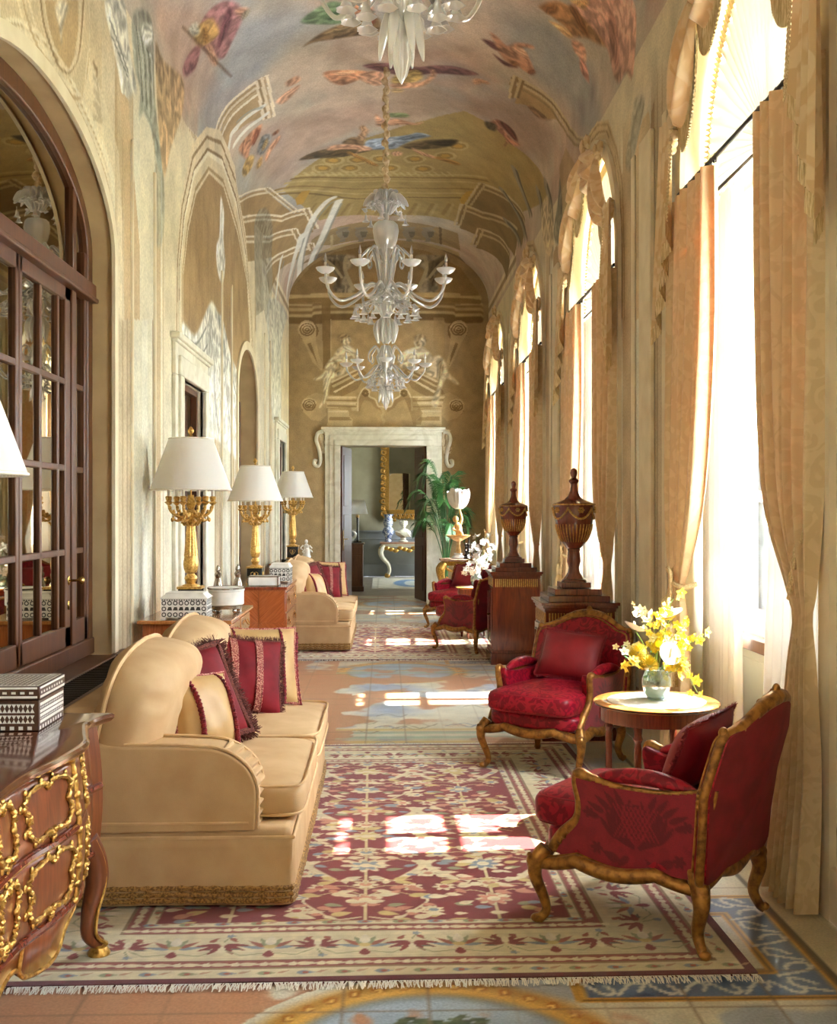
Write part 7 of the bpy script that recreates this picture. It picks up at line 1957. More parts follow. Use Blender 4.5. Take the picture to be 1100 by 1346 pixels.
# ================================================================ round tables with flowers
def round_table(label, loc, R, z):
    t = thing('round_table', label, 'table', loc)
    MB().lathe([(R - .07, z - .003), (R - .01, z - .001), (R, z - .008), (R - .002, z - .02), (R - .02, z - .03), (0, z - .03)], n=64).build('top', P('table_rim', (206, 140, 72), (180, 108, 48), rough=.18, coat=.7, scale=6), t)
    MB().lathe([(R - .012, z - .0185), (R + .001, z - .0185), (R + .001, z - .012)], n=64).build('edge_band', M['black'], t)
    MB().lathe([(0, z + .001), (R - .075, z + .001), (R - .07, z - .001), (R - .07, z - .006)], n=64).build('inset', P('pale_table_inset', (232, 232, 220), (222, 220, 206), rough=.12, coat=.6), t)
    MB().lathe([(R - .045, z - .10), (R - .03, z - .098), (R - .03, z - .03)], n=48).build('apron', M['mahogany'], t)
    for k in range(4):
        a = pi / 4 + k * pi / 2 + .2; x, y = (R - .06) * cos(a), (R - .06) * sin(a)
        MB().lathe([(.012, 0), (.014, .04), (.02, .06), (.013, .07), (.017, .2), (.02, z - .2), (.016, z - .18), (.026, z - .16), (.02, z - .14), (.024, z - .1)], (x, y, 0), 12).build('leg', M['mahogany'], t)
    MB().lathe([(0, .17), (R - .09, .17), (R - .08, .18), (R - .09, .19), (0, .19)], n=40).build('shelf', M['mahogany'], t)
    return t
TB = (1.392, 5.76, .012); TZ = .655
round_table('small round table with a pale inset top between the two near armchairs', TB, .32, TZ)
round_table('small round table mostly hidden beside the far armchairs', (1.15, 14.3, .012), .27, TZ)
def vase(label, loc, s=1.):
    t = thing('glass_vase', label, 'vase', loc)
    pr = [(.0, .004), (.04, .0), (.052, .006), (.045, .012), (.062, .035), (.074, .075), (.072, .11), (.060, .14), (.055, .152), (.058, .156)]
    MB().lathe([(r * s, z * s) for r, z in pr], n=32).build('bowl', M['vaseglass'], t)
    MB().lathe([(0, .016 * s), (.05 * s, .02 * s), (.068 * s, .06 * s), (.069 * s, .10 * s), (0, .10 * s)], n=24).build('water', GLASS('vase_water', (206, 220, 190), .55, .03, (150, 170, 130)), t)
    return t
vz = .012 + TZ + .002
vase('round clear glass vase of yellow flowers on the near round table', (TB[0], TB[1], vz))
vase('glass vase of white flowers on the far round table', (1.15, 14.3, vz), 1.)
rf = random.Random(9)
def stem_to(b, o, p, r=.003): b.tube(cr([o, (o[0] * .6 + p[0] * .4, o[1] * .6 + p[1] * .4, o[2] + (p[2] - o[2]) * .6), p], 5), r, 6)
def anthurium(label, base, tip, yaw, tilt, s):
    t = thing('anthurium', label, 'flower', base); d = Vector(tip) - Vector(base)
    b = MB(); stem_to(b, (0, 0, 0), tuple(d)); b.build('stem', M['stem'], t)
    Mx = Matrix.Translation(d) @ Matrix.Rotation(yaw, 4, 'Z') @ Matrix.Rotation(tilt, 4, 'X')
    def hf(u, v):
        a = 2 * pi * u; r = v * s * (.62 + .25 * abs(sin(a / 2)) ** .6 + .28 * max(0, -cos(a)) ** 3 if False else .75 + .3 * cos(a) + .12 * abs(cos(a / 2)))
        x, y = r * sin(a) * .85, r * cos(a) - .2 * s * v
        return tuple(Mx @ Vector((x, y, .25 * s * v * v + .02 * s * sin(6 * a) * v)))
    MB().grid(hf, 28, 7, cu=True).build('spathe', M['white'], t, angle=180)
    b = MB(); b.tube([Mx @ Vector((0, -.1 * s + .1 * s * k, .05 * s + .10 * s * k)) for k in range(6)], [.006, .007, .007, .006, .005, .003], 8); b.build('spadix', M['cream'], t)
def mum(label, base, tip, s, mat):
    t = thing('chrysanthemum', label, 'flower', base, 0, None); d = Vector(tip) - Vector(base)
    b = MB(); stem_to(b, (0, 0, 0), tuple(d)); b.build('stem', M['stem'], t)
    b = MB()
    for k in range(150):
        a = k * 2.39996; ph = math.acos(1 - 1.5 * (k + .5) / 150); n_ = Vector((sin(ph) * cos(a), sin(ph) * sin(a), cos(ph)))
        side_ = n_.cross(Vector((0, 0, 1))); side_ = side_.normalized() if side_.length > .01 else Vector((1, 0, 0))
        p0 = d + n_ * s * .2; p1 = d + n_ * s * .75; p2 = d + n_ * s + Vector((0, 0, .1 * s)); w = s * .10
        b.add([p0, p1 + side_ * w, p2, p1 - side_ * w], [(0, 1, 2, 3)])
    b.build('petals', mat, t)
def spray(label, base, pts, n, mat, s=.026, group=None, name='orchid_spray'):
    t = thing(name, label, 'flower', base, 0, group)
    q = cr([(0, 0, 0)] + [tuple(Vector(p) - Vector(base)) for p in pts], 10)
    MB().tube(q, .0022, 5).build('stem', M['stem'], t)
    b = MB()
    for k in range(n):
        i = int(len(q) * (.35 + .65 * (k + .5) / n)); i = min(i, len(q) - 1)
        p = q[i] + Vector((rf.uniform(-1, 1), rf.uniform(-1, 1), rf.uniform(-.6, 1))) * s * 1.3
        r_ = s * rf.uniform(.7, 1.15)
        ax = Vector((rf.uniform(-1, 1), rf.uniform(-1.2, .2), rf.uniform(-.5, 1))).normalized(); u = ax.orthogonal().normalized(); v = ax.cross(u)
        for j in range(5):
            a = 2 * pi * j / 5; d = u * cos(a) + v * sin(a); e_ = ax.cross(d)
            b.add([p, p + d * r_ * .6 + e_ * r_ * .38 + ax * r_ * .15, p + d * r_ * 1.15 + ax * r_ * .3, p + d * r_ * .6 - e_ * r_ * .38 + ax * r_ * .15], [(0, 1, 2, 3)])
        b.ell(p + ax * r_ * .15, (r_ * .25,) * 3, 6, 5)
    b.build('blossoms', mat, t)
X0, Y0, Z0 = TB[0], TB[1], vz + .06
def at(px, dz, dy=0): return (X0 + px, Y0 + dy, vz + dz)
anthurium('white anthurium facing front, low in the centre of the bouquet', (X0, Y0, Z0), at(.045, .235, -.09), .2, 1.15, .075)
anthurium('white anthurium pointing left at the upper left of the bouquet', (X0, Y0, Z0), at(-.115, .36, -.02), 1.9, .5, .07)
anthurium('white anthurium at the upper right of the bouquet, highest of the three', (X0, Y0, Z0), at(.07, .425, .0), -1.2, .35, .08)
mum('large yellow chrysanthemum left of the front anthurium', (X0, Y0, Z0), at(-.055, .185, -.08), .052, M['yellow'])
mum('small yellow chrysanthemum in the middle of the bouquet', (X0, Y0, Z0), at(.0, .27, -.03), .045, M['yellow'])
mum('yellow chrysanthemum low at the front right of the bouquet', (X0, Y0, Z0), at(.09, .17, -.08), .042, M['yellow'])
mum('yellow chrysanthemum at the left of the bouquet', (X0, Y0, Z0), at(-.105, .25, -.04), .048, M['yellow'])
mum('yellow chrysanthemum at the right of the bouquet', (X0, Y0, Z0), at(.10, .24, .0), .05, M['yellow'])
for lb, pts, n in [('tall yellow orchid spray rising highest at the centre right', [at(.0, .25), at(.03, .4), at(.09, .52)], 14), ('yellow orchid spray reaching out to the far right', [at(.06, .22), at(.14, .28, -.02), at(.24, .32, -.03)], 16), ('short yellow orchid spray leaning to the upper right', [at(.03, .25), at(.10, .33), at(.15, .38)], 12),
                   ('yellow orchid spray standing upright in the middle', [at(-.01, .25), at(-.01, .35), at(.02, .45)], 16), ('cream orchid spray pointing to the upper left', [at(-.03, .28), at(-.06, .40), at(-.09, .47)], 12), ('drooping yellow orchid spray hanging at the lower right', [at(.07, .19, -.05), at(.14, .14, -.07), at(.19, .05, -.08)], 9), ('cream orchid spray at the far left', [at(-.06, .2, -.02), at(-.12, .26, -.03), at(-.19, .28, -.04)], 12), ('yellow orchid spray low at the left', [at(-.05, .18, -.05), at(-.11, .19, -.07), at(-.16, .20, -.08)], 14), ('yellow orchid spray low in front at the right', [at(.04, .18, -.05), at(.09, .18, -.08), at(.12, .16, -.1)], 12)]:
    spray(lb + ' of the yellow bouquet', (X0, Y0, Z0), pts, int(n * 1.3), M['cream'] if 'cream' in lb else M['yellow'])
b = MB()
for k in range(26):
    a = rf.uniform(0, 2 * pi); r_ = rf.uniform(.04, .13); z_ = rf.uniform(.14, .24); p = Vector((r_ * cos(a), r_ * sin(a), z_)); d = Vector((cos(a), sin(a), rf.uniform(-.3, .5))).normalized() * .05; s_ = Vector((-sin(a), cos(a), 0)) * .012
    b.add([p, p + d * .5 + s_, p + d, p + d * .5 - s_], [(0, 1, 2, 3)])
tag(b.build('foliage', M['leafg'], None, (X0, Y0, vz)), 'small green leaves at the rim of the near vase', 'leaves', kind='stuff')
X1, Y1 = 1.15, 14.3
for k, (dx, dy, dz) in enumerate(((-.02, 0, .50), (.12, .02, .62), (.16, -.02, .42), (-.10, -.05, .34), (.05, -.06, .36), (.0, .03, .66), (.22, 0, .52), (-.16, -.03, .2))):
    nm = ['rising in the middle', 'upper right', 'right', 'lower left', 'centre front', 'topmost', 'far right', 'drooping at the left'][k]
    spray('white flower spray, %s of the bouquet on the far round table' % nm, (X1, Y1, Z0), [(X1 + dx * .3, Y1 + dy, vz + .2), (X1 + dx * .7, Y1 + dy, vz + dz * .7), (X1 + dx, Y1 + dy, vz + dz)], 12, M['white'], .04, name='white_spray')

# ================================================================ urns on pedestals
def pedestal(label, loc):
    t = thing('pedestal', label, 'pedestal', loc); w, d, h = .50, .52, 1.0
    MB().box((0, 0, .06), (w + .05, d + .05, .12)).box((0, 0, .135), (w + .03, d + .03, .03)).build('base', M['mahogany'], t, bevel=.006)
    MB().box((0, 0, .49), (w, d, .70)).build('body', M['mahog2'], t, bevel=.003)
    b = MB().box((0, 0, .855), (w - .005, d - .005, .13)).box((0, 0, .972), (w + .06, d + .06, .022)).box((0, 0, .952), (w + .035, d + .035, .02)).box((0, 0, .93), (w + .01, d + .01, .025)); b.build('cornice', M['mahogany'], t, bevel=.004)
    b = MB()
    for k in range(22):
        u = -w / 2 + .03 + k * (w - .06) / 21; b.box((u, -d / 2 - .001, .865), (.010, .008, .085)); v = -d / 2 + .03 + k * (d - .06) / 21; b.box((-w / 2 - .001, v, .865), (.008, .010, .085))
    b.build('gilt_fluting', M['gilt'], t)
    MB().box((0, 0, 1.005), (.44, .46, .045)).build('lower_step', M['mahogany'], t, bevel=.004)
    MB().box((0, .0, 1.05), (.34, .36, .045)).build('upper_step', M['mahogany'], t, bevel=.004)
    dr = MB().box((-w / 2 - .006, 0, .49), (.014, d - .08, .64)).build('door', M['mahog2'], t, bevel=.003)
    b = MB()
    for z in (.22, .76): b.box((-w / 2 - .014, 0, z), (.012, d - .16, .014))
    for y in (-1, 1): b.box((-w / 2 - .014, y * (d / 2 - .085), .49), (.012, .014, .55))
    b.build('door_moulding', M['mahogany'], dr, bevel=.003)
    MB().tube([(-w / 2 - .01, -.15, .53), (-w / 2 - .035, -.15, .53)], .006, 6).ell((-w / 2 - .04, -.15, .53), (.012, .012, .012), 8, 6).build('knob', M['brass'], dr)
    return t
def urn(label, loc):
    t = thing('urn', label, 'urn', loc)
    MB().box((0, 0, .022), (.24, .24, .044)).lathe([(.105, .044), (.10, .06), (.085, .07)], n=32).build('foot', M['mahogany'], t, bevel=.004)
    b = MB().lathe([(.085, .066), (.07, .085), (.05, .12), (.042, .16), (.05, .19), (.056, .21), (.05, .28), (.045, .30)], n=40, flute=10, famp=.035).lathe([(.045, .295), (.054, .30), (.054, .31), (.045, .315)], n=32); b.build('stem', M['mahogany'], t)
    bowl = [(.045, .31), (.065, .325), (.10, .37), (.13, .43), (.148, .50), (.158, .57), (.164, .63), (.170, .66), (.172, .675), (.165, .685), (.03, .69)]
    bo = MB().lathe(bowl, n=48).build('bowl', M['mahogany'], t)
    b = MB()
    for k in range(32):
        a = 2 * pi * k / 32
        pts = [((r + .001) * cos(a), (r + .001) * sin(a), z) for r, z in ((.10, .37), (.118, .405), (.132, .44), (.142, .475), (.1505, .515))]
        b.tube(pts, [.003, .005, .006, .006, .004], 6)
    b.build('gilt_fluting', M['gilt'], bo)
    b = MB()
    def rad(z): return interp(z, [p[1] for p in bowl[3:8]], [p[0] for p in bowl[3:8]])
    for k in range(5):
        a0 = 2 * pi * k / 5 + .5; pts = []
        for j in range(21):
            u = j / 20; a = a0 + u * 2 * pi / 5; z = .645 - .085 * sin(pi * u) ** .8; pts.append(((rad(z) + .006) * cos(a), (rad(z) + .006) * sin(a), z))
        b.tube(pts, [.006 + .003 * abs(sin(j * 1.4)) for j in range(21)], 7)
        for j in range(0, 21, 2): b.ell(pts[j], (.010, .010, .010), 6, 5)
        a = a0 + pi / 5; z = .63
        for j in range(7):
            q = 2 * pi * j / 6; rr = .0 if j == 6 else .018; b.ell(((rad(z) + .007) * cos(a + rr * cos(q) / .16), (rad(z) + .007) * sin(a + rr * cos(q) / .16), z + rr * sin(q)), (.010, .010, .010), 6, 5)
    b.build('gilt_garland', M['gilt'], bo)
    MB().tube([(.171 * cos(2 * pi * k / 64), .171 * sin(2 * pi * k / 64), .675) for k in range(64)], [.004 + .003 * (k % 2) for k in range(64)], 6, closed=True).build('gilt_rim', M['gilt'], bo)
    MB().lathe([(.165, .683), (.12, .70), (.08, .715), (.05, .745), (.032, .79), (.026, .84), (.03, .85), (.042, .86), (.042, .875), (.022, .89), (.02, .90), (.026, .915), (.03, .935), (.026, .958), (.012, .972), (0, .976)], n=32).build('lid', M['mahogany'], t)
    return t
pedestal('mahogany pedestal cabinet behind the crimson armchair facing the camera', (1.385, 8.24, 0))
pd2 = None
for o in [x for x in bpy.data.objects if x.name == 'pedestal']: pd2 = dup(o, 'mahogany pedestal cabinet standing clear on the floor, the farther of the two', (1.385, 12.16, 0))
u1 = urn('nearer and larger looking mahogany urn with gilt garlands on its pedestal', (1.385, 8.26, 1.075)); u1.scale = (.9, .9, .9)
u2 = dup(u1, 'farther mahogany urn with gilt garlands on its pedestal', (1.385, 12.18, 1.075))
# ================================================================ curtains (built round the nearest window, then copied)
SPOT = ['the nearest window', 'the second window from the camera', 'the third window from the camera', 'the farthest window']
XC = XR - .035
def prof(v, vs, xs_): return interp(v, vs, xs_)
def smooth(vs, a):
    """finely sampled curve through (v, value)"""
    q = cr2(list(zip(vs, a)), 8); return [p[0] for p in q], [p[1] for p in q]
def cloth(c, ztop, zbot, vs, inner, outer, x0, amp, n, ph=0., nu=110, nv=64, xoff=None):
    vi, ai = smooth(vs, inner); vo, ao = smooth(vs, outer); va, aa = smooth(vs, amp); vx, ax = smooth(vs, xoff or [0] * len(vs))
    def f(u, v):
        a = interp(v, vi, ai); b_ = interp(v, vo, ao); d = a + (b_ - a) * u; A_ = interp(v, va, aa)
        w = sin(2 * pi * n * u + ph + .5 * sin(5 * u + 2 * v)) + .25 * sin(2 * pi * n * 2.3 * u + 1 + v * 2)
        return (x0 + A_ * w + interp(v, vx, ax), c + d + .3 * A_ * cos(2 * pi * n * u), ztop + (zbot - ztop) * v)
    return MB().grid(f, nu, nv)
c = BAYS[0]; V = [0, .25, .50, .62, .66, .72, .85, 1]
curt = []
t = thing('curtain', 'far damask drape tied back with a tasselled cord, at %s', 'curtain', (0, 0, 0), 0, 'damask drapes')
cloth(0, 3.50, .012, V, [.30, .34, .50, .72, .80, .74, .70, .62], [1.14, 1.15, 1.15, 1.12, 1.08, 1.12, 1.15, 1.16], XC - .02, [.036, .042, .040, .024, .014, .026, .034, .042], 6, xoff=[0, 0, -.01, -.02, -.03, -.03, -.03, -.05]).build('cloth', M['drape'], t, angle=180)
b = MB(); b.tube(cr([(XC, 1.06, 1.33), (XC - .07, .98, 1.27), (XC - .09, .88, 1.22), (XC - .05, .78, 1.20), (XC + .02, .76, 1.22)], 6), .014, 8)
b.tube(cr([(XC - .085, .90, 1.24), (XC - .11, .93, 1.30), (XC - .11, .86, 1.29), (XC - .1, .88, 1.22), (XC - .1, .90, 1.10)], 6), .010, 8)
b.build('tieback_cord', M['cord'], t)
for y_, z_ in ((.95, 1.14), (.86, .98)):
    tb = MB().tube([(XC - .10, .9, 1.24), (XC - .105, y_, z_)], .006, 6).lathe([(.008, 0), (.03, -.02), (.04, -.06), (.03, -.10), (.022, -.115), (.034, -.125), (.04, -.15)], (XC - .105, y_, z_), 16)
    tb.lathe([(.038, -.15), (.044, -.22), (.046, -.36), (.0, -.361)], (XC - .105, y_, z_), 28, flute=14, famp=.06); tb.build('tassel', M['cord'], t)
curt.append(t)
t = thing('curtain', 'near damask drape drawn back by a twisted cord, at %s', 'curtain', (0, 0, 0), 0, 'damask drapes')
cloth(0, 3.50, .012, V, [-.36, -.40, -.58, -.90, -.97, -.93, -.84, -.76], [-1.18, -1.18, -1.17, -1.15, -1.13, -1.14, -1.16, -1.17], XC - .02, [.040, .046, .044, .028, .016, .028, .038, .048], 6, 1.2, xoff=[0, 0, -.02, -.03, -.03, -.03, -.03, -.06]).build('cloth', M['drape'], t, angle=180)
b = MB(); pts = cr([(XC, -1.08, 1.60), (XC - .06, -1.06, 1.52), (XC - .075, -1.02, 1.40), (XC - .065, -.96, 1.28), (XC - .0, -.90, 1.24)], 8)
for k in (0, 1): b.tube([p + Vector((0, .012 * cos(j * .9 + k * pi), .012 * sin(j * .9 + k * pi))) for j, p in enumerate(pts)], .012, 6)
b.build('tieback_cord', M['cord'], t); curt.append(t)
for lb, inn, out, ph in (('far white voile curtain hanging beside the gap, at %s', [.34, .36, .37, .37, .37, .36, .36, .34], [1.04] * 8, 0), ('near white voile curtain hanging beside the gap, at %s', [-.30, -.28, -.24, -.22, -.2, -.18, -.15, -.10], [-1.04] * 8, .7)):
    t = thing('sheer_curtain', lb, 'curtain', (0, 0, 0), 0, 'white voile curtains')
    cloth(0, 3.44, .04, V, inn, out, XR + .11 if 'far' in lb else XR + .06, [.016, .02, .022, .022, .022, .022, .024, .026], 8, ph, 90, 24).build('cloth', M['sheer'], t, angle=180); curt.append(t)
t = thing('curtain_rod', 'dark iron curtain rods with rings across %s', 'curtain rod', (0, 0, 0), 0, 'iron curtain rods')
MB().tube([(XC, -1.09, 3.54), (XC, 1.09, 3.54)], .013, 10).build('rod', M['iron'], t)
MB().tube([(XR + .08, -1.08, 3.46), (XR + .08, 1.08, 3.46)], .010, 10).build('sheer_rod', M['iron'], t)
rg_ = MB().tube([(XC, .026 * cos(a), 3.53 + .026 * sin(a)) for a in [2 * pi * k / 16 for k in range(16)]], .005, 6, closed=True)
r0 = rg_.build('ring', M['iron'], t)
for d in [1.02 - .085 * k for k in range(1, 9)] + [-.36 - .08 * k for k in range(9)]:
    r = r0.copy(); COL.objects.link(r); r.location = (0, d, 0)
r0.location = (0, 1.02, 0); curt.append(t)
# gathered lunette
t = thing('lunette_blind', 'white voile gathered like a fan in the arch of %s', 'blind', (0, 0, 0), 0, 'gathered lunette blinds')
XF = XR + .14
def fanf(u, v):
    a = pi * u; R_ = .04 + v; hx, hz = 1.03, 1.05
    p = sin(a * 74 + 2 * sin(7 * a)) * .019 * (.3 + v)
    return (XF + p, hx * R_ / 1.04 * cos(a), 3.52 + (hz + .04) * R_ / 1.04 * sin(a))
MB().grid(fanf, 300, 8).build('fan', M['fan'], t, angle=180)
def ruf(u, v):
    a = pi * u; R_ = .975 + .085 * v
    return (XF - .02 + .013 * sin(a * 230) * (1 if v > .2 else .4), 1.03 * R_ * cos(a), 3.52 + 1.09 * R_ * sin(a))
MB().grid(ruf, 1500, 3).build('ruffle', M['ruffle'], t, angle=180)
curt.append(t)
# swags and tails round the arch
t = thing('swag_valance', 'fringed silk swags and tails round the arch of %s', 'valance', (0, 0, 0), 0, 'silk swag valances')
XS = XR - .06
def rosette(y, z, s=1.):
    b = MB().lathe([(.075 * s, 0), (.085 * s, .02), (.06 * s, .04), (.045 * s, .045), (.05 * s, .06), (.02 * s, .075), (0, .075)], (XS + .02, y, z), 22, flute=7, famp=.16, M=Matrix.Rotation(-pi / 2, 4, 'Y'))
    for k in range(5): b.ell((XS - .02, y + rf.uniform(-.05, .05), z - .05 - .03 * k), (.03, .035, .03), 8, 6)
    b.build('rosette', M['swag'], t, angle=60)
def swag(P0, P1, sag, inward, fr=.15):
    def f(u, v):
        k = (4 * u * (1 - u)) ** .7
        y = P0[0] + (P1[0] - P0[0]) * u + inward * k * v * sag; z = P0[1] + (P1[1] - P0[1]) * u - sag * v * k
        fold = sin(v * 6.2 * pi + 1.2 * sin(pi * u)) * .034 * k
        return (XS - .09 * k * (.35 + .65 * sin(pi * (.15 + .75 * v))) + fold, y, z)
    s_ = MB().grid(f, 40, 34).build('swag', M['swag'], t, angle=180)
    def g(u, v): 
        p = f(u, 1); return (p[0] + .008 * sin(u * 260) + .005, p[1], p[2] - fr * v * (.25 + .75 * min(1, 6 * min(u, 1 - u))))
    MB().grid(g, 160, 3).build('fringe', M['fringe'], s_, angle=180)
for sg in (1, -1):
    swag((0, 4.78), (sg * .62, 4.58), .42, 0); swag((sg * .62, 4.58), (sg * 1.04, 3.98), .30, -sg * .45)
    rosette(sg * .62, 4.58, .8); rosette(sg * 1.04, 3.98, 1.)
    def jf(u, v, sg=sg):
        L_ = .62 + .62 * u; zz = 4.0 - v * L_
        fold = ((u * 4) % 1); tri = abs(fold - .5) * 2
        y = sg * (1.02 + .33 * u * (.8 + .2 * v) * (1 if sg < 0 else .75)) ; x = XS - .02 - .055 * tri * (.3 + .7 * v) - .02 * u
        return (x, y + sg * .02 * sin(8 * u), zz)
    j = MB().grid(jf, 50, 24).build('tail', M['swag'], t, angle=60)
    MB().grid(lambda u, v: (jf(u, 1)[0] + .004 * sin(u * 200), jf(u, 1)[1], jf(u, 1)[2] - .10 * v), 100, 3).build('fringe', M['fringe'], j, angle=180)
    def ef(u, v, sg=sg): p = jf(0, u); return (p[0] + .004 * sin(u * 160), p[1] - sg * .05 * v, p[2] - .03 * v)
    MB().grid(ef, 120, 3).build('fringe', M['fringe'], j, angle=180)
rosette(0, 4.80, 1.15); curt.append(t)
for o in curt:
    lb = o['label']
    for k in range(1, 4): dup(o, lb % SPOT[k], (0, BAYS[k], 0))
    o['label'] = lb % SPOT[0]; o.location = (0, BAYS[0], 0)

# ================================================================ chandeliers of blown glass
def make_chandelier(label, loc, rope_top):
    t = thing('chandelier', label, 'chandelier', loc, .0, 'blown glass chandeliers')      # origin: lowest tip of the glass; z upwards
    Z = lambda y: (540 - y) * .00811
    G, G2 = M['crystal'], M['crystal2']
    MB().tube([(.012 * sin(k * .9), .012 * cos(k * .9), Z(262) + (rope_top - Z(262)) * k / 60) for k in range(61)], [.030 + .012 * sin(k * 1.55) for k in range(61)], 10).build('silk_sleeve', M['rope'], t)
    def lathe(prof, fl=0, fa=.0): return MB().lathe([(r, Z(y)) for r, y in prof], n=36, flute=fl, famp=fa)
    # central shaft in blown sections
    lathe([(.03, 452), (.07, 446), (.085, 436), (.06, 424), (.04, 418), (.075, 412), (.10, 405), (.085, 392), (.05, 384), (.065, 378), (.07, 366), (.045, 350), (.05, 338), (.075, 331), (.06, 325), (.04, 320)], 12, .05).build('shaft', G, t)
    lathe([(.05, 330), (.09, 326), (.12, 316), (.135, 304), (.125, 296), (.10, 293)], 8, .03).build('bowl', G, t)
    lathe([(.02, 300), (.035, 285), (.03, 268), (.05, 262), (.02, 256)]).build('neck', G2, t)
    lathe([(.02, 520), (.04, 512), (.06, 500), (.05, 490), (.08, 480), (.10, 470), (.07, 462), (.045, 455)], 12, .05).build('lower_shaft', G, t)
    lathe([(.0, 540), (.018, 536), (.03, 530), (.026, 524), (.04, 518), (.03, 511), (.05, 506)], 7, .12).build('finial', G2, t)
    # skirt of hanging leaves below the main shaft and below the last tier
    def leafring(n, r0, y0, r1, y1, r2, y2, w, name, ph=0., mat=None):
        for k in range(n):
            a = 2 * pi * k / n + ph; ca, sa = cos(a), sin(a)
            pts = cr([(r0 * ca, r0 * sa, Z(y0)), (r1 * ca, r1 * sa, Z(y1)), (r2 * ca, r2 * sa, Z(y2))], 6)
            MB().tube(pts, [max(.003, w * sin(pi * (.12 + .84 * j / (len(pts) - 1)))) for j in range(len(pts))], 8, sq=.35).build(name, mat or G2, t, angle=180)
    leafring(10, .05, 420, .10, 432, .085, 452, .035, 'hanging_leaf')
    leafring(6, .03, 506, .055, 516, .075, 530, .018, 'hanging_leaf')
    leafring(12, .04, 282, .14, 262, .24, 272, .045, 'crown_leaf'); leafring(10, .03, 276, .09, 256, .14, 254, .035, 'crown_leaf', .3)
    leafring(8, .04, 346, .12, 342, .12, 326, .014, 'shaft_leaf')
    # scrolls
    def scroll(a, r0, y0, R_, yt, rad, name):
        ca, sa = cos(a), sin(a); pts = cr([(r0, y0), (R_ * .5, yt - 4), (R_ * .85, yt), (R_, yt + 8), (R_ * .92, yt + 15), (R_ * .8, yt + 12), (R_ * .82, yt + 6)][0:7] and [(r * ca, r * sa, Z(y)) for r, y in ((r0, y0), (R_ * .5, yt - 4), (R_ * .85, yt), (R_, yt + 8), (R_ * .92, yt + 15), (R_ * .8, yt + 12), (R_ * .82, yt + 6))], 6)
        MB().tube(pts, [rad * (1.2 - .7 * j / len(pts)) for j in range(len(pts))], 8).build(name, G, t, angle=180)
    for k in range(8): scroll(2 * pi * k / 8, .05, 380, .27, 334, .014, 'scroll')
    for k in range(6): scroll(2 * pi * k / 6 + .4, .05, 490, .20, 462, .010, 'scroll')
    # arms with pan, sleeve and bulb
    def arms(n, R_, yh, yl, yc, rad, ph, s):
        for k in range(n):
            a = 2 * pi * k / n + ph; ca, sa = cos(a), sin(a); Q = lambda r, y: (r * ca, r * sa, Z(y))
            pts = cr([Q(.06, yh), Q(R_ * .25, yh - 5 * s), Q(R_ * .5, yl - 8 * s), Q(R_ * .76, yl), Q(R_ * .95, yl - 13 * s), Q(R_, yc)], 8)
            ar = MB().tube(pts, [rad * (1.1 - .25 * j / len(pts)) for j in range(len(pts))], 10).build('arm', G, t, angle=180)
            p = Vector(Q(R_, yc)); z = .05 * s
            MB().lathe([(.012, 0), (.05 * s, .004), (.085 * s, .03 * s), (.10 * s, .055 * s), (.094 * s, .056 * s), (.07 * s, .03 * s), (.02, .016)], p, 28).build('drip_pan', G, ar)
            MB().lathe([(.014 * s, .01), (.014 * s, .115 * s), (.0, .117 * s)], p, 10).build('candle', M['candle'], ar)
            MB().lathe([(.008 * s, .115 * s), (.017 * s, .14 * s), (.012 * s, .17 * s), (.003 * s, .21 * s), (0, .215 * s)], p, 12).build('bulb', G2, ar)
            MB().lathe([(.004 * s, .12 * s), (.008 * s, .14 * s), (.0, .17 * s)], p, 8).build('filament', M['bulb'], ar)
    arms(8, .68, 380, 400, 367, .016, pi / 8, 1.); arms(8, .42, 485, 500, 483, .010, .0, .72)
    # clusters of little glass bells and flowers
    bell = MB().lathe([(.006, .03), (.010, .022), (.012, .0), (.020, -.022), (.036, -.034), (.033, -.034), (.016, -.02), (.0, -.005)], n=14, flute=5, famp=.1)
    bell.tube([(0, 0, .03), (0, 0, .07)], .003, 5)
    b0 = bell.build('bell_drop', G2, t)
    first = [True]
    def put(r, a, y, s):
        o = b0 if first[0] else b0.copy()
        if not first[0]: COL.objects.link(o)
        first[0] = False
        o.location = (r * cos(a), r * sin(a), Z(y)); o.scale = (s, s, s)
    for n, r, y, s in ((14, .34, 414, 1.25), (10, .25, 418, 1.2), (12, .19, 506, 1.0), (8, .13, 510, 1.0)):
        for k in range(n): put(r, 2 * pi * k / n + r * 9, y, s)
    for n, r, y in ((6, .22, 290),):
        for k in range(n): put(r, 2 * pi * k / n + .3, y, 1.1)
    r_ = random.Random(2)
    for name, m, cr0, cr1, y0, y1, s in (('glass_flowers', 60, .12, .34, 384, 410, .034), ('glass_flowers', 40, .07, .21, 484, 503, .028), ('glass_flowers', 34, .08, .24, 260, 278, .034)):
        b = MB()
        for k in range(m):
            q = r_.random(); a = r_.uniform(0, 2 * pi); r = cr0 + (cr1 - cr0) * q; y = y0 + (y1 - y0) * (q * .8 + r_.random() * .25)
            b.lathe([(.004, .01), (s * .5, 0), (s, -s * .5), (s * .9, -s * .5), (s * .4, -.004), (0, 0)], (r * cos(a), r * sin(a), Z(y)), 8, flute=4, famp=.2, M=Matrix.Rotation(r_.uniform(-.8, .8), 4, 'X') @ Matrix.Rotation(r_.uniform(-.8, .8), 4, 'Y'))
            b.tube([(r * .45 * cos(a), r * .45 * sin(a), Z(y) + .05), (r * cos(a), r * sin(a), Z(y))], .004, 5)
        o = b.build(name, G2, t, angle=180); o['kind'] = 'stuff'
    return t
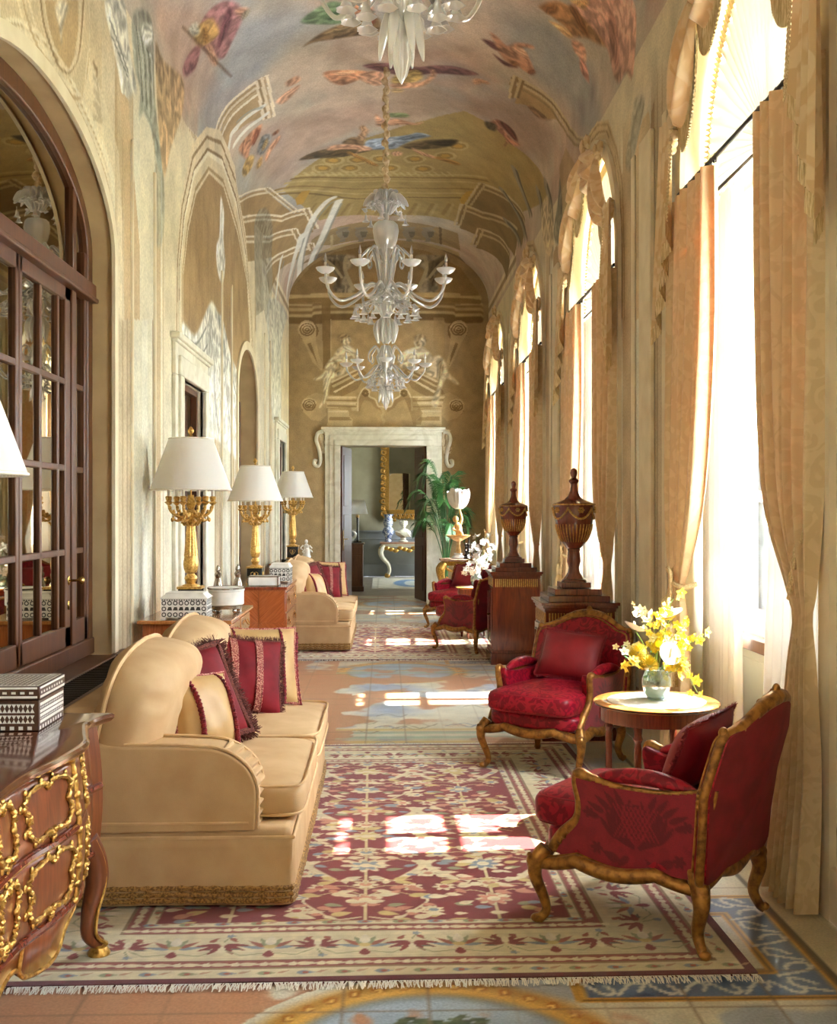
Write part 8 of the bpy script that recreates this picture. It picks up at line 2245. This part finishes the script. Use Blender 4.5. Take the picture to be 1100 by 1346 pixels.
ch = make_chandelier('blown glass chandelier hanging in the middle of the hall, seen whole with its silk sleeve', (.0, 12.0, 2.70), 6.35 - 2.70)
ch2 = dup(ch, 'blown glass chandelier overhead near the camera, only its lowest drops in view', (.054, 3.85, 3.10))
for o in kids(ch2):
    if o.name.startswith('silk_sleeve'):
        zz_ = 278 * .00811
        nm = MB().tube([(.012 * sin(k * .9), .012 * cos(k * .9), zz_ + (6.35 - 3.10 - zz_) * k / 60) for k in range(61)], [.030 + .012 * sin(k * 1.55) for k in range(61)], 10).build('silk_sleeve', M['rope'], ch2)
        bpy.data.objects.remove(o)
# ================================================================ the end of the hall
t = thing('console_table', 'carved gilt console table with a marble top beside the palm', 'console table', (1.20, 18.12, 0))
MB().box((0, 0, .835), (.66, .44, .03)).build('marble_top', P('pink_marble', (214, 186, 164), (190, 150, 126), rough=.2, scale=8, dist=2), t, bevel=.006)
b = MB().box((0, 0, .78), (.60, .38, .07))
b.tube(cr([(-.28, -.19, .74), (-.15, -.20, .66), (0, -.2, .72), (.15, -.20, .66), (.28, -.19, .74)], 6), .022, 8)
b.build('apron', M['gilt'], t, bevel=.01)
for sx in (-1, 1):
    for sy in (-1, 1):
        p = cr([(sx * .26, sy * .17, .77), (sx * .32, sy * .21, .68), (sx * .30, sy * .2, .52), (sx * .22, sy * .14, .36), (sx * .20, sy * .12, .2), (sx * .25, sy * .16, .06), (sx * .28, sy * .18, .02)], 6)
        l = MB().tube(p, [interp(k, [0, 6, 12, 24, 36], [.05, .065, .05, .028, .035]) for k in range(len(p))], 10)
        l.tube(cr([(sx * .27, sy * .19, .50), (sx * .21, sy * .19, .45), (sx * .18, sy * .19, .50), (sx * .22, sy * .19, .54)], 5), .018, 8)
        l.build('leg', M['gilt'], t)
t = thing('shell_compote', 'white shell bowl held up by a gilt putto, on the gilt console', 'centrepiece', (1.165, 18.06, .851))
MB().lathe([(.11, 0), (.12, .02), (.09, .04), (.06, .07), (.075, .09)], n=20).build('base', M['white'], t)
b = MB().lathe([(.03, .08), (.045, .12), (.03, .22), (.035, .28), (.06, .29), (.19, .36), (.2, .38), (.185, .38), (.06, .31), (0, .31)], n=28); b.build('dish', P('ivory_gilt', (226, 190, 130), (190, 140, 74), rough=.35, metal=.3, scale=20), t)
b = MB().tube(cr([(0, 0, .31), (.01, 0, .42), (-.005, 0, .52), (-.02, 0, .58)], 5), [interp(k, [0, 5, 10, 15], [.04, .055, .06, .03]) for k in range(16)], 10)
b.ell((-.045, -.02, .635), (.048, .05, .055), 12, 8); b.tube(cr([(.03, 0, .55), (.055, 0, .64), (.03, .0, .74), (.02, 0, .80)], 5), [.026, .026, .025, .024, .024, .022, .022, .02, .02, .02, .018, .018, .018, .018, .018, .02], 8)
b.tube(cr([(-.04, 0, .54), (-.085, -.03, .48), (-.03, -.05, .45)], 5), .02, 8); b.tube(cr([(.02, -.02, .34), (.05, -.06, .40), (.0, -.05, .46)], 5), .028, 8)
b.build('putto', P('ivory_putto', (220, 182, 126), (190, 144, 84), rough=.4, scale=14), t)
def shf(u, v):
    a = 2 * pi * u; rim = .06 * abs(sin(a * 1.0 + .4)) + .03 * sin(5 * a); r = .175 * sin(pi / 2 * min(1, v * 1.05)) ** .8 * (1 + .05 * cos(16 * a) * v)
    return (r * cos(a), r * sin(a) * .75, .80 + .25 * (1 - cos(pi / 2 * v)) + rim * v ** 2)
MB().grid(shf, 64, 12, cu=True).build('shell', M['white'], t, solid=.008, angle=180)
t = thing('bronze_stand', 'small dark bronze figural stand in front of the shell centrepiece', 'figurine', (1.33, 18.0, .851))
b = MB().lathe([(.09, 0), (.095, .02), (.07, .035), (.03, .05)], n=16)
for k in range(3):
    a = 2 * pi * k / 3 + .3; ca, sa = cos(a), sin(a)
    b.tube(cr([(.08 * ca, .08 * sa, .03), (.05 * ca, .05 * sa, .09), (.07 * ca, .07 * sa, .15), (.045 * ca, .045 * sa, .2)], 5), [.018 + .006 * sin(j) for j in range(16)], 8); b.ell((.062 * ca, .062 * sa, .225), (.026, .026, .03), 8, 6)
b.tube([(0, 0, .04), (0, 0, .33)], .014, 8); b.build('figure', M['iron'], t)
# palm
t = thing('potted_palm', 'tall green palm in a dark pot in the corner right of the doorway', 'plant', (1.02, 18.95, 0))
MB().lathe([(0, 0), (.17, 0), (.2, .05), (.23, .36), (.245, .38), (.22, .38), (.2, .34), (0, .34)], n=28).build('pot', M['pot'], t)
rp_ = random.Random(12)
for k in range(15):
    a = [2.6, 3.4, 2.0, 4.0, 3.0, 1.0, .2, 5.6, 4.6, 2.2, 3.7, .6, 5.0, 1.5, 6.0][k]; up = [1.95, 1.75, 1.7, 1.35, 1.5, 1.75, 1.2, 1.5, 1.6, 1.15, 1.05, .95, 1.0, 1.35, 1.1][k]; out = [.42, .5, .35, .62, .62, .4, .62, .45, .4, .62, .6, .6, .45, .45, .55][k]
    ca, sa = cos(a) * (.62 if cos(a) > 0 else 1.), sin(a) * .45
    ht = up * 1.10
    q = cr([(.02 * ca, .02 * sa, .34), (.08 * ca, .08 * sa, .34 + ht * .45), (out * .5 * ca, out * .5 * sa, .34 + ht * .9), (out * .85 * ca, out * .85 * sa, .34 + ht * .97), (out * 1.1 * ca, out * 1.1 * sa, .34 + ht * .82)], 18)
    b = MB().tube(q, [max(.003, .011 * (1 - j / len(q))) for j in range(len(q))], 6)
    n = len(q)
    for j in range(int(n * .42), n, 1):
        p = q[j]; tg = (q[min(j + 1, n - 1)] - q[j - 1]).normalized(); sd = tg.cross(Vector((0, 0, 1))).normalized(); f_ = (j - n * .42) / (n * .58); L_ = .38 * (1 - .6 * f_) * (.6 + .4 * min(1, f_ * 5))
        for s_ in (-1, 1):
            d = (sd * s_ * .8 + tg * .75 + Vector((0, 0, -.22 + rp_.uniform(-.1, .1)))).normalized(); w = tg.cross(d).normalized() ; w2 = d.cross(w).normalized() * .012
            b.add([p - w2 * .4, p + d * L_ * .5 - w2 + Vector((0, 0, .01)), p + d * L_ + Vector((0, 0, -.25 * L_)), p + d * L_ * .5 + w2 + Vector((0, 0, .01))], [(0, 1, 2, 3)])
    b.build('frond', M['leafg'], t, angle=180)

# ================================================================ things in the room beyond the doorway
FW = R1
t = thing('wall_mirror', 'tall mirror in a carved gilt frame seen through the doorway', 'mirror', (.72, FW - .03, 0))
MB().box((0, 0, 2.75), (1.3, .02, 2.3)).build('glass', M['mirror'], t)
b = MB().box((-.69, -.02, 2.75), (.10, .06, 2.5)).box((.69, -.02, 2.75), (.10, .06, 2.5)).box((0, -.02, 1.58), (1.4, .06, .10)).box((0, -.02, 3.92), (1.4, .06, .10))
rm = random.Random(6)
for sx in (-1, 1):
    for k in range(17):
        z = 1.52 + k * .15; x = sx * .78
        b.tube(cr([(sx * .73, -.05, z - .06), (x + sx * .05, -.06, z - .02), (x + sx * .03, -.06, z + .05), (x - sx * .03, -.06, z + .03), (x - sx * .01, -.07, z)], 4), [.03, .032, .03, .03, .028, .028, .026, .026, .024, .022, .02, .02, .018, .016, .015, .014, .012], 7)
        b.ell((x + rm.uniform(-.06, .06), -.06, z + rm.uniform(-.05, .05)), (.045, .03, .05), 8, 6)
for k in range(15):
    x = -.75 + k * .107
    for zz_ in (1.48, 4.0):
        b.tube(cr([(x - .05, -.05, zz_ + .04), (x, -.06, zz_ - .05), (x + .05, -.06, zz_ - .02), (x + .02, -.06, zz_ + .03)], 4), .026, 7); b.ell((x + .03, -.06, zz_ - .07 + rm.uniform(-.04, .04)), (.045, .03, .04), 8, 6)
b.build('gilt_frame', M['gilt'], t)
t = thing('console_table', 'white and gilt carved console table under the mirror in the far room', 'console table', (.62, FW - .32, -.005))
MB().box((0, 0, .835), (1.52, .56, .04)).build('top', P('far_console_marble', (196, 160, 132), (160, 116, 92), rough=.3, scale=6), t, bevel=.008)
MB().box((0, 0, .775), (1.42, .5, .09)).build('apron', M['marble'], t, bevel=.008)
b = MB()
for k in range(12): b.ell((-.6 + k * .109, -.26, .715 - .03 * (k % 3)), (.075, .03, .05), 8, 6)
b.build('gilt_carving', M['gilt'], t)
for sx in (-1, 1):
    for sy in (-1, 1):
        q = cr([(sx * .66, sy * .21, .76), (sx * .74, sy * .25, .64), (sx * .70, sy * .23, .48), (sx * .56, sy * .19, .32), (sx * .53, sy * .18, .16), (sx * .58, sy * .21, .04)], 6)
        l = MB().tube(q, [interp(j, [0, 8, 16, 30], [.07, .065, .045, .035]) for j in range(len(q))], 10).build('leg', M['marble'], t)
        MB().ell((sx * .58, sy * .21, .045), (.07, .06, .05), 10, 8).ell((sx * .74, sy * .25, .68), (.05, .05, .07), 8, 6).build('gilt_foot', M['gilt'], l)
t = thing('floor_vase', 'tall blue and white porcelain vase at the left end of the far console', 'vase', (.06, FW - .36, .852))
def bw(name):
    m, nt, out = _nt(name); L = nt.links; b_ = _n(nt, 'ShaderNodeBsdfPrincipled'); b_.inputs['Roughness'].default_value = .15
    nz = _n(nt, 'ShaderNodeTexNoise'); nz.inputs['Scale'].default_value = 20; nz.inputs['Distortion'].default_value = 2; L.new(_coords(nt), nz.inputs['Vector'])
    r = _ramp(nt, [(.46, (60, 82, 140)), (.52, (214, 220, 228))]); L.new(nz.outputs['Fac'], r.inputs['Fac']); L.new(r.outputs[0], b_.inputs['Base Color']); L.new(b_.outputs[0], out.inputs[0]); return m
MB().lathe([(.0, 0), (.09, 0), (.08, .03), (.07, .09), (.085, .14), (.13, .19), (.145, .25), (.12, .32), (.085, .36), (.10, .40), (.12, .46), (.11, .54), (.085, .60), (.11, .64), (.12, .67), (.10, .67)], n=32).build('body', bw('blue_and_white_porcelain'), t)
t = thing('bust', 'white marble bust standing on the far console beside the blue vase', 'sculpture', (.42, FW - .36, .852))
b = MB().lathe([(.11, 0), (.12, .02), (.07, .05), (.06, .10), (.09, .13)], n=20); b.build('socle', M['marble'], t)
b = MB().ell((0, 0, .22), (.19, .11, .11), 18, 12).tube([(0, 0, .28), (.01, -.02, .36)], [.06, .05], 12).ell((.01, -.03, .42), (.068, .082, .095), 16, 12)
for k in range(24):
    a = 2 * pi * k / 12; b.ell((.01 + .07 * cos(a), .0 + .06 * sin(a), .44 + .04 * (k // 12) + .01 * sin(3 * a)), (.034, .034, .034), 8, 6)
b.ell((.01, -.115, .415), (.016, .02, .022), 8, 6); b.ell((.01, -.1, .375), (.03, .02, .02), 8, 6)
for k in range(5): b.tube(cr([(-.18 + k * .06, -.05, .25), (-.05 + k * .04, -.12, .2), (.05 + k * .03, -.1, .13)], 5), .02, 7)
b.build('figure', M['marble'], t)
t = thing('cabinet', 'dark wooden cabinet just inside the doorway on the left', 'cabinet', (-.76, 22.85, -.005))
MB().box((0, 0, .48), (.60, .5, .92)).build('body', M['walnut'], t, bevel=.006)
MB().box((0, 0, .955), (.65, .55, .03)).build('top', M['darkwood'], t, bevel=.006); MB().box((0, 0, .05), (.64, .54, .1)).build('base', M['darkwood'], t, bevel=.006)
for sx in (-1, 1):
    MB().box((sx * .145, -.252, .42), (.26, .012, .6)).build('door', M['walnut'], t, bevel=.004); MB().box((sx * .145, -.252, .83), (.26, .012, .13)).build('drawer', M['walnut'], t, bevel=.004)
t = thing('table_lamp', 'lamp with plain white shade and dark column on the cabinet in the far room', 'lamp', (-.575, 22.9, .967))
MB().lathe([(.0, 0), (.09, 0), (.09, .02), (.03, .04), (.022, .06), (.022, .50), (.032, .51), (.03, .56), (.01, .57), (.008, .86), (0, .86)], n=20).build('column', M['black'], t)
MB().lathe([(.024, .50), (.036, .51), (.034, .55), (.02, .57)], n=16).build('brass_collar', M['brass'], t)
MB().lathe([(.215, .58), (.145, .86)], n=40).build('shade', M['shade'], t, angle=180)
t = thing('swan_figurine', 'white porcelain swan on the cabinet in the far room', 'figurine', (-.73, 22.72, .967))
b = MB().ell((0, 0, .07), (.10, .06, .06), 14, 10).tube(cr([(.08, 0, .09), (.12, 0, .16), (.09, 0, .23), (.06, 0, .25), (.09, 0, .26)], 5), [.03 - .0009 * k for k in range(21)], 8).ell((.10, 0, .255), (.03, .02, .02), 8, 6)
for s_ in (-1, 1): b.tube(cr([(.04, s_ * .05, .09), (-.05, s_ * .07, .15), (-.12, s_ * .05, .19)], 5), [.035, .035, .035, .032, .03, .026, .022, .018, .014, .01, .006], 8)
b.build('figure', M['white'], t)
t = thing('rug', 'pale rug with a blue medallion on the floor of the far room', 'rug', (.65, 25.0, -.004))
xs = np.linspace(-.95, .95, 60); ys = np.linspace(-1.9, 1.9, 60); C_ = Canvas(xs, ys, (206, 200, 178)); C_.poly([(-.85, -1.7), (.85, -1.7), (.85, 1.7), (-.85, 1.7)], (176, 170, 140)); C_.poly([(-.8, -1.6), (.8, -1.6), (.8, 1.6), (-.8, 1.6)], (212, 206, 184)); C_.ell((-.05, 0), (.45, 1.3), (90, 130, 170)); C_.ell((-.05, 0), (.2, .9), (190, 196, 190)); C_.c *= (1 + (C_.noise(.2, 5) - .5) * .25)[..., None]
painted_mesh('pile', M['rug'], xs, ys, C_.c, lambda X, Y: (X, Y, .008 + 0 * X)).parent = t
t = thing('bench_end', 'small gilt footed dark stool left of the far console', 'stool', (-.52, 25.2, -.005)) if False else None

# ================================================================ the garden outside the windows
rgd = random.Random(21)
def shrub(label, loc, h, r):
    t = thing('garden_shrub', label, 'shrub', loc, 0, 'shrubs in the garden')
    MB().tube(cr([(0, 0, 0), (.05, .02, h * .3), (-.05, .05, h * .6)], 6), [.10 - .005 * k for k in range(13)], 8).build('trunk', M['bark'], t)
    b = MB()
    for k in range(2200):
        d = Vector((rgd.gauss(0, 1), rgd.gauss(0, 1), rgd.gauss(0, 1))).normalized() * rgd.uniform(.5, 1.05); p = Vector((d.x * r, d.y * r, h * .52 + d.z * h * .5)); n_ = Vector((rgd.uniform(-1, 1), rgd.uniform(-1, 1), rgd.uniform(-1, 1))).normalized(); u = n_.orthogonal().normalized() * .15; v = n_.cross(u)
        b.add([p - u, p + v * .6, p + u, p - v * .6], [(0, 1, 2, 3)])
    b.build('leaves', M['garden'], t)
shrub('tall leafy garden shrub seen faintly through the gap of the nearest window', (7.7, 21.5, -.3), 4.6, 1.5)
shrub('second leafy garden shrub farther off, behind the first', (9.8, 27.0, -.3), 5.6, 1.9)
struct(MB().box((22, 12, -.35), (30, 70, .1)).build('ground_garden', P('garden_gravel', (190, 184, 160), (150, 160, 110), rough=.9, scale=1)))
